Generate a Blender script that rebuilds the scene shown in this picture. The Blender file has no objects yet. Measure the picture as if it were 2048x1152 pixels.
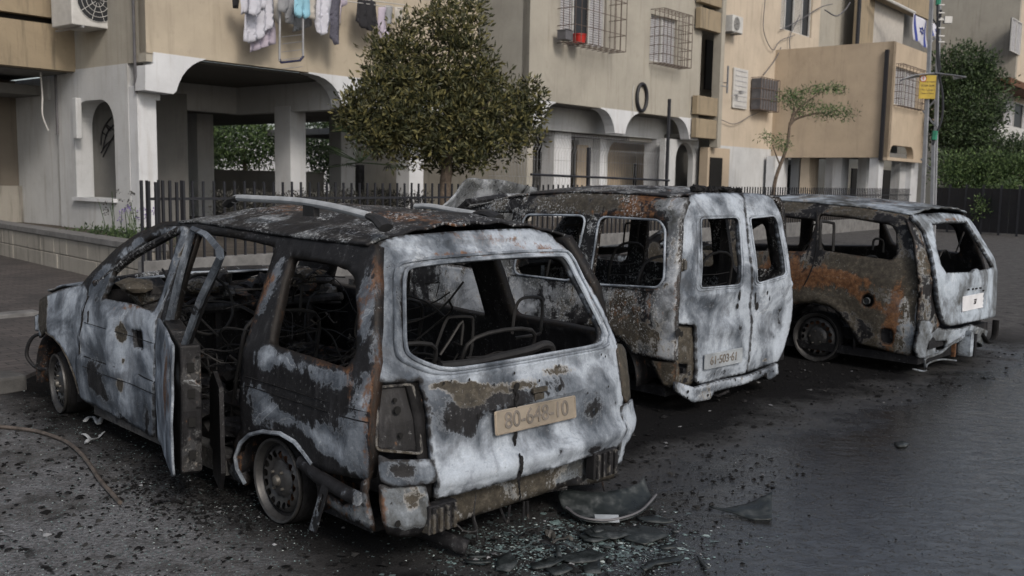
import bpy, bmesh, math, random
from mathutils import Vector, Matrix, noise
from mathutils.geometry import delaunay_2d_cdt
SC = bpy.context.scene
COL = SC.collection
R = math.radians
PI = math.pi

# ------------------------------------------------------------------ camera
FPX, HC, PITCH, ROLL = 1900.0, 1.56, math.atan((576 - 358) / 1900.0), 0.0177
_fw = Vector((0, math.cos(PITCH), -math.sin(PITCH)))
_up = Vector((0, math.sin(PITCH), math.cos(PITCH)))
_rt = Vector((1, 0, 0))
CR = _rt * math.cos(ROLL) + _up * math.sin(ROLL)
CU = _up * math.cos(ROLL) - _rt * math.sin(ROLL)
CF = _fw
CC = Vector((0, 0, HC))
cam_d = bpy.data.cameras.new('camera')
cam = bpy.data.objects.new('camera', cam_d)
COL.objects.link(cam)
cam.matrix_world = Matrix(((CR.x, CU.x, -CF.x, 0), (CR.y, CU.y, -CF.y, 0), (CR.z, CU.z, -CF.z, HC), (0, 0, 0, 1)))
cam_d.sensor_width = 36
cam_d.lens = FPX / 2048 * 36
cam_d.clip_start = 0.05
cam_d.clip_end = 600
cam_d.dof.use_dof = True
cam_d.dof.focus_distance = 5.0
cam_d.dof.aperture_fstop = 4.5
SC.camera = cam

# ------------------------------------------------------------------ light: open shade under a clear evening sky
SUN_AZ, SUN_EL = R(152), R(36)        # azimuth clockwise from +Y
world = bpy.data.worlds.new('World')
SC.world = world
world.use_nodes = True
wn = world.node_tree
sky = wn.nodes.new('ShaderNodeTexSky')
sky.sky_type = 'NISHITA'
sky.sun_disc = False
sky.sun_elevation = SUN_EL
sky.sun_rotation = SUN_AZ
sky.air_density = 1.0
sky.dust_density = 3.0
sky.ozone_density = 1.0
bg = wn.nodes['Background']
hs = wn.nodes.new('ShaderNodeHueSaturation')
hs.inputs['Saturation'].default_value = 0.55
wn.links.new(sky.outputs[0], hs.inputs['Color'])
wn.links.new(hs.outputs[0], bg.inputs[0])
bg.inputs[1].default_value = 0.115
sd = bpy.data.lights.new('sun', 'SUN')
sun = bpy.data.objects.new('sun', sd)
COL.objects.link(sun)
sd.energy = 1.5
sd.angle = R(13)
sd.color = (1.0, 0.90, 0.79)
sdir = Vector((math.sin(SUN_AZ) * math.cos(SUN_EL), math.cos(SUN_AZ) * math.cos(SUN_EL), math.sin(SUN_EL)))
sun.rotation_euler = sdir.to_track_quat('Z', 'Y').to_euler()
SC.view_settings.view_transform = 'Standard'
SC.view_settings.look = 'None'
SC.view_settings.gamma = 1
SC.view_settings.exposure = 0.10
SC.render.engine = 'CYCLES'
SC.cycles.max_bounces = 5
SC.cycles.diffuse_bounces = 3
SC.cycles.glossy_bounces = 3
SC.cycles.transparent_max_bounces = 6
SC.cycles.use_denoising = True


def ray(px, py):
    return CF + CR * ((px - 1024) / FPX) - CU * ((py - 576) / FPX)


def on_z(px, py, z=0.0):
    r = ray(px, py)
    return CC + r * ((z - HC) / r.z)


def at_depth(px, py, d):
    return CC + ray(px, py) * (d / (ray(px, py).dot(CF)))


# ------------------------------------------------------------------ materials
def L(nt, a, b):
    nt.links.new(a, b)


class NT:
    """small helper round a material's node tree"""
    def __init__(s, name, rough=0.8, metal=0.0):
        s.m = bpy.data.materials.new(name)
        s.m.use_nodes = True
        s.t = s.m.node_tree
        s.b = s.t.nodes['Principled BSDF']
        s.b.inputs['Roughness'].default_value = rough
        s.b.inputs['Metallic'].default_value = metal
        s.tc = s.t.nodes.new('ShaderNodeTexCoord')

    def n(s, typ, **k):
        x = s.t.nodes.new(typ)
        for a, v in k.items():
            setattr(x, a, v)
        return x

    def inp(s, node, i, v):
        if hasattr(v, 'links') or hasattr(v, 'is_output'):
            s.t.links.new(v, node.inputs[i])
        else:
            node.inputs[i].default_value = v

    def vec(s, coord='Object', scale=(1, 1, 1), loc=(0, 0, 0)):
        m = s.n('ShaderNodeMapping')
        s.t.links.new(s.tc.outputs[coord], m.inputs[0])
        m.inputs['Scale'].default_value = scale
        m.inputs['Location'].default_value = loc
        return m.outputs[0]

    def noise(s, v, scale, detail=6, rough=0.6, dist=0.0):
        x = s.n('ShaderNodeTexNoise')
        s.t.links.new(v, x.inputs['Vector'])
        x.inputs['Scale'].default_value = scale
        x.inputs['Detail'].default_value = detail
        x.inputs['Roughness'].default_value = rough
        x.inputs['Distortion'].default_value = dist
        return x.outputs[0]

    def vor(s, v, scale, feature='F1', out=0):
        x = s.n('ShaderNodeTexVoronoi', feature=feature)
        s.t.links.new(v, x.inputs['Vector'])
        x.inputs['Scale'].default_value = scale
        return x.outputs[out]

    def math(s, op, a, b=0.0, c=None, clamp=False):
        x = s.n('ShaderNodeMath', operation=op, use_clamp=clamp)
        s.inp(x, 0, a)
        s.inp(x, 1, b)
        if c is not None:
            s.inp(x, 2, c)
        return x.outputs[0]

    def mr(s, v, a, b, c=0.0, d=1.0, smooth=True):
        x = s.n('ShaderNodeMapRange', interpolation_type='SMOOTHSTEP' if smooth else 'LINEAR', clamp=True) if smooth else s.n('ShaderNodeMapRange', clamp=True)
        s.inp(x, 0, v)
        for i, q in ((1, a), (2, b), (3, c), (4, d)):
            x.inputs[i].default_value = q
        return x.outputs[0]

    def mix(s, f, a, b):
        x = s.n('ShaderNodeMix', data_type='RGBA')
        s.inp(x, 0, f)
        for i, q in ((6, a), (7, b)):
            if isinstance(q, tuple):
                x.inputs[i].default_value = (q[0], q[1], q[2], 1)
            else:
                s.t.links.new(q, x.inputs[i])
        return x.outputs[2]

    def ramp(s, v, stops):
        x = s.n('ShaderNodeValToRGB')
        s.t.links.new(v, x.inputs[0])
        e = x.color_ramp.elements
        while len(e) < len(stops):
            e.new(0.5)
        for i, (p, c) in enumerate(stops):
            e[i].position = p
            e[i].color = (c[0], c[1], c[2], 1)
        return x.outputs[0]

    def bump(s, h, strength=0.5, dist=0.01, prev=None):
        x = s.n('ShaderNodeBump')
        s.t.links.new(h, x.inputs['Height'])
        x.inputs['Strength'].default_value = strength
        x.inputs['Distance'].default_value = dist
        if prev is not None:
            s.t.links.new(prev, x.inputs['Normal'])
        return x.outputs[0]

    def done(s, color=None, rough=None, normal=None, metal=None):
        for i, v in (('Base Color', color), ('Roughness', rough), ('Normal', normal), ('Metallic', metal)):
            if v is None:
                continue
            if isinstance(v, tuple):
                s.b.inputs[i].default_value = (v[0], v[1], v[2], 1)
            else:
                s.inp(s.b, s.b.inputs.find(i), v)
        return s.m


def simple(name, c, rough=0.7, metal=0.0, var=0.25, scale=6, bump=0.15, bd=0.004, bs=60):
    t = NT(name, rough, metal)
    v = t.vec()
    n = t.noise(v, scale, 7, 0.65)
    lo = tuple(x * (1 - var) for x in c)
    hi = tuple(min(1, x * (1 + var)) for x in c)
    col = t.ramp(n, [(0.3, lo), (0.7, hi)])
    nb = t.noise(v, bs, 4, 0.6)
    return t.done(col, None, t.bump(nb, bump, bd))


def burnt(name, speck=0.5, flake=0.5, ashlo=(0.075, 0.09, 0.112), ashhi=(0.35, 0.395, 0.455), seed=0.0, fleck_lo=0.60):
    """fire-stripped car steel: soot, pale oxide, rust and scorched primer; 'burn' holds where each lies"""
    t = NT(name, 0.7)
    at = t.n('ShaderNodeAttribute', attribute_name='burn')
    sp = t.n('ShaderNodeSeparateColor')
    t.t.links.new(at.outputs['Color'], sp.inputs[0])
    A, Ru, Ol, Ed = sp.outputs[0], sp.outputs[1], sp.outputs[2], at.outputs['Alpha']
    v = t.vec(loc=(seed, seed * 1.7, -seed))
    vs = t.vec(scale=(5.5, 5.5, 0.8), loc=(seed + 3, 0, seed))
    n1 = t.noise(v, 3.6, 10, 0.66, 0.7)
    n2 = t.noise(vs, 3.2, 10, 0.72, 0.25)
    n3 = t.noise(v, 30.0, 9, 0.72)
    n4 = t.noise(v, 1.7, 3, 0.5, 0.4)
    n5 = t.noise(v, 2.3, 7, 0.55, 1.3)
    n6 = t.noise(v, 110.0, 4, 0.75)
    q = t.math('ADD', t.math('MULTIPLY', t.math('SUBTRACT', n1, 0.5), 1.6), t.math('MULTIPLY', t.math('SUBTRACT', n3, 0.5), 0.5))
    q = t.math('ADD', q, t.math('MULTIPLY', t.math('SUBTRACT', n2, 0.5), 0.5))
    am = t.math('ADD', t.math('SUBTRACT', A, t.math('MULTIPLY', Ed, 0.22)), q)
    ash = t.mr(am, 0.34, 0.60)
    edge = t.math('MULTIPLY', t.mr(am, 0.42, 0.47), t.mr(am, 0.54, 0.48))
    soot = t.ramp(n2, [(0.3, (0.005, 0.005, 0.006)), (0.55, (0.014, 0.014, 0.016)), (0.72, (0.05, 0.05, 0.054)), (0.85, (0.13, 0.13, 0.135))])
    cl = t.math('ADD', t.math('MULTIPLY', n1, 0.45), t.math('MULTIPLY', n5, 1.0))
    cl = t.math('ADD', t.math('ADD', t.math('MULTIPLY', n2, 0.26), 0.17), cl)
    cl = t.math('ADD', t.math('MULTIPLY', n3, 0.16), cl)
    cl = t.math('ADD', t.math('MULTIPLY', A, 0.42), cl)
    ashc = t.ramp(t.mr(cl, 1.09, 1.82, 0, 1, False), [(0.12, tuple(x * .42 for x in ashlo)), (0.30, ashlo), (0.46, tuple(a * .6 + b * .4 for a, b in zip(ashlo, ashhi))), (0.60, ashhi), (0.85, tuple(min(0.75, x * 1.32) for x in ashhi))])
    grain = t.mr(n6, 0.35, 0.68, 0.84, 1.06, False)
    gm = t.n('ShaderNodeVectorMath', operation='SCALE')
    t.t.links.new(ashc, gm.inputs[0])
    t.t.links.new(grain, gm.inputs['Scale'])
    ashc = gm.outputs[0]
    blot = t.mr(t.noise(v, 3.4, 8, 0.62, 1.6), 0.50, 0.68)
    ashc = t.mix(t.math('MULTIPLY', blot, 0.55), ashc, (0.06, 0.066, 0.076))
    line = t.math('MULTIPLY', t.math('MULTIPLY', t.mr(n5, 0.530, 0.538), t.mr(n5, 0.550, 0.542)), t.mr(n1, 0.5, 0.58))
    ashc = t.mix(t.math('MULTIPLY', line, 0.4), ashc, (0.55, 0.59, 0.63))
    col = t.mix(ash, soot, ashc)
    col = t.mix(t.math('MULTIPLY', edge, 0.22), col, tuple(min(0.8, x * 1.1) for x in ashhi))
    om = t.mr(t.math('ADD', Ol, t.math('MULTIPLY', q, 0.9)), 0.44, 0.54)
    olc = t.ramp(n3, [(0.3, (0.022, 0.020, 0.017)), (0.55, (0.06, 0.053, 0.042)), (0.75, (0.125, 0.115, 0.095))])
    omed = t.math('MULTIPLY', t.mr(t.math('ADD', Ol, t.math('MULTIPLY', q, 0.9)), 0.42, 0.47), t.mr(t.math('ADD', Ol, t.math('MULTIPLY', q, 0.9)), 0.53, 0.48))
    col = t.mix(om, col, olc)
    col = t.mix(t.math('MULTIPLY', omed, t.math('MULTIPLY', A, 0.6)), col, (0.36, 0.35, 0.33))
    q2 = t.math('ADD', t.math('MULTIPLY', t.math('SUBTRACT', n2, 0.5), 1.3), t.math('MULTIPLY', t.math('SUBTRACT', n3, 0.5), 1.1))
    rm = t.mr(t.math('ADD', t.math('ADD', Ru, t.math('MULTIPLY', Ed, 0.26)), q2), 0.44, 0.74)
    ruc = t.ramp(n3, [(0.25, (0.03, 0.015, 0.009)), (0.5, (0.115, 0.052, 0.022)), (0.72, (0.24, 0.125, 0.062))])
    col = t.mix(t.math('MULTIPLY', rm, 0.88), col, ruc)
    gr = t.mr(t.math('ADD', Ed, t.math('MULTIPLY', t.math('SUBTRACT', n3, 0.5), 1.2)), 0.62, 0.95)
    col = t.mix(t.math('MULTIPLY', gr, 0.85), col, (0.012, 0.010, 0.009))
    f1 = t.noise(v, 62.0, 5, 0.75)
    pale = t.math('MULTIPLY', t.mr(f1, fleck_lo, fleck_lo + .05), t.mr(n1, 0.42, 0.56))
    col = t.mix(t.math('MULTIPLY', pale, speck), col, (0.44, 0.46, 0.48))
    f2 = t.noise(v, 45.0, 6, 0.75)
    dark = t.math('MULTIPLY', t.mr(f2, 0.60, 0.66), t.mr(n2, 0.40, 0.55))
    col = t.mix(t.math('MULTIPLY', dark, flake), col, (0.014, 0.012, 0.010))
    rough = t.mr(ash, 0, 1, 0.6, 0.8, False)
    t.b.inputs['Specular IOR Level'].default_value = 0.28
    h = t.math('ADD', t.math('MULTIPLY', n3, 0.6), t.math('ADD', t.math('MULTIPLY', f1, 0.35), t.math('MULTIPLY', am, 0.35)))
    b1 = t.bump(h, 0.38, 0.009)
    b2 = t.bump(n5, 0.22, 0.05, b1)
    return t.done(col, rough, b2)


def wall_mat(name, c, stain=(0.1, 0.09, 0.075), amt=0.5, rough=0.9, vert=True):
    t = NT(name, rough)
    v = t.vec()
    n = t.noise(v, 1.1, 6, 0.6)
    n2 = t.noise(t.vec(scale=(3.5, 3.5, 0.35)), 1.6, 6, 0.62)
    n3 = t.noise(v, 38, 5, 0.7)
    col = t.ramp(n, [(0.3, tuple(x * 0.88 for x in c)), (0.7, tuple(min(1, x * 1.08) for x in c))])
    st = t.math('MULTIPLY', t.mr(n2, 0.50, 0.75), amt)
    col = t.mix(st, col, stain)
    col = t.mix(t.math('MULTIPLY', t.mr(n3, 0.60, 0.75), 0.35 * amt), col, tuple(x * 0.45 for x in c))
    n4 = t.noise(v, 5.0, 8, 0.7)
    col = t.mix(t.math('MULTIPLY', t.mr(n4, 0.56, 0.7), 0.22), col, tuple(x * 0.55 for x in c))
    col = t.mix(t.math('MULTIPLY', t.mr(t.noise(v, 0.45, 7, 0.7, .5), 0.48, 0.68), 0.45 * amt), col, tuple(x * 0.6 for x in c))
    pit = t.mr(t.noise(v, 9.0, 4, 0.8), 0.70, 0.73)
    col = t.mix(t.math('MULTIPLY', pit, 0.5), col, tuple(x * 0.3 for x in c))
    return t.done(col, None, t.bump(t.math('ADD', n3, n4), 0.5, 0.012))


M = {}
M['m1'] = burnt('burnt_steel_pale', 0.35, 0.45, seed=0.0)
M['m2'] = burnt('burnt_steel_flaking', 0.95, 0.9, (0.085, 0.09, 0.09), (0.38, 0.41, 0.45), seed=5.3, fleck_lo=0.545)
M['m3'] = burnt('burnt_steel_rusty', 0.3, 0.5, (0.075, 0.08, 0.082), (0.33, 0.38, 0.44), seed=9.1)
M['inner'] = burnt('burnt_interior', 0.3, 0.8, (0.035, 0.035, 0.036), (0.13, 0.13, 0.13), seed=2.2)
M['soot'] = simple('soot_black', (0.012, 0.012, 0.013), 0.75, 0, 0.6, 9, 0.6, 0.01, 40)
M['soot'].node_tree.nodes['Principled BSDF'].inputs['Specular IOR Level'].default_value = 0.15
M['tube'] = simple('scorched_tube', (0.017, 0.017, 0.018), 0.6, 0.2, 0.5, 14, 0.3, 0.004, 80)
M['rail'] = simple('ashy_rail', (0.34, 0.36, 0.38), 0.7, 0.1, 0.3, 9, 0.3, 0.004, 120)
M['rim'] = simple('scorched_rim', (0.06, 0.06, 0.061), 0.45, 0.45, 0.5, 10, 0.25, 0.004, 60)
M['hub'] = simple('heat_stained_hub', (0.12, 0.115, 0.105), 0.5, 0.5, 0.4, 20, 0.3, 0.003, 90)
M['rust'] = simple('rusted_steel', (0.11, 0.05, 0.025), 0.85, 0, 0.6, 14, 0.6, 0.006, 60)
M['plate'] = simple('bare_plate', (0.42, 0.36, 0.29), 0.38, 0.6, 0.3, 5, 0.3, 0.003, 70)
M['plate2'] = simple('ashen_plate', (0.33, 0.36, 0.39), 0.6, 0.2, 0.3, 8, 0.3, 0.003, 70)
M['plate3'] = simple('white_plate', (0.62, 0.63, 0.66), 0.6, 0, 0.12, 8, 0.2, 0.003, 70)
M['digit'] = simple('plate_digit', (0.20, 0.18, 0.16), 0.5, 0.4, 0.35, 12)
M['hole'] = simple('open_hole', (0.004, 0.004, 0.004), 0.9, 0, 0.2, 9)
M['black'] = simple('black_paint', (0.014, 0.015, 0.02), 0.55, 0, 0.3, 9)
M['pipeg'] = simple('grey_pipe', (0.10, 0.10, 0.11), 0.6, 0, 0.3, 5)
M['white'] = wall_mat('whitewash', (0.50, 0.515, 0.53), (0.27, 0.25, 0.225), 0.5)
M['white_lit'] = wall_mat('whitewash_lit', (0.60, 0.62, 0.65), (0.30, 0.27, 0.24), 0.4)  # lighter copy of the whitewash for lit faces, light put into the colour
M['beige'] = wall_mat('beige_render', (0.43, 0.375, 0.295), (0.27, 0.235, 0.18), 0.5)
M['beiged'] = wall_mat('grey_beige_and_shaded_render', (0.36, 0.34, 0.295), (0.22, 0.20, 0.17), 0.55)  # middle block's own colour, also the left block's shaded side
M['cream'] = wall_mat('cream_render', (0.50, 0.43, 0.345), (0.31, 0.26, 0.20), 0.4)
M['orange'] = wall_mat('apricot_render', (0.45, 0.37, 0.28), (0.31, 0.255, 0.195), 0.6)
M['ochre'] = wall_mat('ochre_panel', (0.30, 0.245, 0.17), (0.09, 0.08, 0.06), 0.85)
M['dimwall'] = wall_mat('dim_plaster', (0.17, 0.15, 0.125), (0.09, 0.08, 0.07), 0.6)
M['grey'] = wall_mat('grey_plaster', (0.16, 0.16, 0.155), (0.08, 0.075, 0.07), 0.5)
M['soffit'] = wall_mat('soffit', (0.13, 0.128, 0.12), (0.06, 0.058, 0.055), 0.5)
M['shutter'] = simple('roller_shutter', (0.42, 0.42, 0.44), 0.6, 0, 0.15, 5)
M['glassd'] = simple('dark_window', (0.02, 0.022, 0.026), 0.4, 0, 0.2, 2, 0.02)
M['grille'] = simple('rusty_grille', (0.13, 0.10, 0.085), 0.8, 0.1, 0.4, 20)
M['acw'] = simple('ac_white', (0.50, 0.50, 0.49), 0.55, 0, 0.15, 5)
M['metal'] = simple('galvanised', (0.30, 0.31, 0.33), 0.5, 0.4, 0.25, 3)
M['bark'] = simple('bark', (0.11, 0.085, 0.065), 0.9, 0, 0.5, 12, 0.8, 0.02, 25)


def leaf_mat(name, c1, c2, c3):
    t = NT(name, 0.55)
    ri = t.n('ShaderNodeNewGeometry')
    col = t.ramp(ri.outputs['Random Per Island'], [(0.0, c1), (0.55, c2), (1.0, c3)])
    t.b.inputs['Specular IOR Level'].default_value = 0.35
    return t.done(col)


M['leaf'] = leaf_mat('olive_leaf', (0.020, 0.026, 0.012), (0.058, 0.062, 0.026), (0.16, 0.145, 0.055))
M['leafg'] = leaf_mat('green_leaf', (0.03, 0.05, 0.022), (0.065, 0.11, 0.042), (0.15, 0.22, 0.08))
M['leafd'] = leaf_mat('dark_leaf', (0.016, 0.030, 0.013), (0.036, 0.062, 0.026), (0.085, 0.13, 0.05))
M['leafb'] = leaf_mat('scorched_leaf', (0.012, 0.012, 0.010), (0.035, 0.033, 0.028), (0.10, 0.10, 0.09))


# ------------------------------------------------------------------ mesh builder
def frame_of(d):
    d = d.normalized()
    a = Vector((0, 0, 1)) if abs(d.z) < 0.9 else Vector((1, 0, 0))
    x = d.cross(a).normalized()
    return x, d.cross(x)


class MB:
    def __init__(s):
        s.v, s.f, s.c = [], [], []

    def add(s, vs, fs, col=None):
        o = len(s.v)
        s.v += [Vector(p) for p in vs]
        s.f += [tuple(i + o for i in f) for f in fs]
        if col is None:
            s.c += [(0.3, 0.1, 0.1)] * len(vs)
        elif isinstance(col, tuple):
            s.c += [col] * len(vs)
        else:
            s.c += col
        return s

    def box(s, c, d, rz=0.0, rot=None, col=None):
        m = rot if rot is not None else Matrix.Rotation(rz, 3, 'Z')
        c = Vector(c)
        vs = [c + m @ Vector((x * d[0] / 2, y * d[1] / 2, z * d[2] / 2)) for x in (-1, 1) for y in (-1, 1) for z in (-1, 1)]
        return s.add(vs, [(0, 1, 3, 2), (4, 6, 7, 5), (0, 4, 5, 1), (2, 3, 7, 6), (0, 2, 6, 4), (1, 5, 7, 3)], col)

    def tube(s, pts, r, n=8, closed=False, col=None, flat=1.0):
        pts = [Vector(p) for p in pts]
        k = len(pts)
        vs, fs = [], []
        px = None
        for i, p in enumerate(pts):
            if closed:
                d = pts[(i + 1) % k] - pts[i - 1]
            else:
                d = pts[min(i + 1, k - 1)] - pts[max(i - 1, 0)]
            if d.length < 1e-9:
                d = Vector((0, 0, 1))
            d.normalize()
            if px is None:
                x, y = frame_of(d)
            else:
                x = px - d * px.dot(d)
                x = x.normalized() if x.length > 1e-6 else frame_of(d)[0]
                y = d.cross(x)
            px = x
            rr = r[i] if isinstance(r, (list, tuple)) else r
            for j in range(n):
                a = 2 * PI * j / n
                vs.append(p + x * (math.cos(a) * rr) + y * (math.sin(a) * rr * flat))
        m = k if closed else k - 1
        for i in range(m):
            for j in range(n):
                a, b = i * n + j, i * n + (j + 1) % n
                c, d = ((i + 1) % k) * n + (j + 1) % n, ((i + 1) % k) * n + j
                fs.append((a, d, c, b))
        if not closed:
            fs.append(tuple(range(n)))
            fs.append(tuple(reversed(range((k - 1) * n, k * n))))
        return s.add(vs, fs, col)

    def lathe(s, prof, n=40, axis='Y', org=(0, 0, 0), col=None):
        """prof: (r, h); axis local Y"""
        vs, fs = [], []
        o = Vector(org)
        for r, h in prof:
            for j in range(n):
                a = 2 * PI * j / n
                if axis == 'Y':
                    vs.append(o + Vector((r * math.cos(a), h, r * math.sin(a))))
                else:
                    vs.append(o + Vector((r * math.cos(a), r * math.sin(a), h)))
        for i in range(len(prof) - 1):
            for j in range(n):
                fs.append((i * n + j, i * n + (j + 1) % n, (i + 1) * n + (j + 1) % n, (i + 1) * n + j))
        return s.add(vs, fs, col)

    def prism(s, pts, fn, h0, h1, col=None):
        """pts 2D polygon, fn(a,b,h)->3D"""
        k = len(pts)
        vs = [fn(a, b, h0) for a, b in pts] + [fn(a, b, h1) for a, b in pts]
        fs = [tuple(range(k)), tuple(reversed(range(k, 2 * k)))]
        fs += [(i, i + k, (i + 1) % k + k, (i + 1) % k) for i in range(k)]
        return s.add(vs, fs, col)

    def build(s, name, mat, parent=None, smooth=False, solid=0.0, off=-1.0, loc=None, bevel=0.0):
        me = bpy.data.meshes.new(name)
        me.from_pydata([tuple(p) for p in s.v], [], s.f)
        a = me.color_attributes.new('burn', 'FLOAT_COLOR', 'POINT')
        buf = []
        for c in s.c:
            buf += [c[0], c[1], c[2], c[3] if len(c) > 3 else 0.0]
        a.data.foreach_set('color', buf)
        me.materials.append(M[mat] if isinstance(mat, str) else mat)
        if smooth:
            me.polygons.foreach_set('use_smooth', [True] * len(me.polygons))
        me.update()
        o = bpy.data.objects.new(name, me)
        COL.objects.link(o)
        if parent is not None:
            o.parent = parent
        if loc is not None:
            o.location = loc
        if bevel:
            b = o.modifiers.new('bevel', 'BEVEL')
            b.width = bevel
            b.segments = 2
            b.limit_method = 'ANGLE'
        if solid:
            m = o.modifiers.new('solid', 'SOLIDIFY')
            m.thickness = solid
            m.offset = off
        if smooth:
            me.set_sharp_from_angle(angle=R(38))
        return o


def empty(name, loc, rz=0.0, parent=None):
    o = bpy.data.objects.new(name, None)
    COL.objects.link(o)
    o.location = loc
    o.rotation_euler = (0, 0, rz)
    o.empty_display_size = 0.3
    if parent is not None:
        o.parent = parent
    return o


def tag(o, label=None, cat=None, group=None, kind=None):
    if label:
        o['label'] = label
    if cat:
        o['category'] = cat
    if group:
        o['group'] = group
    if kind:
        o['kind'] = kind
    return o


def copy_tree(o, parent=None):
    c = o.copy()
    COL.objects.link(c)
    c.parent = parent
    for ch in list(o.children):
        copy_tree(ch, c)
    return c


# ------------------------------------------------------------------ 2D tools
def inside(p, poly):
    x, y = p
    r = False
    j = len(poly) - 1
    for i in range(len(poly)):
        xi, yi = poly[i]
        xj, yj = poly[j]
        if (yi > y) != (yj > y) and x < (xj - xi) * (y - yi) / (yj - yi) + xi:
            r = not r
        j = i
    return r


def rnd(pts, r, n=4):
    """round the corners of a closed 2D polygon"""
    out = []
    k = len(pts)
    for i in range(k):
        p0, p, p1 = Vector(pts[i - 1]), Vector(pts[i]), Vector(pts[(i + 1) % k])
        a, b = p0 - p, p1 - p
        la, lb = a.length, b.length
        if la < 1e-6 or lb < 1e-6:
            out.append(tuple(p))
            continue
        rr = min(r, la * 0.45, lb * 0.45)
        A, B = p + a / la * rr, p + b / lb * rr
        for j in range(n + 1):
            t = j / n
            q = A * (1 - t) ** 2 + p * 2 * t * (1 - t) + B * t * t
            out.append((q.x, q.y))
    return out


def resample(poly, step):
    out = []
    k = len(poly)
    for i in range(k):
        a, b = Vector(poly[i]), Vector(poly[(i + 1) % k])
        d = (b - a).length
        if d < 1e-6:
            continue
        m = max(1, int(round(d / step)))
        for j in range(m):
            q = a + (b - a) * (j / m)
            out.append((q.x, q.y))
    return out


def mesh2d(outer, holes, step):
    rg = random.Random(7)
    outer = resample(outer, step)
    holes = [resample(h, step) for h in holes]
    co, ed = [], []
    for lp in [outer] + holes:
        o = len(co)
        co += [Vector(p) for p in lp]
        ed += [(o + i, o + (i + 1) % len(lp)) for i in range(len(lp))]
    x0, x1 = min(p[0] for p in outer), max(p[0] for p in outer)
    y0, y1 = min(p[1] for p in outer), max(p[1] for p in outer)
    if (x1 - x0) * (y1 - y0) / step / step > 60000:
        raise ValueError('panel too big %s' % ((x0, x1, y0, y1, step),))
    bd = [tuple(c) for c in co]
    cell = {}
    for b in bd:
        cell.setdefault((int(math.floor(b[0] / step)), int(math.floor(b[1] / step))), []).append(b)
    y, row = y0 + step * 0.5, 0
    while y < y1:
        x = x0 + step * (0.5 if row % 2 else 1.0)
        while x < x1:
            p = (x + rg.uniform(-.15, .15) * step, y + rg.uniform(-.15, .15) * step)
            ci, cj = int(math.floor(p[0] / step)), int(math.floor(p[1] / step))
            near = False
            for a in (-1, 0, 1):
                for b in (-1, 0, 1):
                    for q in cell.get((ci + a, cj + b), ()):
                        if (q[0] - p[0]) ** 2 + (q[1] - p[1]) ** 2 < (0.55 * step) ** 2:
                            near = True
            if not near and inside(p, outer) and not any(inside(p, h) for h in holes):
                co.append(Vector(p))
            x += step
        y += step * 0.87
        row += 1
    vs, _, fs, *_ = delaunay_2d_cdt(co, ed, [], 0, 1e-7)
    vs = [(v[0], v[1]) for v in vs]
    out = []
    for f in fs:
        c = (sum(vs[i][0] for i in f) / 3, sum(vs[i][1] for i in f) / 3)
        if inside(c, outer) and not any(inside(c, h) for h in holes):
            a, b, d = (vs[i] for i in f)
            if (b[0] - a[0]) * (d[1] - a[1]) - (b[1] - a[1]) * (d[0] - a[0]) > 0:
                out.append(tuple(f))
            else:
                out.append(tuple(reversed(f)))
    return vs, out


def lerp_tab(tab, x):
    if x <= tab[0][0]:
        return tab[0][1]
    for (a, va), (b, vb) in zip(tab, tab[1:]):
        if x <= b:
            return va + (vb - va) * (x - a) / (b - a)
    return tab[-1][1]


def nz(a, b, c=0.0):
    return noise.noise(Vector((a, b, c)))


def blob_w(a, b, bl):
    """bl: (channel, ca, cb, ra, rb, rot, val) in panel metres"""
    _, ca, cb, ra, rb, rot, val = bl
    da, db = a - ca, b - cb
    c, s = math.cos(rot), math.sin(rot)
    u, w = (da * c + db * s) / ra, (-da * s + db * c) / rb
    d = u * u + w * w
    return val * math.exp(-d * 1.1)


def edge_w(vs, outer, holes, step):
    """how near each panel point lies to a pressed edge or opening"""
    pts = resample(outer, step)
    for h in holes:
        pts += resample(h, step)
    cell = {}
    S = .06
    for b in pts:
        cell.setdefault((int(math.floor(b[0] / S)), int(math.floor(b[1] / S))), []).append(b)
    out = []
    for a, b in vs:
        ci, cj = int(math.floor(a / S)), int(math.floor(b / S))
        d = 9.0
        for i in (-1, 0, 1):
            for j in (-1, 0, 1):
                for q in cell.get((ci + i, cj + j), ()):
                    d = min(d, (q[0] - a) ** 2 + (q[1] - b) ** 2)
        out.append(math.exp(-math.sqrt(d) / .022) if d < 9 else 0.0)
    return out


def burn_at(a, b, base, blobs):
    v = list(base)
    for bl in blobs:
        w = blob_w(a, b, bl)
        if bl[0] == 'a':
            v[0] += w
        elif bl[0] == 's':
            v[0] -= w
            v[1] -= w * 0.5
        elif bl[0] == 'r':
            v[1] += w
        elif bl[0] == 'o':
            v[2] += w
    return (max(0, min(1.2, v[0])), max(0, min(1.2, v[1])), max(0, min(1.2, v[2])))


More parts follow.
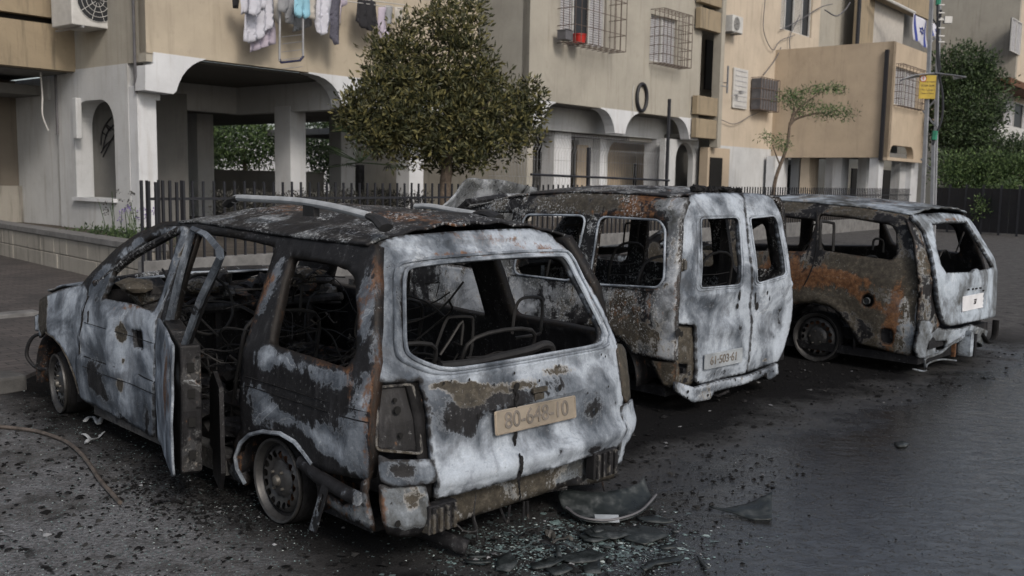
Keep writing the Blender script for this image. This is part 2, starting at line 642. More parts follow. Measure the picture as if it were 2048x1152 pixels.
class Car:
    """car frame: X forward from the rear axle, Y to the car's left, Z up"""
    def __init__(s, x, y, yaw):
        s.o = Vector((x, y, 0))
        a = R(yaw)
        s.yaw = a
        s.u = Vector((math.cos(a), math.sin(a), 0))
        s.l = Vector((-math.sin(a), math.cos(a), 0))
        d = CC - s.o
        s.c = Vector((d.dot(s.u), d.dot(s.l), d.z))

    def lray(s, px, py):
        r = ray(px, py)
        return Vector((r.dot(s.u), r.dot(s.l), r.z))

    def side(s, px, py, Y):
        """pixel -> (x, z) on the side surface y = Y(x, z)"""
        r = s.lray(px, py)
        y = Y(0, 0.7) if callable(Y) else Y
        for _ in range(24):
            t = (y - s.c.y) / r.y
            p = s.c + r * t
            if not callable(Y):
                break
            y = 0.65 * y + 0.35 * Y(p.x, p.z)
        return (p.x, p.z)

    def rear(s, px, py, X):
        r = s.lray(px, py)
        x = X(0, 0.7) if callable(X) else X
        for _ in range(24):
            t = (x - s.c.x) / r.x
            p = s.c + r * t
            if not callable(X):
                break
            x = 0.65 * x + 0.35 * X(p.y, p.z)
        return (p.y, p.z)

    def s3(s, px, py, Y):
        x, z = s.side(px, py, Y)
        return Vector((x, Y if not callable(Y) else Y(x, z), z))

    def r3(s, px, py, X):
        y, z = s.rear(px, py, X)
        return Vector((X if not callable(X) else X(y, z), y, z))


def side_panel(name, car, Y, outer, holes, mat, parent, step=0.035, solid=0.02, off=0.0, base=(0.5, 0.1, 0.1), blobs=(), sign=1, dent=0.004, local=False, rr=0.0, hr=0.05, extra=None, scale=None):
    """a pressed panel on the car's side; pixel outlines are first laid on the side surface"""
    cv = (lambda p: p) if local else (lambda p: car.side(p[0], p[1], Y))
    o = [cv(p) for p in outer]
    hs = [[cv(p) for p in h] for h in holes]
    if rr:
        o = rnd(o, rr)
    hs = [rnd(h, hr) for h in hs]
    bl = [(b[0],) + tuple(b[1:3] if local else cv(b[1:3])) + tuple(b[3:5]) + (R(b[5]), b[6]) for b in blobs]
    vs, fs = mesh2d(o, hs, step)
    sd = sum(x for x in map(ord, name))
    V, C = [], []
    ew = edge_w(vs, o, hs, .015)
    for k_, (a, b) in enumerate(vs):
        y = Y(a, b) + off + dent * (nz(a * 5, b * 5, sd) + 0.6 * nz(a * 13, b * 13, sd))
        if extra:
            y += extra(a, b)
        V.append((a, sign * y, b))
        C.append(burn_at(a, b, base, bl) + (ew[k_],))
    mb = MB()
    if sign > 0:
        fs = [tuple(reversed(f)) for f in fs]
    mb.add(V, fs, C)
    return mb.build(name, mat, parent, True, solid)


def rear_panel(name, car, X, outer, holes, mat, parent, step=0.035, solid=0.02, off=0.0, base=(0.6, 0.1, 0.1), blobs=(), dent=0.004, local=False, rr=0.0, hr=0.05, extra=None):
    cv = (lambda p: p) if local else (lambda p: car.rear(p[0], p[1], X))
    o = [cv(p) for p in outer]
    lim = .815
    o = [(max(-lim, min(lim, p[0])), p[1]) for p in o]
    hs = [[cv(p) for p in h] for h in holes]
    if rr:
        o = rnd(o, rr)
    hs = [rnd(h, hr) for h in hs]
    bl = [(b[0],) + tuple(b[1:3] if local else cv(b[1:3])) + tuple(b[3:5]) + (R(b[5]), b[6]) for b in blobs]
    vs, fs = mesh2d(o, hs, step)
    sd = sum(x for x in map(ord, name))
    V, C = [], []
    ew = edge_w(vs, o, hs, .015)
    for k_, (a, b) in enumerate(vs):
        x = X(a, b) - off + dent * (nz(a * 5, b * 5, sd) + 0.6 * nz(a * 13, b * 13, sd))
        if extra:
            x -= extra(a, b)
        V.append((x, a, b))
        C.append(burn_at(a, b, base, bl) + (ew[k_],))
    mb = MB()
    fs = [tuple(reversed(f)) for f in fs]
    mb.add(V, fs, C)
    return mb.build(name, mat, parent, True, solid)


def grid(mb, fn, us, ws, col=None):
    vs, cs = [], []
    for u in us:
        for w in ws:
            vs.append(fn(u, w))
            cs.append(col(u, w) if callable(col) else (col or (0.3, 0.1, 0.1)))
    k = len(ws)
    fs = [(i * k + j, i * k + j + 1, (i + 1) * k + j + 1, (i + 1) * k + j) for i in range(len(us) - 1) for j in range(k - 1)]
    mb.add(vs, fs, cs)


def lin(a, b, n):
    return [a + (b - a) * i / (n - 1) for i in range(n)]


def smooth_path(pts, n=6):
    """Catmull-Rom through 3D points"""
    P = [Vector(p) for p in pts]
    P = [P[0] * 2 - P[1]] + P + [P[-1] * 2 - P[-2]]
    out = []
    for i in range(1, len(P) - 2):
        for j in range(n):
            t = j / n
            a, b, c, d = P[i - 1], P[i], P[i + 1], P[i + 2]
            out.append(0.5 * ((2 * b) + (c - a) * t + (2 * a - 5 * b + 4 * c - d) * t * t + (3 * b - a - 3 * c + d) * t ** 3))
    out.append(P[-2])
    return out


def text(name, s, size, mat, parent, mw, extrude=0.002, align='CENTER', bevel=0.0, font=None):
    cu = bpy.data.curves.new(name, 'FONT')
    cu.body = s
    cu.size = size
    cu.extrude = extrude
    cu.bevel_depth = bevel
    cu.align_x = align
    cu.align_y = 'CENTER'
    cu.materials.append(M[mat])
    t = bpy.data.objects.new(name + '_tmp', cu)
    COL.objects.link(t)
    bpy.context.view_layer.update()
    me = bpy.data.meshes.new_from_object(t)
    me.name = name
    bpy.data.objects.remove(t)
    o = bpy.data.objects.new(name, me)
    COL.objects.link(o)
    o.parent = parent
    o.matrix_local = mw
    return o


# ================================================================== WHEELS
def wheel(parent, pos, sgn, rad=0.193, nh=16, hr=0.0155, ring=0.118, lugs=4, steer=0.0, hub=True, dished=0.03):
    """steel wheel with its burnt-off tyre; axis along the car's Y, outer face towards sgn*Y"""
    w = MB()
    ro = rad * 0.84
    outer = [(ro * math.cos(a), ro * math.sin(a)) for a in [2 * PI * i / 64 for i in range(64)]]
    k = rad / 0.193
    holes = []
    for i in range(nh):
        a = 2 * PI * (i + 0.5) / nh
        cx, cz = ring * k * math.cos(a), ring * k * math.sin(a)
        holes.append([(cx + hr * k * math.cos(b), cz + hr * k * 1.15 * math.sin(b)) for b in [2 * PI * j / 12 for j in range(12)]])
    vs, fs = mesh2d(outer, holes, 0.014)

    def h(r):
        r /= k
        return lerp_tab([(0, .030), (.028, .030), (.034, .026), (.066, .022), (.082, .002), (.10, .014), (.128, .022), (.145, .006), (.165, -.02)], r) - dished
    w.add([(a, h(math.hypot(a, b)), b) for a, b in vs], [tuple(reversed(f)) for f in fs])
    r = rad
    w.lathe([(r * .80, -.055), (r * .84, -.045), (r * .86, -.02), (r * .90, -.012), (r * .93, .004), (r * .985, .008), (r, .002), (r * .995, -.006), (r * .93, -.012), (r * .90, -.05), (r * .80, -.075), (r * .80, -.14), (r * .90, -.165), (r * .99, -.17), (r, -.178)], 56)
    o = w.build('wheel', 'rim', parent, True)
    o.location = pos
    o.rotation_euler = (random.uniform(-.01, .01), random.uniform(0, 6), steer + (0 if sgn > 0 else PI))
    o.rotation_mode = 'ZXY'
    t = MB()
    t.lathe([(r * .80, -.03), (r * .985, -.015), (r * 1.045, -.03), (r * 1.05, -.08), (r * 1.04, -.13), (r * .985, -.165), (r * .80, -.15)], 48)
    rg = random.Random(3)
    for i in range(14):
        a0, rr, y0 = rg.uniform(0, 6.28), r * rg.uniform(1.0, 1.09), rg.uniform(-.16, -.02)
        t.tube([(rr * math.cos(a0 + q * .35) * (1 + rg.uniform(-.02, .03)), y0 + rg.uniform(-.01, .01), rr * math.sin(a0 + q * .35)) for q in range(6)], .002, 4)
    t.build('burnt_tyre', 'soot', o, True)
    c = MB()
    if hub:
        c.lathe([(0.0, .020), (.014, .019), (.022, .014), (.027, .0), (.027, -.02)], 20)
    for i in range(lugs):
        a = 2 * PI * i / lugs + .4
        c.lathe([(0, .006), (.006, .006), (.008, -.01)], 8, org=(.050 * k * math.cos(a), -.0, .052 * k * math.sin(a)))
    c.build('hub_cap' if hub else 'wheel_nuts', 'hub', o, True)
    d = MB()
    d.lathe([(0, -.06), (.125 * k, -.06), (.128 * k, -.12), (0, -.125)], 30)
    d.build('brake_drum', 'rust', o, True)
    return o


def seat(parent, X, Y, W=0.46, z0=0.28, z1=0.86, lean=0.16, head=True, rear_open=False):
    m = MB()
    t = 0.011
    fl = [(X + .46, Y - W / 2, z0), (X + .02, Y - W / 2, z0 - .02), (X + .02, Y + W / 2, z0 - .02), (X + .46, Y + W / 2, z0)]
    m.tube(fl, t, 7, True)
    bk = [(X, Y - W / 2, z0), (X - lean * .6, Y - W / 2, z0 + .32), (X - lean, Y - W / 2 + .05, z1), (X - lean, Y + W / 2 - .05, z1), (X - lean * .6, Y + W / 2, z0 + .32), (X, Y + W / 2, z0)]
    m.tube(smooth_path(bk, 4), t, 7)
    rg = random.Random(int(X * 90 + Y * 50))
    for i in range(7):
        z = z0 + .06 + i * (z1 - z0 - .1) / 7
        q = (z - z0) / (z1 - z0)
        m.tube([(X - lean * q, Y - W / 2 + .02, z), (X - lean * q - .02, Y, z + rg.uniform(-.03, .02)), (X - lean * q, Y + W / 2 - .02, z)], .0035, 5)
    for i in range(6):
        y = Y - W / 2 + .04 + i * (W - .08) / 5
        m.tube([(X + .04 + j * .05, y + (.02 if j % 2 else -.02), z0 - .01) for j in range(9)], .003, 4)
    for s in (-1, 1):
        m.tube([(X + .38, Y + s * W / 2 * .85, z0), (X + .40, Y + s * W / 2 * .85, .14)], .012, 6)
        m.tube([(X + .04, Y + s * W / 2 * .85, z0), (X + .02, Y + s * W / 2 * .85, .14)], .012, 6)
    o = m.build('seat_frame', 'tube', parent, True)
    if head:
        h = MB()
        hz = z1 + .21
        h.tube(smooth_path([(X - lean, Y - .09, z1), (X - lean - .02, Y - .09, hz - .02), (X - lean - .02, Y - .06, hz), (X - lean - .02, Y + .06, hz), (X - lean - .02, Y + .09, hz - .02), (X - lean, Y + .09, z1)], 4), .008, 6)
        h.build('headrest_frame', 'tube', o, True)
    return o


def junk(parent, name, box, n, mat='tube', r=(.002, .007), seed=1, ln=.35):
    n = int(n * 1.7)
    """tangle of bare wires and springs left in the cabin"""
    rg = random.Random(seed)
    m = MB()
    for i in range(n):
        p = Vector([rg.uniform(a, b) for a, b in box])
        pts = [p]
        d = Vector((rg.uniform(-1, 1), rg.uniform(-1, 1), rg.uniform(-.5, .7))).normalized()
        for j in range(4):
            d = (d + Vector((rg.uniform(-.7, .7), rg.uniform(-.7, .7), rg.uniform(-.7, .5)))).normalized()
            q = pts[-1] + d * ln * rg.uniform(.15, .35)
            q = Vector([min(max(q[k], box[k][0]), box[k][1]) for k in range(3)])
            pts.append(q)
        m.tube(smooth_path(pts, 3), rg.uniform(*r), 5)
    return m.build(name, mat, parent, True)


def lumps(parent, name, box, n, mat='inner', seed=1, s=(.04, .12), base=(0.35, 0.2, 0.2)):
    """heaps of ash and melted trim"""
    rg = random.Random(seed)
    m = MB()
    for i in range(n):
        c = Vector([rg.uniform(a, b) for a, b in box])
        bm = bmesh.new()
        bmesh.ops.create_icosphere(bm, subdivisions=2, radius=1)
        sx, sy, sz = rg.uniform(*s), rg.uniform(*s), rg.uniform(*s) * .6
        q = rg.uniform(0, 50)
        vs = []
        for v in bm.verts:
            k = 1 + .55 * nz(v.co.x * 1.6 + q, v.co.y * 1.6, v.co.z * 1.6) + .3 * nz(v.co.x * 4 + q, v.co.y * 4, v.co.z * 4)
            vs.append(c + Vector((v.co.x * sx * k, v.co.y * sy * k, v.co.z * sz * k)))
        fs = [tuple(v.index for v in f.verts) for f in bm.faces]
        bm.free()
        m.add(vs, fs, tuple(max(0, x + rg.uniform(-.25, .25)) for x in base))
    return m.build(name, mat, parent, False)


def holes_disc(mb, fn, pts, r):
    for a, b in pts:
        n = 10
        mb.add([fn(a + r * math.cos(2 * PI * i / n), b + r * 1.2 * math.sin(2 * PI * i / n)) for i in range(n)], [tuple(range(n))])


# ================================================================== CAR 1: people carrier in front
ca = Car(-0.475, 4.708, 135)
c1 = empty('burnt_people_carrier', (ca.o.x, ca.o.y, 0), ca.yaw)
tag(c1, 'burnt-out people carrier nearest the camera with roof rails and rear door ajar', 'car wreck', 'burnt cars parked in a row')


def Y1(x, z):
    y = lerp_tab([(0, .76), (.12, .80), (.3, .825), (.55, .835), (.75, .815), (.86, .775), (1.05, .71), (1.3, .605), (1.42, .52)], z)
    if x > 2.45:
        y -= (x - 2.45) ** 2 * .16
    if x > 3.0:
        y -= (x - 3.0) ** 2 * 1.9
    if x < -.5:
        y -= min(.4, (x + .5) ** 2 * .55)
    return max(y, .35)


def X1(y, z):
    return lerp_tab([(0, -.80), (.12, -.84), (.25, -.885), (.36, -.89), (.42, -.87), (.60, -.85), (.76, -.79), (.84, -.735), (1.05, -.615), (1.2, -.52), (1.29, -.465), (1.345, -.41), (1.38, -.34)], z) + .10 * y * y + (max(0, abs(y) - .62) ** 2 * 1.6)


QW = [(580, 513), (640, 522), (690, 534), (710, 556), (715, 640), (714, 707), (695, 737), (620, 712), (538, 688)]
side_out = [(172, 612), (166, 567), (200, 527), (233, 496), (278, 464), (329, 443), (400, 441), (451, 450), (554, 466), (650, 477), (752, 488),
            (752, 620), (750, 765), (745, 905), (735, 962), (700, 955), (655, 945), (625, 930), (608, 905), (590, 884), (560, 866), (525, 862), (498, 868), (480, 885), (470, 915), (474, 940), (490, 972),
            (430, 943), (313, 885), (168, 803), (160, 780)]
FD = [(186, 594), (205, 548), (236, 508), (280, 477), (330, 458), (369, 457), (345, 545), (314, 640), (309, 868), (250, 832), (190, 797)]
RD = [(392, 463), (470, 473), (552, 492), (520, 590), (487, 700), (478, 810), (484, 852), (466, 893), (462, 922), (334, 872), (338, 650), (352, 590)]
side_panel('body_side', ca, Y1, side_out, [FD, RD, QW], 'm1', c1, hr=.03, step=.03, solid=.045, base=(.28, .12, .12), dent=.009,
           blobs=[('a', 745, 560, .10, .5, 0, .35), ('r', 733, 590, .05, .22, 0, .5), ('r', 735, 800, .05, .22, 0, .45), ('a', 752, 700, .035, .5, 0, .55),
                  ('s', 600, 790, .35, .12, 0, .35), ('a', 640, 750, .22, .06, 0, .42), ('a', 540, 715, .22, .06, -8, .42), ('a', 560, 660, .05, .3, 20, .3), ('a', 700, 860, .10, .08, 0, .4), ('a', 660, 890, .2, .06, 15, .65), ('a', 520, 790, .16, .05, 10, .5), ('a', 560, 830, .16, .03, 0, .4),
                  ('r', 520, 600, .05, .25, 20, .5), ('a', 545, 560, .06, .25, 20, .35), ('r', 650, 725, .2, .03, 0, .35), ('r', 697, 790, .05, .1, 0, .5),
                  ('s', 620, 490, .5, .07, 0, .4), ('s', 470, 470, .5, .05, 0, .3), ('a', 490, 945, .12, .08, 0, .6)])
side_panel('body_side', ca, Y1, [(max(a, -.60 + .0 * b), b) for a, b in [ca.side(px, py, Y1) for px, py in side_out]],
           [[ca.side(px, py, Y1) for px, py in w] for w in ([(213, 598), (300, 484), (372, 462), (316, 627)], [(396, 468), (540, 492), (481, 690), (345, 640)], QW)], 'inner', c1, hr=.04, step=.05, solid=.05, base=(.15, .12, .1), sign=-1, local=True)

# front wing, bonnet, nose
side_panel('front_wing', ca, Y1, [(172, 566), (178, 594), (166, 660), (164, 720), (171, 800), (158, 787), (150, 752), (136, 716), (122, 690), (108, 674), (92, 664), (82, 676), (71, 662), (71, 630), (80, 601), (120, 580)], [], 'm1', c1,
           step=.03, solid=.012, off=.006, base=(.85, .02, .0), rr=.01,
           blobs=[('o', 88, 640, .22, .26, 0, .75), ('o', 80, 600, .2, .1, 0, .3), ('s', 82, 680, .15, .05, 0, .3), ('r', 92, 655, .05, .03, 0, .3)])
side_panel('front_wing', ca, Y1, [(2.02, .9), (2.0, .2), (2.2, .22), (2.35, .42), (2.55, .52), (2.9, .5), (3.1, .42), (3.42, .40), (3.42, .62), (3.1, .74), (2.5, .86)], [], 'm1', c1, step=.06, solid=.012, base=(.5, .1, .1), sign=-1, local=True)


def hood(u, w):
    x = 2.0 + 1.46 * u
    hy = Y1(x, .86) if x < 3.0 else Y1(x, .7)
    hy = max(hy, .45)
    x2 = x - .16 * abs(w) ** 3 * u
    z = lerp_tab([(0, .89), (.5, .825), (.65, .79), (.8, .735), (.93, .65), (1, .555)], u) + .035 * (1 - w * w)
    return (x2, w * hy * .985, z + .008 * nz(x * 3, w * 3))


m = MB()
grid(m, hood, lin(0, 1, 26), lin(-1, 1, 30), lambda u, w: (.75, .05, .35 if u > .6 else .05))
m.build('bonnet', 'm1', c1, True, .012)
m = MB()
m.tube([(3.34, .55, .44), (3.44, .35, .44), (3.46, 0, .44), (3.44, -.35, .44), (3.34, -.55, .44)], .05, 8)
m.tube(smooth_path([(3.0, .72, .48), (3.1, .80, .44), (3.14, .83, .32), (3.06, .80, .24), (2.9, .78, .25)], 5), .012, 6)
m.tube(smooth_path([(3.2, .60, .50), (3.35, .50, .36), (3.3, .3, .22), (3.2, -.3, .20)], 5), .016, 6)
m.box((3.36, 0, .56), (.05, .8, .18), col=(.4, .2, .3))
m.build('front_crossmember', 'inner', c1, True)
m = MB()
m.box((2.75, 0, .45), (.6, .62, .4), col=(.2, .3, .1))
m.box((2.75, 0, .30), (.9, .9, .12), col=(.1, .2, .1))
m.build('engine', 'inner', c1, bevel=.03)


# roof
_rt_top = sorted(ca.side(px, py, Y1) for px, py in side_out[4:11])
print('rooftop', _rt_top)
RX0, RX1 = -.41, 1.30


def roof1(u, w):
    x = RX0 + (RX1 - RX0) * u
    ze = lerp_tab(_rt_top, x) - .012
    zc = lerp_tab([(-.42, 1.345), (-.2, 1.375), (.2, 1.40), (.9, 1.395), (1.15, 1.355), (1.3, 1.30)], x)
    x2 = x - .03 * w * w * (1 - u) + (.08 * (1 - w * w) if u > .9 else 0)
    z = ze + (zc - ze) * (1 - abs(w) ** 2.4)
    rib = .005 * math.cos(w * 22) if abs(w) < .75 else 0
    sag = -.015 * math.exp(-((x - .3) / .5) ** 2 - (w / .6) ** 2) + .016 * nz(x * 2.5, w * 2.5, 4) + .006 * nz(x * 7, w * 6, 2)
    return (x2, w * (Y1(x, ze) + .006), z + (rib + sag) * min(1, (1 - abs(w)) * 6))


def roofc(u, w):
    x = -.46 + 1.8 * u
    a = .12
    if w > .55:
        a = .36 + .3 * nz(x * 3.1, w * 3)
    r = .38 + .5 * nz(x * 2, w * 2, 7) if abs(w) < .7 else .12
    return (a, max(0, r), .1)


m = MB()
grid(m, roof1, lin(0, 1, 70), lin(-1, 1, 60), roofc)
m.build('roof', 'm2', c1, True, .012)

# pillars of the screen on both sides and header
m = MB()
for s in (-1, 1):
    m.tube(smooth_path([(2.05, s * .745, .90), (1.75, s * .69, 1.07), (1.45, s * .64, 1.19), (1.28, s * .62, 1.25)], 5), .028, 8, flat=.8, col=(.25, .3, .2))
m.tube(smooth_path([(1.30, .62, 1.245), (1.37, .4, 1.28), (1.40, 0, 1.295), (1.37, -.4, 1.28), (1.30, -.62, 1.245)], 5), .024, 8, flat=.7, col=(.2, .3, .2))
m.tube(smooth_path([(2.05, .78, .90), (2.16, .4, .92), (2.18, 0, .925), (2.16, -.4, .92), (2.05, -.78, .90)], 5), .03, 8, flat=.7, col=(.3, .3, .2))
m.build('windscreen_frame', 'm2', c1, True)

# front door (closed, window gone)
fdo = [(176, 592), (180, 572), (201, 540), (234, 503), (279, 472), (330, 453), (374, 452), (381, 458), (358, 530), (318, 636), (314, 690), (313, 800), (314, 874), (250, 838), (200, 812), (168, 797), (158, 740), (160, 670), (166, 625)]
fdh = [(206, 596), (238, 524), (300, 476), (364, 464), (340, 545), (309, 624), (262, 606)]


def fd_extra(x, z):
    e = 0
    if z < .46:
        e += .012 * min(1, (.46 - z) / .015)
    if abs(z - .68) < .008:
        e -= .004
    e += -.03 * math.exp(-((x - 1.45) / .16) ** 2 - ((z - .52) / .13) ** 2)
    return e


fd = side_panel('front_door', ca, Y1, fdo, [fdh, [(264, 659), (284, 662), (284, 699), (264, 694)]], 'm1', c1, hr=.02, step=.024, solid=.03, off=.008, base=(.98, .0, .0), rr=.015, extra=fd_extra, dent=.010,
           blobs=[('s', 195, 735, .22, .20, 0, .62), ('s', 225, 800, .35, .06, 20, .5), ('o', 243, 668, .07, .075, 0, .9), ('o', 245, 768, .09, .06, 0, .85), ('o', 244, 722, .06, .04, 0, .7), ('s', 300, 840, .10, .14, 0, .5),
                  ('s', 300, 465, .7, .11, 0, .5), ('s', 232, 510, .3, .12, 40, .5), ('s', 200, 560, .2, .1, 40, .3), ('r', 300, 465, .7, .08, 0, .3), ('o', 340, 545, .1, .2, 30, .5), ('r', 260, 614, .45, .024, -8, .6), ('s', 345, 550, .1, .2, 0, .2), ('s', 240, 640, .1, .05, 0, .3), ('s', 190, 600, .2, .04, 0, .2)])
m = MB()
Yo = lambda a, b: Y1(a, b) + .010
m.tube([ca.s3(px, py, Yo) for px, py in ((177, 592), (166, 625), (160, 670), (158, 740), (168, 797))], .0055, 5)
m.tube([ca.s3(px, py, Yo) for px, py in ((318, 637), (314, 690), (313, 800), (314, 874))], .006, 5)
m.build('door_gap', 'soot', fd)
m = MB()
for z_, r_ in ((.665, .0022), (.462, .0035), (.40, .0025)):
    m.tube([(x, Y1(x, z_) + .010 + fd_extra(x, z_), z_) for x in lin(1.10, 2.10, 24)], r_, 4)
m.build('crease_shade', 'soot', fd)  # thin dark tubes paint the shade of the door creases
m = MB()
for z_ in (.64, .60):
    m.tube([(x, Y1(x, z_) + .001, z_) for x in lin(-.70, .22, 20)], .0028, 4)
m.build('crease_shade', 'soot', c1)  # crease shade along the rear flank, drawn as dark tubes
m = MB()
p = ca.s3(274, 678, lambda a, b: Y1(a, b) - .035)
m.box(p, (.10, .01, .10))
m.build('handle_recess', 'soot', fd)

# rear door, swung open about 20 degrees
TH = R(20)
hinge = Vector((1.10, .835, 0))
dd = MB()


def dpt(d, z, inn=0.0):
    """door coordinates: d rearwards from the hinge, z up, inn towards the cabin"""
    dx, dy = -math.cos(TH), math.sin(TH)
    return hinge + Vector((dx * d, dy * d, 0)) + Vector((-dy * inn, dx * inn, 0)) * 1.0 + Vector((0, 0, z))


sk_o = [(.0, .81), (.0, .17), (.70, .165), (.80, .20), (.845, .45), (.85, .70), (.835, .80), (.42, .815)]
vs, fs = mesh2d(rnd(sk_o, .02), [rnd([(.66, .62), (.66, .70), (.76, .70), (.76, .62)], .02)], .03)
bl = [('r', .55, .55, .12, .25, 0, .8), ('r', .74, .55, .06, .35, 0, .5), ('o', .45, .72, .12, .1, 0, .5), ('s', .62, .3, .1, .2, 0, .2)]
V = [dpt(a, b, -(.02 * math.sin(min(1, max(0, b / .85)) * PI)) - .006 * nz(a * 8, b * 8)) for a, b in vs]
dd.add(V, fs, [burn_at(a, b, (.82, .05, .05), bl) for a, b in vs])
rd = dd.build('rear_door', 'm1', c1, True, .01)
m = MB()
# inner shell of the door and its shut face
ish = [(.02, .17), (.02, .80), (.83, .80), (.835, .5), (.80, .21), (.70, .17)]
m.prism(ish, lambda a, b, h: dpt(a, b, h), .025, .115, (.40, .30, .25))
m.build('door_shell', 'inner', rd, bevel=.01)
m = MB()
for z in (.30, .45, .58, .70):
    m.box(dpt(.838, z, .07), (.01, .03, .04), rz=-TH)
for z in (.26, .38, .52, .64, .75):
    m.lathe([(0, 0), (.012, 0)], 8, axis='Z', org=dpt(.845, z, .10))
m.build('latch_holes', 'hole', rd)
m = MB()
fr = [dpt(.03, .80, .05), dpt(.13, 1.05, .10), dpt(.26, 1.285, .155), dpt(.75, 1.285, .16), dpt(1.18, 1.25, .155), dpt(1.20, 1.22, .155), dpt(1.0, 1.03, .10), dpt(.80, .80, .05)]
m.tube(fr, .017, 4, col=(.62, .25, .1))
m.tube([p + Vector((.02, -.03, -.012)) for p in fr[:2] + fr[2:5] + fr[6:]], .011, 4, col=(.2, .3, .1))
m.tube([dpt(.36, 1.27, .145), dpt(.24, 1.05, .10), dpt(.14, .82, .06)], .010, 6, col=(.6, .1, .1))
m.build('window_frame', 'm1', rd, True)
m = MB()
m.prism([(.50, .20), (.52, .52), (.66, .60), (.86, .56), (.88, .16), (.80, .06), (.60, .07)], lambda a, b, h: dpt(a - .1, b + .02, h), .20, .22, (.12, .15, .1))
m.build('loose_door_liner', 'inner', rd)

# tailgate
TG = [(753, 494), (762, 482), (800, 471), (900, 463), (1000, 458), (1068, 457), (1102, 469), (1140, 505), (1163, 546), (1200, 606), (1228, 668), (1234, 700), (1240, 752), (1247, 810), (1248, 856), (1236, 893), (1170, 916), (1083, 943), (990, 968), (902, 992), (872, 998), (866, 930), (860, 867), (850, 790), (840, 757), (800, 760), (752, 762), (752, 620)]
TW = [(805, 560), (812, 538), (843, 529), (927, 520), (1021, 513), (1105, 510), (1130, 517), (1156, 567), (1199, 652), (1201, 672), (1190, 689), (1100, 706), (1021, 720), (940, 733), (896, 737), (862, 731), (820, 712), (808, 690), (806, 639)]


def tg_extra(y, z):
    e = 0
    e += .022 * math.exp(-((z - .35) / .05) ** 2)
    e += -.012 * math.exp(-((z - .30) / .012) ** 2) * .5
    # sill of the glass stands out a little, plate recess sinks
    if .395 < z < .59 and abs(y) < .36:
        e -= .016 * min(1, (z - .395) / .02) * min(1, (.59 - z) / .02) * min(1, (.36 - abs(y)) / .02)
    e += .010 * math.exp(-((z - .745) / .012) ** 2)
    if 1.245 < z < 1.27:
        e -= .012
    return e


tg = rear_panel('tailgate', ca, X1, TG, [TW], 'm1', c1, hr=.03, step=.022, solid=.03, base=(.90, .02, .0), rr=.01, extra=tg_extra, dent=.005,
           blobs=[('o', 1000, 775, .30, .045, 5, .62), ('o', 1120, 740, .22, .04, 5, .62), ('o', 940, 800, .10, .06, 0, .55), ('o', 880, 770, .1, .03, 0, .5), ('r', 1000, 480, .38, .035, 3, .55), ('r', 920, 508, .3, .018, 3, .6), ('r', 1090, 500, .18, .03, 0, .5), ('o', 1050, 478, .25, .04, 0, .3),
                  ('s', 930, 835, .15, .10, 0, .62), ('s', 1030, 795, .34, .07, 5, .55), ('s', 790, 560, .06, .25, 0, .25), ('a', 860, 940, .12, .10, 0, .2), ('s', 1190, 820, .14, .09, 0, .5), ('s', 1120, 760, .15, .05, 0, .3), ('s', 1180, 900, .12, .03, 10, .4), ('s', 1115, 905, .03, .05, 0, .55), ('r', 1180, 590, .04, .12, 20, .5), ('s', 1190, 640, .05, .14, 20, .3),
                  ('s', 1090, 870, .05, .05, 0, .3), ('a', 1000, 930, .5, .06, 0, .25), ('s', 815, 640, .02, .1, 0, .3)])
# raised flange round the glass opening
wl = [ca.r3(px, py, X1) for px, py in TW]
m = MB()
wloop = smooth_path(wl + [wl[0]], 3)[:-1]
m.tube([p + Vector((-.012, 0, 0)) for p in wloop], .009, 6, True, col=(.8, .2, .05))
cx = sum((p for p in wl), Vector()) / len(wl)
m.tube([cx + (p - cx) * 1.085 + Vector((-.004 + .02 * 0, 0, 0)) for p in wloop], .007, 6, True, col=(.75, .25, .05))
m.build('window_flange', 'm1', tg, True)
# bolt holes in the bare panel
m = MB()
for px, py, r in ((1029, 771, .014), (1114, 774, .013), (1187, 819, .013), (882, 765, .006), (933, 758, .006), (1073, 760, .006), (1112, 730, .006), (957, 832, .006), (891, 839, .006), (1211, 772, .005), (1023, 745, .006), (1205, 712, .005), (1175, 786, .005), (1197, 708, .005), (897, 760, .004)):
    y, z = ca.rear(px, py, X1)
    n = 12
    m.add([(X1(y, z) - .012 + (.016 if (.395 < z < .59 and abs(y) < .36) else 0) - .006, y + r * math.cos(2 * PI * i / n), z + r * 1.2 * math.sin(2 * PI * i / n)) for i in range(n)], [tuple(range(n))])
m.build('bolt_holes', 'hole', tg)
# lock bracket above the plate
m = MB()
y, z = ca.rear(1074, 778, X1)
m.box((X1(y, z) - .015, y, z), (.02, .09, .022), col=(.4, .1, .8))
m.box((X1(y, z) - .012, y, z - .03), (.014, .06, .03), col=(.3, .1, .8))
m.build('badge_mount', 'm1', tg, bevel=.004)
# soot drip down the middle of the gate
m = MB()
rg = random.Random(5)
for (a, b, w_) in ((775, 800, 1.2), (800, 822, .8), (830, 853, 1.0), (858, 864, .8), (871, 886, 1.0), (908, 916, .8), (918, 952, 1.5), (957, 982, .9), (985, 996, .8)):
    n = max(3, int((b - a) / 5))
    for i in range(n):
        py = a + (b - a) * i / (n - 1)
        px = 1029 + (py - 770) * .033 + rg.uniform(-2, 2)
        y, z = ca.rear(px, py, X1)
        r = .0085 * w_ * rg.uniform(.7, 1.3)
        off = .016 if .395 < z < .59 else -.0
        k = 9
        c = [(X1(y, z) - tg_extra(y, z) - .008, y + r * math.cos(2 * PI * j / k) * rg.uniform(.7, 1.2), z + r * 1.9 * math.sin(2 * PI * j / k)) for j in range(k)]
        m.add(c + [(c[0][0] - .006, y, z)], [(j, (j + 1) % k, k) for j in range(k)])
m.build('soot_drip', 'soot', tg)


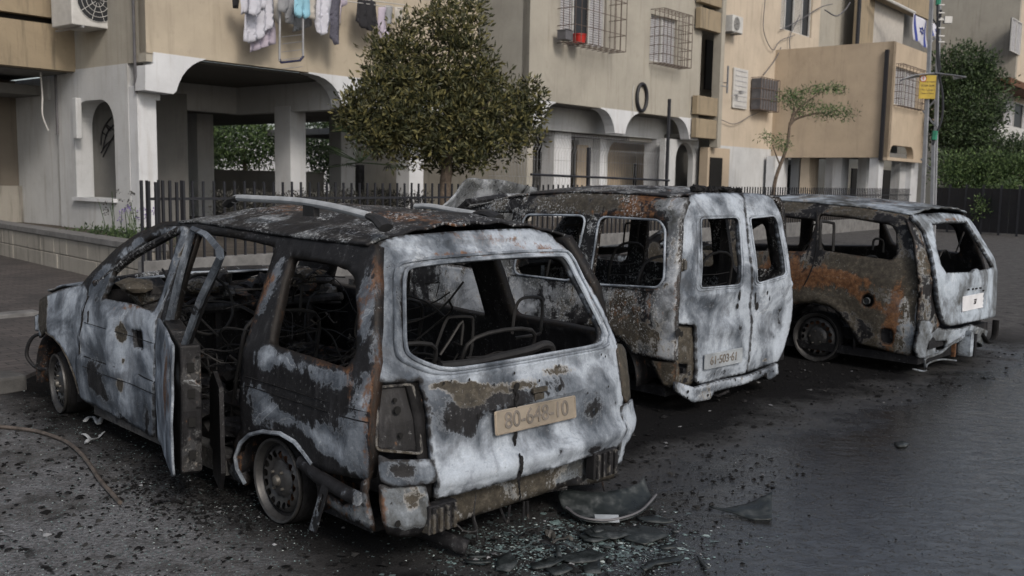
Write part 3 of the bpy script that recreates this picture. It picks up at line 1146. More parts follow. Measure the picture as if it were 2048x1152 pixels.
def plate(parent, car, X, corners, mat, s, size, dmat='digit', th=.006, proud=.012):
    P = [car.r3(px, py, X) for px, py in corners]
    mid = sum(P, Vector()) / 4
    ex = ((P[1] - P[0]) + (P[2] - P[3])).normalized()
    ez = ((P[0] - P[3]) + (P[1] - P[2]))
    ez = (ez - ex * ez.dot(ex)).normalized()
    en = ex.cross(ez)
    if en.x > 0:
        en = -en
    w = ((P[1] - P[0]).length + (P[2] - P[3]).length) / 2
    h = ((P[0] - P[3]).length + (P[1] - P[2]).length) / 2
    mid = mid + en * proud
    pts = rnd([(-w / 2, -h / 2), (w / 2, -h / 2), (w / 2, h / 2), (-w / 2, h / 2)], .012, 3)
    m = MB()
    m.prism(pts, lambda a, b, q: mid + ex * a + ez * b + en * q, 0, th)
    o = m.build('number_plate', mat, parent, bevel=.0015)
    m = MB()
    lp = [mid + ex * a * .975 + ez * b * .93 + en * (th + .001) for a, b in pts]
    m.tube(lp, .0022, 5, True)
    m.build('plate_rim', mat, o, True)
    ny = en
    mw = Matrix(((ex.x, ez.x, ny.x, 0), (ex.y, ez.y, ny.y, 0), (ex.z, ez.z, ny.z, 0), (0, 0, 0, 1)))
    mw.translation = mid + en * (th + .001)
    text('plate_digits', s, size, dmat, o, mw, .0018, bevel=.0012)
    return o, w, h


plate(tg, ca, X1, [(985, 823), (1147, 790), (1151, 835), (989, 872)], 'plate', '80-648-10', .098, proud=.004)


# rear lamp bays and rear corners
def lamp(parent, pts, X, off, mat, name, base=(.2, .1, .9), blobs=()):
    return rear_panel(name, ca, X, pts, [], mat, parent, step=.02, solid=.02, off=off, base=base, rr=.03, dent=.006, blobs=blobs)


lb = lamp(c1, [(755, 770), (836, 762), (843, 800), (857, 912), (835, 914), (750, 905), (747, 860)], X1, -.045, 'inner', 'lamp_bay', (.30, .02, .28), (('r', 800, 890, .05, .03, 0, .35),))
m = MB()
for px, py, r in ((793, 820, .016), (788, 800, .009), (800, 870, .011)):
    y, z = ca.rear(px, py, lambda a, b: X1(a, b) + .03)
    m.tube([(X1(y, z) + .02 + .01 * i, y, z) for i in range(2)], r, 12)
m.build('bulb_hole', 'hole', lb, True)
m = MB()
loop = [ca.r3(px, py, lambda a, b: X1(a, b) + .03) for px, py in rnd([(757, 774), (826, 768), (845, 908), (752, 900)], 12, 4)]
m.tube(loop, .006, 6, True, col=(.6, .1, .5))
m.build('lamp_gasket', 'inner', lb, True)
rear_panel('gate_gutter', ca, X1, [(820, 762), (842, 757), (862, 880), (872, 1000), (858, 1000), (845, 915)], [], 'soot', c1, step=.05, solid=.02, off=-.03)
# step under the lamp and bulging bumper corner
rear_panel('bumper_corner', ca, X1, [(748, 906), (770, 917), (856, 915), (866, 950), (862, 962), (775, 970), (735, 960)], [], 'm1', c1, step=.022, solid=.02, off=.028, base=(.75, .12, .1), rr=.012, blobs=[('s', 800, 940, .05, .03, 0, .5)])
rear_panel('bumper_corner', ca, X1, [(728, 965), (775, 972), (850, 968), (852, 1010), (846, 1066), (800, 1072), (762, 1066), (738, 1036), (728, 1000)], [], 'm3', c1, step=.022, solid=.02, off=.01, base=(.72, .15, .25), rr=.02,
           extra=lambda y, z: .035 * math.exp(-((z - .2) / .08) ** 2), blobs=[('r', 738, 1010, .04, .07, 0, .8), ('s', 800, 1062, .2, .03, 0, .6), ('o', 810, 1000, .1, .05, 0, .3)])
m = MB()
y, z = ca.rear(781, 1041, X1)
m.tube([(X1(y, z) - .047, y, z), (X1(y, z) - .05, y, z)], .014, 12)
m.build('tow_hole', 'hole', c1)
side_panel('bumper_corner', ca, Y1, [(740, 955), (738, 985), (752, 1062), (700, 1035), (655, 1005), (650, 985), (668, 990), (690, 1010), (722, 1000), (726, 962)], [], 'm3', c1, step=.025, solid=.012, off=.012, base=(.6, .3, .2), dent=.01)
m = MB()
m.tube([ca.s3(604, 922, .82), ca.s3(640, 955, .83), ca.s3(690, 985, .84), ca.s3(716, 998, .84)], .030, 10, col=(.4, .1, .1))
m.build('bumper_bracket', 'm1', c1, True)
m = MB()
a, b = ca.s3(652, 965, .86), ca.s3(624, 1062, .90)
d = (b - a)
ex = d.normalized()
ey = Vector((1, 0, 0))
vs, fs = mesh2d([(-.025, 0), (.025, 0), (.025, d.length), (-.025, d.length)], [rnd([(-.010, .05), (.010, .05), (.010, .13), (-.010, .13)], .009)], .02)
m.add([a + ey * p[0] + ex * p[1] for p in vs], fs, (.45, .1, .1))
m.build('hanging_bracket', 'm1', c1, False, .006)

# right-hand lamp bay and corner
rear_panel('lamp_bay', ca, X1, [(1230, 686), (1243, 688), (1252, 700), (1256, 745), (1260, 795), (1252, 806), (1243, 790), (1238, 740)], [], 'm3', c1, step=.02, solid=.015, off=.004, base=(.5, .15, .8), rr=.01)
rear_panel('bumper_corner', ca, X1, [(1240, 812), (1262, 796), (1270, 836), (1262, 866), (1246, 892), (1238, 930), (1229, 928), (1238, 890), (1246, 858)], [], 'm1', c1, step=.02, solid=.02, off=.012, base=(.8, .05, .15), rr=.012)

# valance and crash structure below the gate
val = rear_panel('rear_valance', ca, lambda y, z: -.82 + .13 * y * y, [(868, 970), (1000, 935), (1236, 870), (1232, 955), (1180, 969), (1132, 972), (1100, 984), (1048, 1000), (961, 1028), (909, 1048), (870, 1056)], [], 'm3', c1, step=.03, solid=.03, base=(.72, .1, .5), dent=.008,
           blobs=[('o', 960, 1000, .1, .06, 0, .4), ('s', 1100, 985, .3, .02, 0, .4)])
m = MB()
for (x0, x1, y0, y1, yy) in ((850, 906, 1010, 1066, 0), (1180, 1226, 905, 958, 0)):
    P = [ca.r3(px, py, -.86) for px, py in ((x0, y0), (x1, y0 - 14), (x1, y1 - 12), (x0, y1))]
    mid = sum(P, Vector()) / 4
    w = (P[1] - P[0]).length
    h = (P[0] - P[3]).length
    m.box(mid, (.05, w, h), col=(.15, .15, .4))
    for i in range(4):
        m.box(mid + Vector((-.03, (i - 1.5) * w / 4, 0)), (.02, w / 9, h * .9), col=(.35, .1, .5))
    m.build('crash_box', 'm3', c1, bevel=.004)
    m = MB()
m = MB()
m.tube([ca.r3(1050, 990, -.7), ca.r3(1100, 978, -.76), ca.r3(1133, 974, -.80)], .014, 8, col=(.3, .3, .3))
m.tube(smooth_path([ca.r3(868, 1090, -.72) + Vector((.5, 0, .03)), ca.r3(900, 1083, -.80), ca.r3(935, 1095, -.88)], 4), .033, 12, col=(.15, .2, .2))
m.build('exhaust_pipe', 'inner', c1, True)
m = MB()
for a, b in (((1000, 1015), (1012, 1045)), ((1020, 1010), (1015, 1048)), ((1048, 1002), (1046, 1044)), ((1055, 1002), (1056, 1040)), ((945, 1030), (955, 1080)), ((1205, 965), (1213, 1000))):
    m.tube([ca.r3(*a, -.80), ca.r3(*b, -.80)], .006, 6, col=(.2, .3, .2))
m.tube(smooth_path([ca.r3(952, 990, -.85), ca.r3(948, 1030, -.87), ca.r3(954, 1060, -.87), ca.r3(930, 1062, -.87), ca.r3(912, 1048, -.85)], 4), .003, 5, col=(.5, .1, .1))
m.build('hanging_wires', 'inner', c1, True)

# floor, firewall, arches, sills
m = MB()
m.box((.85, 0, .13), (2.9, 1.44, .06), col=(.1, .2, .05))
m.box((2.06, 0, .50), (.05, 1.46, .72), col=(.1, .15, .05))
m.box((-.35, 0, .30), (.8, 1.36, .08), col=(.1, .15, .05))
m.box((.9, 0, .22), (2.1, .22, .16), col=(.1, .2, .05))
m.box((1.24, .775, .165), (1.6, .08, .10), col=(.55, .1, .05))
m.box((1.24, -.775, .165), (1.6, .08, .10), col=(.2, .1, .05))
m.build('floor_pan', 'inner', c1)
for s in (1, -1):
    for xx in (0, 2.667):
        m = MB()
        n = 22
        r = .34 if xx == 0 else .36
        grid(m, lambda u, w: (xx + r * math.cos(u), s * (.81 - .30 * w), .19 + r * .92 * math.sin(u)), lin(-.15, PI + .15, n), lin(0, 1, 5), (.2, .45, .2))
        m.build('wheel_arch', 'inner', c1, True, .01)
m = MB()
m.box((0, 0, .19), (.08, 1.3, .08), col=(.1, .3, .1))
m.box((2.667, 0, .19), (.08, 1.3, .08), col=(.1, .3, .1))
m.build('axle', 'inner', c1)
# arch lip
m = MB()
m.tube([ca.s3(px, py, lambda a, b: Y1(a, b) + .004) for px, py in ((490, 968), (474, 938), (470, 914), (481, 886), (499, 869), (525, 863), (560, 867), (589, 884), (607, 905), (624, 928))], .010, 6, col=(.65, .1, .1))
m.build('arch_lip', 'm1', c1, True)
m = MB()
m.tube([ca.s3(px, py, lambda a, b: Y1(a, b) + .004) for px, py in ((92, 665), (108, 675), (122, 691), (136, 717), (150, 753), (159, 787))], .008, 6, col=(.4, .1, .6))
m.build('arch_lip', 'm1', c1, True)
wheel(c1, (0, .80, .195), 1)
wheel(c1, (0, -.80, .195), -1)
wheel(c1, (2.667, .80, .195), 1, steer=R(-6))
wheel(c1, (2.667, -.80, .195), -1, steer=R(-6))

# roof rails
for s in (1, -1):
    Yr = .575
    m = MB()
    if s > 0:
        q = [(468, 401), (476, 396), (520, 398), (590, 402), (650, 411), (700, 422), (738, 432)]
        P = [ca.s3(px, py, Yr) for px, py in q]
    else:
        q = [(832, 413), (860, 413), (900, 420), (950, 428)]
        P = [ca.s3(px, py, -Yr) for px, py in q]
    P = smooth_path(P, 5)
    m.tube(P, .021, 10, flat=.85)
    rr = m.build('roof_rail', 'rail', c1, True)
    m = MB()
    if s > 0:
        m.tube(smooth_path([ca.s3(738, 432, Yr), ca.s3(757, 440, Yr), ca.s3(772, 456, Yr)], 4), [.024, .027, .03, .032, .034, .036, .037, .038, .038], 8, flat=.6)
        m.build('rail_foot', 'tube', rr, True)
        m = MB()
        m.tube([ca.s3(478, 396, Yr), ca.s3(464, 400, Yr), ca.s3(455, 409, Yr)], [.024, .028, .030], 8, flat=.7)
        m.build('rail_foot', 'tube', rr, True)
        m = MB()
        a = ca.s3(622, 408, Yr)
        m.box(a + Vector((0, 0, -.025)), (.09, .03, .06))
    else:
        m.tube(smooth_path([ca.s3(950, 428, -Yr), ca.s3(975, 428, -Yr), ca.s3(998, 438, -Yr)], 4), [.022, .026, .03, .034, .036, .038, .04, .04, .04], 8, flat=.7)
    m.build('rail_foot', 'tube', rr, True)

# cabin remains
m = MB()
m.tube([(1.72, -.74, .74), (1.72, .74, .74)], .032, 9, col=(.35, .2, .2))
m.tube([(1.62, .74, .62), (1.75, .3, .80), (1.8, -.2, .78), (1.7, -.72, .7)], .014, 6, col=(.3, .2, .2))
m.build('dashboard_beam', 'inner', c1, True)
m = MB()
m.tube([(1.50 + .17 * math.sin(a) * .35, .36 + .17 * math.cos(a), .80 + .17 * math.sin(a)) for a in lin(0, 6.0, 26)], .009, 6)
m.tube([(1.50, .36, .80), (1.75, .36, .70)], .014, 6)
m.build('steering_wheel', 'tube', c1, True)
m = MB()
for k in range(4):
    m = MB()
    m.box((1.75, -.5 + k * .33, .55), (.03, .04, .45), col=(.2, .3, .1))
    if k < 3:
        m.build('dashboard_strut', 'inner', c1)
m.build('dashboard_strut', 'inner', c1)
lumps(c1, 'melted_dashboard', ((1.75, 2.0), (-.7, .7), (.74, .90)), 46, 'inner', 4, (.05, .13), (.38, .25, .3))
seat(c1, .80, .36, z1=.83)
seat(c1, .80, -.36, z1=.83)
seat(c1, -.12, .34, W=.50, z1=.78, head=False)
seat(c1, -.12, -.34, W=.50, z1=.78, head=False)
# two bare headrest hoops seen through the rear glass opening
m = MB()
XH = -.10
for q in ([(872, 734), (868, 710), (880, 672), (893, 640), (905, 634), (940, 634), (946, 645), (943, 700), (932, 728), (920, 730), (870, 733)], [(880, 710), (900, 680), (925, 643), (922, 690)]):
    m.tube(smooth_path([ca.r3(px, py, XH) for px, py in q], 3), .008, 6)
m.build('headrest_hoop', 'tube', c1, True)
m = MB()
for q in ([(1024, 668), (1030, 622), (1040, 600), (1060, 594), (1080, 596), (1085, 610), (1082, 655), (1076, 668), (1030, 676)],):
    m.tube(smooth_path([ca.r3(px, py, XH - .1) for px, py in q], 3), .009, 6)
m.build('headrest_hoop', 'tube', c1, True)
m = MB()
m.tube(smooth_path([ca.r3(px, py, -.55) for px, py in ((880, 733), (945, 726), (1000, 714), (1060, 700), (1085, 690), (1100, 692), (1104, 704))], 3), .022, 8)
m.build('luggage_bar', 'tube', c1, True)
junk(c1, 'loose_springs', ((-.5, 1.6), (-.6, .72), (.16, .62)), 120, 'tube', seed=3)
junk(c1, 'hanging_wires', ((.2, 1.7), (-.7, .7), (.5, 1.0)), 26, 'tube', seed=8, ln=.6)
lumps(c1, 'cabin_ash', ((-.6, 1.9), (-.65, .68), (.16, .42)), 110, 'inner', 7, (.05, .16), (.12, .15, .1))


# ================================================================== CAR 2: boxy van in the middle
cb = Car(1.18, 7.24, 135)
c2 = empty('burnt_van', (cb.o.x, cb.o.y, 0), cb.yaw)
tag(c2, 'burnt-out tall van in the middle with two pale rear doors, number plate 61-503-61', 'car wreck', 'burnt cars parked in a row')


def Y2(x, z):
    y = lerp_tab([(0, .76), (.15, .80), (.45, .84), (.9, .845), (1.0, .82), (1.35, .745), (1.42, .71), (1.50, .61)], z)
    if x > 2.3:
        y -= min(.4, (x - 2.3) ** 2 * .35)
    if x < -.45:
        y -= min(.3, (x + .45) ** 2 * .4)
    return max(y, .35)


def X2(y, z):
    return lerp_tab([(0, -.66), (.15, -.68), (.3, -.70), (.9, -.70), (1.0, -.69), (1.35, -.625), (1.45, -.59), (1.50, -.53), (1.53, -.45)], z) + .06 * min(1, y * y) + min(.3, max(0, abs(y) - .7) ** 2 * 2.5)


W1 = [(1049, 429), (1173, 431), (1145, 562), (1029, 548)]
W2 = [(1199, 433), (1318, 440), (1331, 457), (1328, 560), (1316, 575), (1181, 568)]
W0 = [(1.03, .83), (1.72, .86), (1.55, 1.10), (1.28, 1.29), (.90, 1.31)]
so2 = [cb.side(px, py, Y2) for px, py in ((1349, 724), (1352, 640), (1356, 560), (1359, 500), (1362, 444), (1370, 410), (1377, 395), (1271, 386), (1149, 383), (1060, 388), (1000, 398), (960, 410))]
so2 += [(1.55, 1.30), (1.95, 1.04), (2.02, .92), (2.02, .18), (.45, .18), (.36, .36), (.27, .46), (.12, .53), (0, .545), (-.12, .53), (-.27, .46), (-.34, .39)]
print('so2', [(round(a, 2), round(b, 2)) for a, b in so2])
hh = [[cb.side(px, py, Y2) for px, py in w] for w in (W1, W2)]


def ribs2(x, z):
    e = 0
    if .48 < z < .62 and x > -.5:
        e += .006
    e -= .006 * math.exp(-((z - .80) / .012) ** 2)
    return e


bl2 = [('a', -.62, .9, .10, .8, 0, .7), ('r', -.25, 1.40, .2, .1, 0, .5), ('r', -.35, .72, .35, .18, 0, .22), ('o', .2, 1.4, .6, .1, 0, .45), ('o', -.3, .55, .4, .12, 0, .5), ('a', -.45, .50, .3, .1, 0, .4),
       ('a', -.5, 1.42, .25, .06, 0, .4), ('a', .9, .62, .4, .2, 0, .35), ('r', -.1, 1.33, .4, .02, 0, .4), ('a', .1, .74, .3, .05, 0, .45), ('s', .1, 1.40, .7, .06, 0, .15), ('a', 1.1, .75, .3, .3, 0, .3), ('a', 1.3, .7, .4, .4, 0, .5)]
side_panel('body_side', cb, Y2, so2, hh + [W0], 'm2', c2, step=.03, solid=.045, base=(.38, .22, .30), hr=.06, local=True, blobs=bl2, extra=ribs2, dent=.010)
side_panel('body_side', cb, Y2, [(max(a, -.56), b) for a, b in so2], [[(.82, .86), (.74, 1.28), (.1, 1.28), (.1, .86)], [(0, .88), (0, 1.28), (-.4, 1.27), (-.44, .88)], W0], 'm2', c2, step=.05, solid=.05, base=(.3, .2, .2), hr=.06, local=True, sign=-1)
for name, w in (('window_flange', hh[0]), ('window_flange', hh[1])):
    m = MB()
    lp = rnd([tuple(p) for p in w], .07, 5)
    m.tube([(a, Y2(a, b) + .003, b) for a, b in resample(lp, .04)], .008, 6, True, col=(.95, .05, .05))
    m.build(name, 'm1', c2, True)
m = MB()
for xx in (.03, .86, 1.02):
    m.tube([(xx, Y2(xx, z) + .002, z) for z in lin(.22, 1.38, 14)], .0035, 5)
m.tube([(x, Y2(x, .83) + .002, .83) for x in lin(-.5, 1.0, 10)], .003, 5)
m.build('door_gap', 'soot', c2)
# front wing, bonnet sprung open, nose
for s in (1, -1):
    side_panel('front_wing', cb, Y2, [(2.02, .92), (2.02, .2), (2.2, .2), (2.32, .40), (2.5, .50), (2.69, .54), (2.9, .50), (3.05, .38), (3.3, .36), (3.3, .62), (3.0, .80), (2.5, .90)], [], 'm2', c2, step=.05, solid=.012, base=(.5, .2, .2), sign=s, local=True)
m = MB()
P = [cb.r3(px, py, 2.1) for px, py in ((884, 415), (905, 392), (928, 359), (960, 359), (1010, 363), (1075, 377))]
low = [(2.05, p.y, 1.16) for p in P]


def bon(u, w):
    q = smooth_path(P, 5)
    k = min(len(q) - 1, int(w * (len(q) - 1)))
    p = q[k]
    return (p.x + .25 * (1 - u) - .05 * math.sin(w * PI), p.y, 1.02 + (p.z - 1.02) * u + .01 * nz(u * 4, w * 6))


grid(m, bon, lin(0, 1, 12), lin(0, 1, 26), lambda u, w: (.62, .1, .15))
m.build('raised_bonnet', 'm2', c2, True, .015)
m = MB()
m.box((3.2, 0, .5), (.08, 1.3, .16), col=(.4, .2, .2))
m.box((2.7, 0, .5), (.6, .6, .4), col=(.2, .3, .1))
m.build('front_crossmember', 'inner', c2)

top2 = sorted(p for p in so2[5:13])


def roof2(u, w):
    x = -.50 + 2.05 * u
    ze = lerp_tab(top2, x) - .01
    zc = ze + lerp_tab([(-.5, .015), (0, .045), (1.5, .055)], x)
    z = ze + (zc - ze) * (1 - abs(w) ** 2.5) + (.004 * math.cos(w * 25) + .007 * nz(x * 2.5, w * 3, 9)) * min(1, (1 - abs(w)) * 6)
    return (x + (.10 * (1 - w * w) if u > .95 else 0), w * (Y2(x, ze) + .005), z)


m = MB()
grid(m, roof2, lin(0, 1, 60), lin(-1, 1, 44), lambda u, w: (.45 if u < .25 else .35, .35, .35 if abs(w) > .5 else .15))
m.build('roof', 'm2', c2, True, .012)
m = MB()
for s in (-1, 1):
    m.tube(smooth_path([(2.0, s * .80, .93), (1.8, s * .77, 1.12), (1.55, s * .70, 1.33), (1.5, s * .69, 1.37)], 5), .03, 8, col=(.4, .2, .2))
m.tube(smooth_path([(1.5, .68, 1.37), (1.62, 0, 1.41), (1.5, -.68, 1.37)], 8), .026, 8, col=(.4, .2, .2))
m.build('windscreen_frame', 'm2', c2, True)

# rear doors
ld = [(1376, 392), (1385, 388), (1420, 385), (1479, 386), (1487, 424), (1498, 520), (1502, 560), (1496, 610), (1500, 640), (1498, 690), (1489, 746), (1440, 757), (1396, 768), (1391, 765), (1391, 655), (1388, 650), (1352, 647), (1354, 580), (1359, 510), (1362, 446)]
lh = [(1400, 437), (1470, 434), (1476, 440), (1482, 520), (1480, 566), (1474, 570), (1402, 576), (1399, 570)]
rdr = [(1482, 386), (1520, 387), (1540, 394), (1555, 418), (1566, 455), (1577, 520), (1583, 575), (1584, 610), (1579, 650), (1570, 690), (1556, 722), (1520, 735), (1492, 744), (1501, 690), (1503, 640), (1499, 610), (1505, 560), (1501, 520), (1490, 424)]
rh = [(1498, 436), (1546, 431), (1553, 440), (1570, 545), (1566, 551), (1518, 566), (1512, 562)]


def dents(y, z):
    e = -.02 * math.exp(-((y - .25) / .16) ** 2 - ((z - .66) / .07) ** 2)
    e += .02 * math.exp(-((y - .2) / .2) ** 2 - ((z - .54) / .05) ** 2)
    e -= .02 * math.exp(-((y + .45) / .12) ** 2 - ((z - .55) / .15) ** 2)
    e += .012 * math.exp(-((z - .80) / .02) ** 2)
    return e


for nm, o_, h_, bs in (('rear_door', ld, lh, (('s', 1380, 560, .05, .12, 0, .3), ('s', 1440, 745, .25, .04, 0, .5), ('o', 1470, 600, .08, .1, 0, .3), ('s', 1478, 650, .05, .12, 0, .3), ('s', 1425, 610, .15, .04, 0, .3), ('s', 1440, 400, .06, .03, 0, .4))),
                       ('rear_door', rdr, rh, (('s', 1510, 600, .08, .06, 0, .3), ('s', 1560, 640, .05, .12, 0, .4), ('o', 1530, 720, .2, .03, 0, .5), ('s', 1545, 670, .08, .02, 30, .4)))):
    d_ = rear_panel(nm, cb, X2, o_, [h_], 'm1', c2, step=.024, solid=.035, base=(.92, .03, .1), hr=.02, rr=.01, blobs=bs, extra=dents, dent=.007, off=.006)
    m = MB()
    lp = [cb.rear(px, py, X2) for px, py in h_]
    cy, cz = sum(p[0] for p in lp) / len(lp), sum(p[1] for p in lp) / len(lp)
    for k, r_ in ((1.0, .006), (1.14, .006)):
        m.tube([(X2(cy + (a - cy) * k, cz + (b - cz) * k) - .008, cy + (a - cy) * k, cz + (b - cz) * (k * .5 + .5)) for a, b in resample(rnd(lp, .03), .03)], r_, 6, True, col=(.95, .05, .05))
    m.build('window_flange', 'm1', d_, True)
    if nm == 'rear_door' and o_ is ld:
        plate(d_, cb, X2, [(1403, 707), (1478, 695), (1479, 722), (1402, 740)], 'plate2', '61·503·61', .082, proud=.022)
m = MB()
for q in (((1476, 590, 7, 12), (1474, 612, 8, 6)), ((1508, 597, 5, 14), (1511, 612, 12, 9)), ((1532, 585, 4, 5), (1537, 596, 3, 6))):
    for px, py, a, b in q:
        y, z = cb.rear(px, py, X2)
        m.add([(X2(y, z) - dents(y, z) - .013, y + a / 500 * math.cos(t), z + b / 290 * math.sin(t)) for t in [2 * PI * i / 9 for i in range(9)]], [tuple(range(9))])
m.build('handle_holes', 'hole', c2)
m = MB()
p = cb.r3(1365, 530, X2)
m.box(p + Vector((.005, 0, 0)), (.035, .05, .085), col=(.3, .1, .9))
m.build('door_hinge', 'm2', c2, bevel=.004)
m = MB()
p = cb.r3(1365, 530, X2)
m.box(p + Vector((-.02, 0, 0)), (.02, .028, .06), col=(.3, .1, .9))
m.build('hinge_cap', 'hub', c2, bevel=.004)

# lamp recess, corner mounts and bumper beam
rear_panel('lamp_recess', cb, X2, [(1351, 650), (1391, 655), (1391, 770), (1370, 775), (1346, 778), (1349, 724)], [[(1353, 684), (1361, 686), (1361, 700), (1353, 699)], [(1361, 728), (1378, 729), (1378, 748), (1361, 748)]], 'm3', c2, step=.022, solid=.015, off=-.02, base=(.5, .2, .55), hr=.01, dent=.02)
side_panel('corner_mount', cb, Y2, [(1349, 726), (1346, 780), (1325, 772), (1312, 752), (1300, 722)], [], 'm3', c2, step=.025, solid=.015, off=-.01, base=(.55, .25, .6), dent=.012)
rear_panel('bumper_beam', cb, lambda y, z: -.74 + .06 * y * y, [(1345, 765), (1390, 775), (1440, 762), (1500, 750), (1556, 727), (1558, 748), (1540, 760), (1528, 752), (1500, 765), (1430, 784), (1421, 799), (1386, 805), (1343, 785)], [], 'm1', c2, step=.022, solid=.03, base=(.85, .05, .25), dent=.008,
           blobs=[('s', 1420, 778, .2, .02, 0, .5), ('s', 1530, 750, .1, .03, 0, .4)])
m = MB()
for px, py, r_ in ((1375, 783, .012), (1374, 795, .009), (1415, 790, .010), (1395, 765, .012), (1355, 665, .03), (1362, 668, .02), (1470, 760, .008), (1520, 745, .012), (1546, 742, .007)):
    y, z = cb.rear(px, py, lambda a, b: -.74 + .06 * a * a)
    m.add([(-.745 + .06 * y * y, y + r_ * math.cos(t), z + r_ * math.sin(t)) for t in [2 * PI * i / 10 for i in range(10)]], [tuple(range(10))])
m.build('bolt_holes', 'hole', c2)
m = MB()
m.box((.72, 0, .13), (2.5, 1.4, .06), col=(.1, .2, .05))
m.box((-.3, 0, .26), (.7, 1.34, .10), col=(.1, .2, .05))
m.box((2.05, 0, .5), (.05, 1.5, .75), col=(.1, .2, .05))
m.box((1.22, .77, .17), (1.6, .1, .1), col=(.3, .2, .1))
m.box((1.22, -.77, .17), (1.6, .1, .1), col=(.3, .2, .1))
m.tube([(-.5, .3, .09), (-.66, .25, .06), (-.72, .2, .1)], .012, 6)
m.tube([(-.5, -.3, .12), (-.66, -.35, .10), (-.70, -.38, .16)], .012, 6)
m.build('floor_pan', 'inner', c2)
for s in (1, -1):
    for xx in (0, 2.69):
        m = MB()
        grid(m, lambda u, w: (xx + .35 * math.cos(u), s * (.80 - .28 * w), .19 + .33 * math.sin(u)), lin(-.1, PI + .1, 18), lin(0, 1, 4), (.2, .4, .2))
        m.build('wheel_arch', 'inner', c2, True, .01)
        wheel(c2, (xx, s * .77, .195), s)
m = MB()
m.tube([(1.75, -.7, .8), (1.75, .7, .8)], .035, 8, col=(.3, .2, .2))
m.build('dashboard_beam', 'inner', c2, True)
lumps(c2, 'melted_dashboard', ((1.75, 2.0), (-.7, .7), (.8, 1.0)), 40, 'inner', 14, (.06, .14), (.5, .2, .3))
for y in (.38, -.38):
    seat(c2, .82, y, z1=1.0)
    seat(c2, -.05, y, z1=.98, head=False)
m = MB()
m.prism([(.0, .3), (.0, 1.28), (-.04, 1.28), (-.12, .9), (-.35, .62), (-.35, .3)], lambda a, b, h: (a, h, b), -.76, -.72, (.15, .2, .1))
m.build('inner_pillar', 'inner', c2)
junk(c2, 'loose_springs', ((-.4, 1.6), (-.6, .6), (.2, .7)), 70, 'tube', seed=13)
lumps(c2, 'cabin_ash', ((-.5, 1.9), (-.65, .68), (.18, .5)), 90, 'inner', 17, (.06, .17), (.15, .15, .1))
lumps(c2, 'roof_char', ((-.47, -.35), (-.25, .25), (1.50, 1.515)), 16, 'soot', 19, (.02, .05))

# ================================================================== CAR 3: estate car on the right
cc = Car(3.23, 8.84, 135)
c3 = empty('burnt_estate_car', (cc.o.x, cc.o.y, 0), cc.yaw)
tag(c3, 'burnt-out low estate car furthest right with rust streaked flank and pale tailgate', 'car wreck', 'burnt cars parked in a row')


def Y3(x, z):
    y = lerp_tab([(0, .76), (.15, .79), (.35, .825), (.6, .835), (.78, .815), (.9, .775), (1.25, .66), (1.32, .62), (1.40, .52)], z)
    if x < -.5:
        y -= min(.35, (x + .5) ** 2 * .42)
    if x > 2.4:
        y -= min(.4, (x - 2.4) ** 2 * .3)
    return max(y, .35)


def X3(y, z):
    return lerp_tab([(0, -.96), (.15, -1.0), (.38, -1.04), (.8, -1.03), (.92, -.99), (1.1, -.90), (1.27, -.81), (1.33, -.76), (1.37, -.68)], z) + .09 * min(1, y * y) + min(.3, max(0, abs(y) - .66) ** 2 * 2)


W3 = [cc.side(px, py, Y3) for px, py in ((1637, 427), (1700, 434), (1779, 447), (1792, 462), (1793, 512), (1783, 520), (1710, 510), (1643, 500))]
W3b = [(.13, .97), (.10, 1.25), (.80, 1.29), (.88, .93)]
W3c = [(1.0, .92), (.93, 1.28), (1.2, 1.26), (1.75, .95), (1.72, .90)]
so3 = [cc.side(px, py, Y3) for px, py in ((1821, 713), (1835, 640), (1840, 560), (1838, 500), (1828, 450), (1818, 428), (1760, 418), (1700, 411), (1620, 404), (1547, 399))]
so3 += [(.9, 1.36), (1.25, 1.33), (1.6, 1.17), (2.0, .90), (2.02, .80), (2.02, .17), (.42, .17), (.37, .30), (.30, .42), (.18, .50), (0, .53), (-.16, .51), (-.29, .43), (-.36, .34), (-.42, .22)]
print('so3', [(round(a, 2), round(b, 2)) for a, b in so3])


def fl3(x, z):
    e = .02 * math.exp(-((abs(math.hypot(x, z - .19) - .38)) / .04) ** 2) * (1 if z > .2 else 0)
    return e


bl3 = [('r', -.25, .78, .35, .06, 8, .75), ('r', -.45, .62, .25, .05, 25, .7), ('r', -.70, .50, .06, .28, 8, .85), ('r', .05, .72, .25, .08, 0, .6), ('r', .35, .75, .2, .2, 0, .9), ('a', -.35, .53, .3, .02, 0, .5), ('a', .0, .62, .2, .025, -20, .5),
       ('a', -.80, .8, .1, .4, 0, .35), ('a', -.6, 1.38, .6, .03, 0, .9), ('o', -.5, .85, .4, .12, 0, .55), ('o', -.1, .55, .4, .06, 0, .5), ('a', -.85, .4, .12, .25, 0, .6), ('a', .15, 1.1, .05, .25, 0, .4), ('a', -.74, .62, .1, .1, 0, .6)]
side_panel('body_side', cc, Y3, so3, [W3, W3b, W3c, [(-.485 + .05 * math.cos(t), .60 + .055 * math.sin(t)) for t in [2 * PI * i / 14 for i in range(14)]], [(-.60, .25), (-.70, .25), (-.70, .38), (-.60, .38)]], 'm3', c3, step=.028, solid=.03, base=(.34, .18, .5), hr=.05, local=True, blobs=bl3, extra=fl3)
side_panel('body_side', cc, Y3, so3, [W3, W3b, W3c], 'inner', c3, step=.05, solid=.05, base=(.3, .2, .2), hr=.05, local=True, sign=-1)
m = MB()
m.tube(smooth_path([(.12, Y3(.12, 1.3), 1.33), (.05, Y3(.05, 1) + .003, .98), (.06, Y3(.06, .8) + .003, .78), (.15, Y3(.1, .7) + .003, .60), (.30, Y3(.3, .5) + .003, .44)], 5), .006, 5)
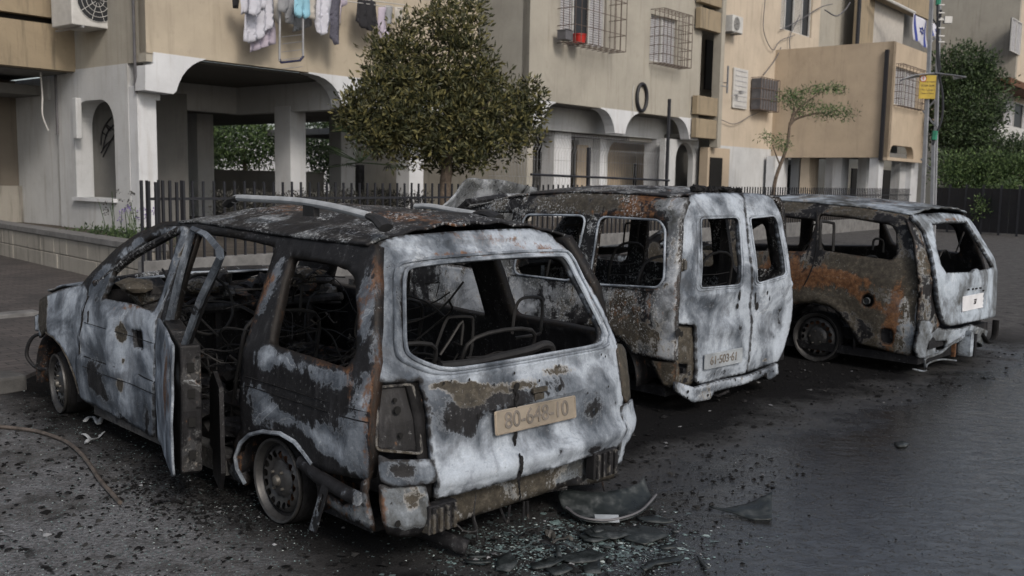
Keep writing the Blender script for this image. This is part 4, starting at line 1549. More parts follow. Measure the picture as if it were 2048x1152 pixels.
m.build('door_gap', 'soot', c3)
m = MB()
m.lathe([(.050, 0), (.052, -.04), (0, -.05)], 20, org=(-.485, Y3(-.485, .6), .60))
m.build('fuel_filler', 'soot', c3, True)
m = MB()
m.lathe([(0.028, 0), (.03, -.03), (0, -.03)], 16, org=(-.475, Y3(-.485, .6) + .005, .595), col=(.6, .1, .2))
m.build('fuel_cap', 'm3', c3, True)
m = MB()
m.box((-.65, .72, .31), (.12, .10, .15), col=(.3, .2, .6))
m.build('vent_recess', 'inner', c3)
for s in (1, -1):
    side_panel('front_wing', cc, Y3, [(2.02, .82), (2.02, .2), (2.2, .2), (2.32, .40), (2.65, .52), (2.9, .48), (3.05, .38), (3.5, .36), (3.5, .55), (3.0, .74)], [], 'm3', c3, step=.06, solid=.012, base=(.5, .2, .2), sign=s, local=True)
m = MB()
grid(m, lambda u, w: (2.02 + 1.45 * u, w * (.78 - .14 * u * u), .88 - .25 * u * u + .02 * (1 - w * w)), lin(0, 1, 14), lin(-1, 1, 14), (.5, .3, .2))
m.build('bonnet', 'm3', c3, True, .012)
top3 = sorted(so3[5:13])


def roof3(u, w):
    x = -.72 + 2.0 * u
    ze = lerp_tab(top3, x) - .008
    z = ze + .05 * (1 - abs(w) ** 2.4) + (.004 * math.cos(w * 20) + .006 * nz(x * 2, w * 3, 3)) * min(1, (1 - abs(w)) * 6)
    return (x + (.10 * (1 - w * w) if u > .95 else 0), w * (Y3(x, ze) + .004), z)


m = MB()
grid(m, roof3, lin(0, 1, 50), lin(-1, 1, 36), lambda u, w: (.85 if abs(w) > .72 else .55, .4 if (abs(w) < .7 and u > .1) else .1, .25))
m.build('roof', 'm3', c3, True, .012)
m = MB()
for s in (-1, 1):
    m.tube(smooth_path([(2.0, s * .77, .88), (1.7, s * .70, 1.08), (1.35, s * .63, 1.29)], 5), .03, 8, col=(.4, .2, .2))
m.build('windscreen_frame', 'm3', c3, True)
g3 = [(1820, 430), (1832, 428), (1880, 425), (1920, 429), (1937, 437), (1952, 458), (1972, 492), (1986, 515), (1994, 532), (1996, 560), (1994, 600), (1989, 632), (1950, 642), (1896, 652), (1886, 645), (1878, 620), (1872, 580), (1868, 545), (1862, 506), (1848, 462), (1835, 445)]
h3 = [(1862, 447), (1890, 444), (1932, 443), (1960, 488), (1985, 534), (1958, 540), (1950, 536), (1942, 544), (1890, 545), (1880, 530), (1873, 500)]
tg3 = rear_panel('tailgate', cc, X3, g3, [h3], 'm3', c3, step=.024, solid=.035, base=(.92, .03, .05), hr=.012, rr=.01, off=.01,
                 blobs=[('s', 1860, 430, .2, .02, 0, .4), ('r', 1900, 438, .3, .02, 0, .6), ('o', 1950, 580, .14, .03, 0, .45), ('s', 1935, 645, .25, .02, 0, .35), ('a', 1900, 570, .15, .1, 0, .2)],
                 extra=lambda y, z: -.012 if (abs(y + .0) < .26 and .5 < z < .70) else 0)
pl3, _, _ = plate(tg3, cc, X3, [(1921, 596), (1970, 586), (1973, 611), (1926, 621)], 'plate3', '37', .06, 'soot', proud=.002)
m = MB()
for px, py in ((1936, 579), (1945, 578), (1952, 577), (1960, 576), (1966, 581)):
    y, z = cc.rear(px, py, X3)
    m.box((X3(y, z) - .004, y, z), (.01, .03, .014))
m.build('lamp_slots', 'hole', tg3)
# opened corner between flank and tailgate: bare lamp channel
rear_panel('lamp_channel', cc, X3, [(1822, 438), (1838, 448), (1850, 470), (1864, 510), (1870, 550), (1880, 625), (1890, 650), (1872, 668), (1845, 660), (1842, 560), (1838, 500)], [[(1842, 558), (1848, 558), (1849, 570), (1843, 570)], [(1843, 585), (1849, 586), (1849, 597), (1844, 596)]], 'm3', c3, step=.024, solid=.015, off=-.035, base=(.5, .28, .45), dent=.02, hr=.006)
rear_panel('bumper_beam', cc, lambda y, z: X3(y, z) + .03, [(1826, 640), (1850, 640), (1880, 655), (1896, 660), (1950, 650), (1992, 635), (1993, 655), (1975, 668), (1930, 672), (1900, 690), (1890, 706), (1868, 716), (1835, 716), (1824, 700)], [[(1874, 683), (1894, 682), (1892, 700), (1876, 702)]], 'm3', c3, step=.024, solid=.03, base=(.78, .15, .25), hr=.006, dent=.012,
           extra=lambda y, z: .02 * math.sin(y * 9))
m = MB()
m.tube(smooth_path([cc.r3(px, py, -1.06) for px, py in ((1852, 742), (1850, 725), (1853, 716), (1880, 706), (1900, 690), (1928, 672))], 4), .010, 6, col=(.6, .1, .1))
m.tube(smooth_path([cc.r3(px, py, -1.1) for px, py in ((1826, 738), (1850, 742), (1855, 728), (1880, 719), (1912, 721))], 4), .007, 6, col=(.6, .1, .1))
m.build('torn_bumper_mount', 'm3', c3)
m = MB()
m.box(cc.r3(1932, 686, -1.0), (.10, .07, .22), col=(.5, .1, .2))
m.build('torn_bumper_mount', 'm3', c3)
m = MB()
m.box(cc.r3(1908, 690, -.98), (.03, .03, .2), col=(.2, .6, .1))
m.build('torn_bumper_mount', 'm3', c3)
m = MB()
m.box(cc.r3(1948, 690, -.98), (.03, .05, .2), col=(.2, .3, .1))
m.build('torn_bumper_mount', 'm3', c3)
m = MB()
m.tube(smooth_path([cc.r3(px, py, -.98) for px, py in ((1962, 668), (1975, 684), (1988, 676), (1992, 640))], 4), .03, 8, flat=.5)
m.build('melted_bumper', 'soot', c3, True)
side_panel('rear_skirt', cc, Y3, [(1716, 640), (1760, 640), (1824, 640), (1823, 714), (1790, 708), (1740, 692), (1722, 668)], [], 'inner', c3, step=.03, solid=.015, off=-.02, base=(.5, .2, .3), dent=.015)
m = MB()
m.box((.6, 0, .14), (3.0, 1.5, .07), col=(.1, .2, .05))
m.box((-.55, 0, .28), (.8, 1.34, .10), col=(.1, .2, .05))
m.box((2.05, 0, .45), (.05, 1.5, .6), col=(.1, .2, .05))
m.build('floor_pan', 'inner', c3)
for s in (1, -1):
    for xx in (0, 2.65):
        m = MB()
        grid(m, lambda u, w: (xx + .36 * math.cos(u), s * (.79 - .28 * w), .20 + .33 * math.sin(u)), lin(-.1, PI + .1, 18), lin(0, 1, 4), (.2, .3, .2))
        m.build('wheel_arch', 'inner', c3, True, .01)
        wheel(c3, (xx, s * .76, .218), s, rad=.216, nh=15, lugs=5, hub=False)
m = MB()
m.tube(smooth_path([cc.r3(px, py, -.1) for px, py in ((1640, 500), (1641, 447), (1646, 443), (1664, 446), (1668, 452), (1666, 502))], 4), .012, 6)
m.build('seat_hoop', 'tube', c3, True)
m = MB()
m.tube(smooth_path([cc.r3(px, py, -.3) for px, py in ((1745, 500), (1748, 480), (1760, 478), (1766, 484), (1766, 505))], 4), .010, 6)
m.build('seat_hoop', 'tube', c3, True)
m = MB()
m.tube(smooth_path([cc.r3(px, py, -.6) for px, py in ((1878, 515), (1884, 503), (1892, 501), (1896, 508), (1900, 517))], 4), .010, 6)
m.build('seat_hoop', 'tube', c3, True)
m = MB()
m.tube([cc.r3(px, py, -.7) for px, py in ((1912, 504), (1931, 456), (1955, 500))], .008, 6)
m.build('seat_hoop', 'tube', c3, True)
for y in (.36, -.36):
    seat(c3, .8, y, z1=.95)
    seat(c3, -.1, y, z1=.9, head=False)
lumps(c3, 'melted_dashboard', ((1.75, 2.0), (-.7, .7), (.72, .9)), 30, 'inner', 24, (.06, .14), (.3, .2, .3))
lumps(c3, 'cabin_ash', ((-.9, 1.9), (-.6, .6), (.2, .45)), 40, 'inner', 27, (.06, .2), (.12, .15, .1))
junk(c3, 'loose_springs', ((-.7, 1.6), (-.6, .6), (.3, .85)), 50, 'tube', seed=23)


# ================================================================== SETTING
E1 = Vector((0.633, 0.774, 0)).normalized()
E2 = Vector((-E1.y, E1.x, 0))
A0 = Vector((-6.67, 17.5, 0))


def fp(t, q, z):
    return A0 + E1 * t + E2 * q + Vector((0, 0, z))


def fac(px, py, q=0.0):
    """pixel -> (t, z) on the facade plane at set-back q"""
    n = E2
    r = ray(px, py)
    k = ((A0 + E2 * q - CC).dot(n)) / r.dot(n)
    p = CC + r * k
    return ((p - A0).dot(E1), p.z)


def jog(px, py, t=0.0):
    """pixel -> (q, z) on the return wall at t"""
    r = ray(px, py)
    k = ((A0 + E1 * t - CC).dot(E1)) / r.dot(E1)
    p = CC + r * k
    return ((p - A0).dot(E2), p.z)


RZ = math.atan2(E1.y, E1.x)


def wall(name, mat, parent, a0, a1, z0, z1, q=0.0, th=0.25, holes=(), axis='t', outer=None, back=1):
    """upright wall slab; axis 't' runs along the facade at set-back q, axis 'q' runs back at t=q"""
    o = outer or [(a0, z0), (a1, z0), (a1, z1), (a0, z1)]
    vs, fs = mesh2d(o, list(holes), 0.9)
    mb = MB()
    if axis == 't':
        mb.add([fp(a, q, b) for a, b in vs], fs)
        mb.add([fp(a, q + th * back, b) for a, b in vs], [tuple(reversed(f)) for f in fs])
        f3 = lambda a, b, h: fp(a, q + th * back * h, b)
    else:
        mb.add([fp(q, a, b) for a, b in vs], [tuple(reversed(f)) for f in fs])
        mb.add([fp(q + th * back, a, b) for a, b in vs], fs)
        f3 = lambda a, b, h: fp(q + th * back * h, a, b)
    for lp in [o] + list(holes):
        k = len(lp)
        vv = [f3(a, b, 0) for a, b in lp] + [f3(a, b, 1) for a, b in lp]
        ff = [(i, (i + 1) % k, (i + 1) % k + k, i + k) for i in range(k)]
        mb.add(vv, ff)
    return mb.build(name, mat, parent)


def slab(name, mat, parent, t0, t1, q0, q1, z0, z1, bevel=0.0, label=None):
    m = MB()
    c = (fp(t0, q0, z0) + fp(t1, q1, z1)) / 2
    m.box(c, (abs(t1 - t0), abs(q1 - q0), abs(z1 - z0)), RZ)
    return m.build(name, mat, parent, bevel=bevel)


def arch(x0, x1, z0, z1, r=None, n=8):
    """round-headed opening outline"""
    r = r or (x1 - x0) / 2
    pts = [(x0, z0), (x1, z0)]
    for i in range(n + 1):
        a = PI / 2 * i / n
        pts.append((x1 - r + r * math.cos(a), z1 - r + r * math.sin(a)))
    for i in range(n + 1):
        a = PI / 2 + PI / 2 * i / n
        pts.append((x0 + r + r * math.cos(a), z1 - r + r * math.sin(a)))
    return pts


def haunch(parent, p, q=-.01, th=.35, name='corbel'):
    """p: pixel outline on the facade plane"""
    m = MB()
    m.prism([fac(a, b) for a, b in p], lambda a, b, h: fp(a, q + h, b), 0, th)
    return m.build(name, 'white_lit', parent)


def curve_px(p0, p1, p2, n=7):
    return [((1 - t) ** 2 * p0[0] + 2 * t * (1 - t) * p1[0] + t * t * p2[0], (1 - t) ** 2 * p0[1] + 2 * t * (1 - t) * p1[1] + t * t * p2[1]) for t in [i / (n - 1) for i in range(n)]]


# ---- ground
def ground_mat():
    t = NT('burnt_wet_asphalt', 0.85)
    v = t.vec()
    sx = t.n('ShaderNodeSeparateXYZ')
    t.t.links.new(v, sx.inputs[0])
    X, Yc = sx.outputs[0], sx.outputs[1]
    n1 = t.noise(v, 0.9, 7, 0.62)
    n2 = t.noise(v, 6.0, 8, 0.68)
    n3 = t.noise(v, 48.0, 5, 0.7)
    n4 = t.noise(v, 160.0, 3, 0.7)
    big = t.noise(v, 0.35, 4, 0.5)
    w1 = t.math('MULTIPLY', t.math('SUBTRACT', n1, 0.5), 2.6)
    # distance behind the row of cars and beyond its near end
    dv = t.math('ADD', t.math('MULTIPLY', t.math('SUBTRACT', X, 1.18), -0.707), t.math('MULTIPLY', t.math('SUBTRACT', Yc, 7.24), 0.707))
    dw = t.math('ADD', t.math('MULTIPLY', t.math('SUBTRACT', X, 1.18), 0.707), t.math('MULTIPLY', t.math('SUBTRACT', Yc, 7.24), 0.707))
    s1 = t.mr(t.math('ADD', dv, w1), -3.0, -1.5)
    s2 = t.mr(t.math('ADD', dw, t.math('MULTIPLY', w1, 0.3)), -4.15, -3.7)
    s3 = t.mr(dw, 5.2, 3.6)
    s4 = t.mr(t.math('ADD', dv, w1), 6.4, 4.6)
    soot = t.math('MULTIPLY', t.math('MULTIPLY', s1, s2), t.math('MULTIPLY', s3, s4))
    dry = t.ramp(n2, [(0.3, (0.06, 0.06, 0.062)), (0.6, (0.125, 0.122, 0.122)), (0.8, (0.19, 0.185, 0.18))])
    dry = t.mix(t.mr(n3, 0.45, 0.75, 0, 0.8), dry, (0.022, 0.022, 0.024))
    # dried ash and powder on the near side
    a1 = t.math('MULTIPLY', t.mr(X, 0.0, -1.2), t.mr(Yc, 7.5, 5.0))
    pale = t.math('MULTIPLY', t.mr(t.math('ADD', n1, t.math('MULTIPLY', n2, 0.6)), 0.70, 0.92), a1)
    dry = t.mix(t.math('MULTIPLY', pale, 0.75), dry, t.ramp(n3, [(0.3, (0.07, 0.07, 0.075)), (0.5, (0.19, 0.195, 0.21)), (0.68, (0.36, 0.38, 0.41))]))
    sootc = t.ramp(n3, [(0.35, (0.003, 0.003, 0.0035)), (0.62, (0.008, 0.008, 0.009)), (0.84, (0.04, 0.04, 0.042))])
    col = t.mix(soot, dry, sootc)
    ck = t.vor(t.vec(scale=(1, 1, 1)), 1.1, 'DISTANCE_TO_EDGE')
    ck = t.math('ADD', ck, t.math('MULTIPLY', t.math('SUBTRACT', n2, 0.5), 0.12))
    col = t.mix(t.math('MULTIPLY', t.mr(ck, 0.014, 0.0), t.mr(n1, 0.45, 0.6)), col, (0.008, 0.008, 0.008))
    fleck = t.math('MULTIPLY', t.mr(n4, 0.68, 0.72), t.mr(n2, 0.48, 0.6))
    col = t.mix(t.math('MULTIPLY', fleck, 0.8), col, (0.30, 0.31, 0.33))
    # standing water
    wz = t.math('ADD', t.math('MULTIPLY', t.math('SUBTRACT', n1, 0.5), 2.2), t.math('MULTIPLY', t.math('SUBTRACT', n2, 0.5), .6))
    wa = t.mr(t.math('ADD', X, wz), 0.1, 0.6)
    wb = t.mr(t.math('ADD', Yc, wz), 10.2, 8.4)
    wc = t.mr(t.math('ADD', dv, t.math('MULTIPLY', wz, 0.7)), -.9, -1.7)
    wet = t.math('MULTIPLY', t.math('MULTIPLY', wa, wb), wc)
    damp = t.math('MULTIPLY', t.mr(t.math('ADD', X, t.math('MULTIPLY', wz, 0.3)), -1.1, -0.4), t.mr(t.math('ADD', Yc, wz), 11.0, 9.0))
    col = t.mix(t.math('MULTIPLY', damp, 0.82), col, (0.008, 0.008, 0.009))
    col = t.mix(t.math('MULTIPLY', wet, 0.93), col, t.ramp(n2, [(0.35, (0.009, 0.009, 0.010)), (0.7, (0.026, 0.025, 0.024))]))
    chunk = t.math('MULTIPLY', t.mr(t.noise(v, 34.0, 8, 0.75), 0.57, 0.61), t.mr(t.noise(v, 1.3, 6, 0.65), 0.36, 0.58))
    wetr = t.math('MULTIPLY', wet, t.math('SUBTRACT', 1.0, t.math('MULTIPLY', chunk, 0.95)))
    wetr = t.math('MAXIMUM', wetr, t.math('MULTIPLY', t.math('MULTIPLY', damp, t.mr(n1, 0.40, 0.62)), t.math('MULTIPLY', wc, 0.55)))
    rough = t.math('ADD', t.mr(wetr, 0.0, 1.0, 0.9, 0.03, False), t.math('MULTIPLY', t.mr(n2, 0.4, 0.7), 0.06))
    rip = t.math('ADD', t.math('MULTIPLY', t.noise(t.vec(scale=(1.0, 1.3, 1)), 9.0, 8, 0.68, 1.2), 1.0), t.math('MULTIPLY', t.noise(v, 42.0, 4, 0.6), 0.35))
    b1 = t.bump(t.math('MULTIPLY', rip, wet), 0.48, 0.012)
    hb = t.math('MULTIPLY', t.math('ADD', n3, t.math('MULTIPLY', n2, 1.2)), t.mr(wetr, 0, 1, 1.0, 0.03, False))
    b2 = t.bump(hb, 0.9, 0.02, b1)
    t.inp(t.b, t.b.inputs.find('Specular IOR Level'), t.mr(wetr, 0, 1, 0.05, 1.0, False))
    t.b.inputs['IOR'].default_value = 2.0
    return t.done(col, rough, b2)


M['ground'] = ground_mat()
m = MB()
m.add([(-70, -8, 0), (110, -8, 0), (110, 130, 0), (-70, 130, 0)], [(0, 1, 2, 3)])
tag(m.build('ground', 'ground'), kind='structure')


def pave_mat():
    t = NT('concrete_pavers', 0.85)
    v = t.vec()
    b = t.n('ShaderNodeTexBrick')
    mp = t.n('ShaderNodeMapping')
    t.t.links.new(t.tc.outputs['Object'], mp.inputs[0])
    mp.inputs['Rotation'].default_value = (0, 0, -RZ + .1)
    t.t.links.new(mp.outputs[0], b.inputs[0])
    b.inputs['Scale'].default_value = 1.0
    b.inputs['Brick Width'].default_value = .22
    b.inputs['Row Height'].default_value = .11
    b.inputs['Mortar Size'].default_value = .006
    b.inputs[1].default_value = (0.055, 0.050, 0.050, 1)
    b.inputs[2].default_value = (0.085, 0.074, 0.072, 1)
    b.inputs[3].default_value = (0.02, 0.02, 0.02, 1)
    n = t.noise(v, 1.5, 6, 0.6)
    col = t.mix(t.mr(n, 0.45, 0.7, 0, .7), b.outputs[0], (0.03, 0.029, 0.03))
    return t.done(col, None, t.bump(b.outputs[1], 0.5, -0.005))


M['pave'] = pave_mat()
M['stone'] = wall_mat('rough_stone', (0.30, 0.285, 0.255), (0.10, 0.095, 0.085), 0.9)
M['kerb2'] = simple('dark_kerb', (0.07, 0.07, 0.07), 0.9, 0, .4, 5, .5, .01)
M['kerb'] = simple('kerb_stone', (0.15, 0.15, 0.15), 0.85, 0, 0.35, 5, 0.4, 0.006)
M['soil'] = simple('planted_soil', (0.06, 0.05, 0.04), 0.95, 0, 0.5, 4, 0.8, 0.02, 20)

wl0, wl1 = on_z(0, 513), on_z(297, 584)
wd = (wl1 - wl0).normalized()
wn_ = Vector((-wd.y, wd.x, 0))
kb0, kb1 = on_z(-300, 770), on_z(60, 700)
m = MB()
pv = [wl0 - wd * 9, wl1 + wd * .2, on_z(330, 640), on_z(60, 755), on_z(-40, 800), on_z(-500, 830)]
m.add([Vector((p.x, p.y, .03)) for p in pv] + [Vector((p.x, p.y, -.02)) for p in pv], [tuple(reversed(range(6)))] + [(i, (i + 1) % 6, (i + 1) % 6 + 6, i + 6) for i in range(6)])
tag(m.build('pavement', 'pave'), kind='structure')
m = MB()
for a, b in (((-60, 640), (75, 628)),):
    p, q = on_z(*a, .03), on_z(*b, .03)
    d = (q - p)
    m.box((p + q) / 2 + Vector((0, 0, .015)), (d.length, .22, .05), math.atan2(d.y, d.x))
tag(m.build('kerb', 'kerb', bevel=.01), kind='structure')
m = MB()
p, q = on_z(-120, 800), on_z(40, 775)
d = q - p
m.box((p + q) / 2 + Vector((0, 0, .05)), (d.length, .25, .13), math.atan2(d.y, d.x))
tag(m.build('kerb', 'kerb2', bevel=.02), kind='structure')

# retaining wall of stone blocks
rw = empty('retaining_wall', wl0)
tag(rw, 'low stone block wall beside the pavement at the left', 'wall')
L_ = (wl1 - wl0).length
m = MB()
rg = random.Random(4)
x = -9.0
blk = .62
for row in range(2):
    xx = -9 + (row * .3)
    while xx < L_:
        w = min(blk * rg.uniform(.9, 1.5), L_ - xx)
        c = wd * (xx + w / 2) + wn_ * (.13 + rg.uniform(-.006, .006)) + Vector((0, 0, .13 + row * .26))
        m.box(c, (w - .008, .26, .252), math.atan2(wd.y, wd.x))
        xx += w
m.build('blocks', 'stone', rw, bevel=.012)
m = MB()
m.box(wd * ((L_ - 9) / 2) + wn_ * .13 + Vector((0, 0, .57)), (L_ + 9, .32, .09), math.atan2(wd.y, wd.x))
m.build('coping', 'kerb', rw, bevel=.01)

F0 = on_z(299, 585)
FE = F0 + E1 * 31
m = MB()
sp = [wl0 - wd * 9 + wn_ * .2, wl1 + wn_ * .1, F0 + E1 * .3 + E2 * .1, FE + E2 * .1, FE + E2 * 60, wl0 - wd * 9 + E2 * 60]
m.add([Vector((p.x, p.y, .42)) for p in sp] + [Vector((p.x, p.y, -.1)) for p in sp], [tuple(range(6))] + [(i, i + 6, (i + 1) % 6 + 6, (i + 1) % 6) for i in range(6)])
tag(m.build('planting_bed', 'soil'), kind='structure')

m = MB()
m.box(F0 + E1 * 15.5 + E2 * .02 + Vector((0, 0, .19)), (31.2, .16, .46), RZ)
tag(m.build('kerb', 'kerb', bevel=.01), kind='structure')
# picket fence
fe = empty('picket_fence', F0)
tag(fe, 'black metal picket fence running behind the burnt cars', 'fence')
step = .165
k = 0
bay = 12
t_ = 0.0
while t_ < 31:
    m = MB()
    for i in range(bay):
        d = E1 * (t_ + i * step)
        m.box(d + Vector((0, 0, .84 + rg.uniform(-.006, .006))), (.026, .026, 1.24), RZ)
    m.box(E1 * (t_ + bay * step / 2) + Vector((0, 0, 1.22)), (bay * step, .03, .035), RZ)
    m.box(E1 * (t_ + bay * step / 2) + Vector((0, 0, .36)), (bay * step, .03, .035), RZ)
    m.build('fence_panel', 'black', fe)
    t_ += bay * step
m = MB()
for i in range(7):
    m.box(E1 * (-.05 + i * .10) + Vector((0, -.06, .78)), (.032, .032, 1.36 - .02 * (i % 3)), RZ)
m.build('gate_bars', 'black', fe)

# ---------------------------------------------------------------- building 1 (left)
b1 = empty('apartment_building', fp(0, 3, 0))
tag(b1, 'beige apartment block on the left raised on whitewashed curved pillars, laundry on its wall', 'building', 'apartment blocks along the street')
inv = Matrix.Translation(-fp(0, 3, 0))


def P1(o, par):
    o.matrix_parent_inverse = Matrix.Translation(-par.matrix_basis.translation)
    return o


ZE = fac(310, 107)[1]
ZE2 = fac(617, 146)[1]
ZB = fac(690, 217)[1]
print('ZE', ZE, ZE2, ZB, fac(1110, 205), fac(1358, 235))
TOPZ = 11.5
P1(wall('upper_wall', 'beige', b1, 0, 9.0, ZE, TOPZ, 0, .25), b1)
P1(wall('side_wall', 'beiged', b1, 0.02, 3.4, 3.56, TOPZ, 0.0, .25, axis='q'), b1)  # darker than the front wall: this side's shade is put into the colour
ws = wall('arched_side_wall', 'white', b1, .67, 3.45, .4, 3.56, -.01, .36, axis='q', holes=[arch(jog(231, 300)[0], jog(152, 300)[0], jog(200, 396)[1], jog(190, 200)[1], .5)])
P1(ws, b1)
P1(slab('window_sill', 'white_lit', b1, -.10, .42, jog(233, 300)[0], jog(150, 300)[0], jog(200, 396)[1] - .07, jog(200, 396)[1] - .003), b1)
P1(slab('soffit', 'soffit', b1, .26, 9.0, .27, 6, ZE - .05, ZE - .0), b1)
P1(slab('beam', 'white', b1, .05, 4.62, 3.98, 4.3, ZB, ZE - .06), b1)
P1(slab('beam', 'white', b1, 4.62, 4.95, .36, 4.29, ZB - .01, ZE - .06), b1)
P1(slab('beam', 'white', b1, 4.96, 9.0, .37, .7, ZB, ZE - .06), b1)
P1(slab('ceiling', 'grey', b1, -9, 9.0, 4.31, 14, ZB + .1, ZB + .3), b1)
P1(haunch(b1, [(306, 104), (411, 118)] + curve_px((411, 119), (366, 128), (352, 183)) + [(346, 188), (290, 180), (290, 130), (306, 128)]), b1)
P1(haunch(b1, [(617, 144), (708, 155), (760, 162), (760, 232), (686, 216)] + curve_px((684, 214), (676, 156), (617, 147))), b1)
for (t0, t1, q0, q1, nm) in ((.0, .38, .36, .67, 'pillar'), (4.6, 5.05, 1.85, 2.45, 'pillar'), (5.0, 5.5, 6.3, 6.9, 'pillar'), (7.7, 8.2, 3.7, 4.2, 'pillar'), (8.1, 8.62, 1.5, 2.0, 'pillar'), (11.3, 11.85, 2.2, 2.75, 'pillar')):
    P1(slab(nm, 'white_lit' if q0 < 3 else 'white', b1, t0, t1, q0, q1, .38, ZB + .12 if t1 < 11 else 3.2, .015), b1)  # pillars further back take the darker copy, shade put into the colour
# bits of moulding peeling from the corner pillar
P1(slab('moulding', 'white_lit', b1, .34, .46, .34, .55, 2.9, 3.02, .02), b1)
P1(slab('moulding', 'white', b1, -.12, .0, 2.45, 2.62, 2.2, 3.0, .02), b1)
# recessed left wing
P1(slab('balcony_band', 'ochre', b1, -9, .02, 2.65, 3.0, 3.52, 4.38), b1)
P1(slab('balcony_band', 'ochre', b1, -9, .0, 2.62, 3.0, 4.50, 7.2), b1)
P1(slab('slot', 'hole', b1, -9, .0, 2.8, 3.0, 4.38, 4.50), b1)
P1(wall('left_wall', 'beiged', b1, -9, .0, 7.2, TOPZ, 2.75, .25), b1)
P1(slab('wing_ceiling', 'grey', b1, -9, .0, 3.01, 6, 3.50, 3.6), b1)
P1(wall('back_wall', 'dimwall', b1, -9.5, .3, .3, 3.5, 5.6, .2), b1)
P1(slab('stone_course', 'stone', b1, -9.4, .2, 5.45, 5.6, .3, 1.22, .01), b1)
P1(wall('alcove_wall', 'white', b1, 3.46, 5.6, .4, 3.5, .1, .2, axis='q'), b1)
P1(wall('alcove_wall', 'grey', b1, .4, 2.6, .4, 3.3, 2.9, .2), b1)
# faint painted scrawl on the alcove wall
m = MB()
for pts in ([(202, 290), (206, 262), (216, 244), (224, 235)], [(206, 300), (214, 268), (228, 250)], [(204, 264), (215, 272)], [(210, 250), (221, 262)], [(206, 314), (222, 282), (230, 268)], [(202, 306), (214, 288), (230, 276)], [(214, 250), (230, 262)]):
    P = []
    for px, py in pts:
        t, z = fac(px, py, 2.88)
        P.append(fp(t, 2.885, z))
    m.tube(smooth_path(P, 3) if len(P) > 2 else P, .028, 5, flat=.3)
P1(m.build('painted_scrawl', 'black', b1, True), b1)
# drainpipe at the corner
m = MB()
m.box(fp(-.17, .38, 8.2), (.16, .10, 9.0), RZ)
m.build('drainpipe', 'pipeg', b1)
b1.children[-1].matrix_parent_inverse = inv
m = MB()
m.tube([fp(-.06, .30, 13), fp(-.06, .30, 3.3), fp(-.02, .36, 3.15), fp(-.02, .36, 3.0)], .028, 8)
P1(m.build('drainpipe', 'pipeg', b1, True), b1)
m = MB()
m.tube([fp(-.01, 3.46, 6), fp(-.01, 3.46, 2.3)], .04, 8)
P1(m.build('drainpipe', 'pipeg', b1, True), b1)
m = MB()
P_ = [on_z(0, 0)] * 0
t, z = fac(80, 148, 3.2)
P_ = [fp(t, 3.2, z + .2), fp(t + .03, 3.2, z - .4), fp(t + .02, 3.2, z - .8), fp(t + .12, 3.2, z - 1.1)]
m.tube(smooth_path(P_, 5), .016, 6)
P1(m.build('loose_cable', 'acw', b1, True), b1)

# ---------------------------------------------------------------- building 2 (middle)
b2 = empty('apartment_building', fp(15, 3, 0))
tag(b2, 'grey-beige middle block with caged windows and a black ring hung on its wall', 'building', 'apartment blocks along the street')
TB0, TB1 = fac(1057, 205)[0], fac(1397, 237)[0]
ZM = (fac(1110, 205)[1] + fac(1358, 235)[1]) / 2
wA = [fac(1106, -60), fac(1213, -60), fac(1213, 90), fac(1106, 82)]
def rect(t0, t1, z0, z1):
    return [(t0, z0), (t1, z0), (t1, z1), (t0, z1)]


wz = [(fac(1118, 88)[0], fac(1218, 99)[0], fac(1118, 88)[1]), ]
tA0, tA1 = fac(1120, 50)[0], fac(1213, 50)[0]
zA0 = fac(1150, 85)[1]
hA = arch(tA0, tA1, zA0, zA0 + 2.05, .75)
tC0, tC1 = fac(1299, 120)[0], fac(1352, 120)[0]
zC0, zC1 = fac(1320, 125)[1], fac(1320, 32)[1]
hC = rect(tC0, tC1, zC0, zC1)
P1(wall('upper_wall', 'beiged', b2, TB0, TB1, ZM, TOPZ, 0, .25, holes=[hA, hC]), b2)
P1(wall('side_wall', 'beiged', b2, 0.01, 7, .4, TOPZ, TB0, .25, axis='q'), b2)
P1(slab('soffit', 'soffit', b2, TB0 + .26, TB1, .27, 5, ZM - .0, ZM + .06), b2)
P1(slab('ceiling', 'grey', b2, TB0 + .3, TB1 + 1, 1.3, 12, ZB - .1, ZB + .1), b2)
zb2 = fac(1240, 266)[1]
P1(haunch(b2, [(1080, 200), (1111, 204)] + curve_px((1111, 206), (1090, 212), (1084, 245)) + [(1083, 255), (1066, 252), (1066, 200)]), b2)
P1(haunch(b2, [(1201, 215), (1277, 224)] + curve_px((1277, 226), (1256, 234), (1251, 262)) + [(1250, 268), (1229, 266)] + curve_px((1229, 264), (1224, 222), (1201, 217))), b2)
P1(haunch(b2, [(1358, 234), (1398, 238), (1395, 281), (1379, 279)] + curve_px((1378, 277), (1374, 243), (1358, 236))), b2)
P1(slab('beam', 'white', b2, TB0 + .3, TB1, 1.0, 1.25, zb2, ZM), b2)
for px0, px1, q in ((1108, 1155, 1.3), (1312, 1330, 1.0), (1200, 1216, 1.6)):
    t0, t1 = fac(px0, 330, q)[0], fac(px1, 330, q)[0]
    P1(slab('pillar', 'white_lit', b2, t0, max(t0 + .35, t1 - .35), q, q + .5, .38, zb2 - .001, .015), b2)
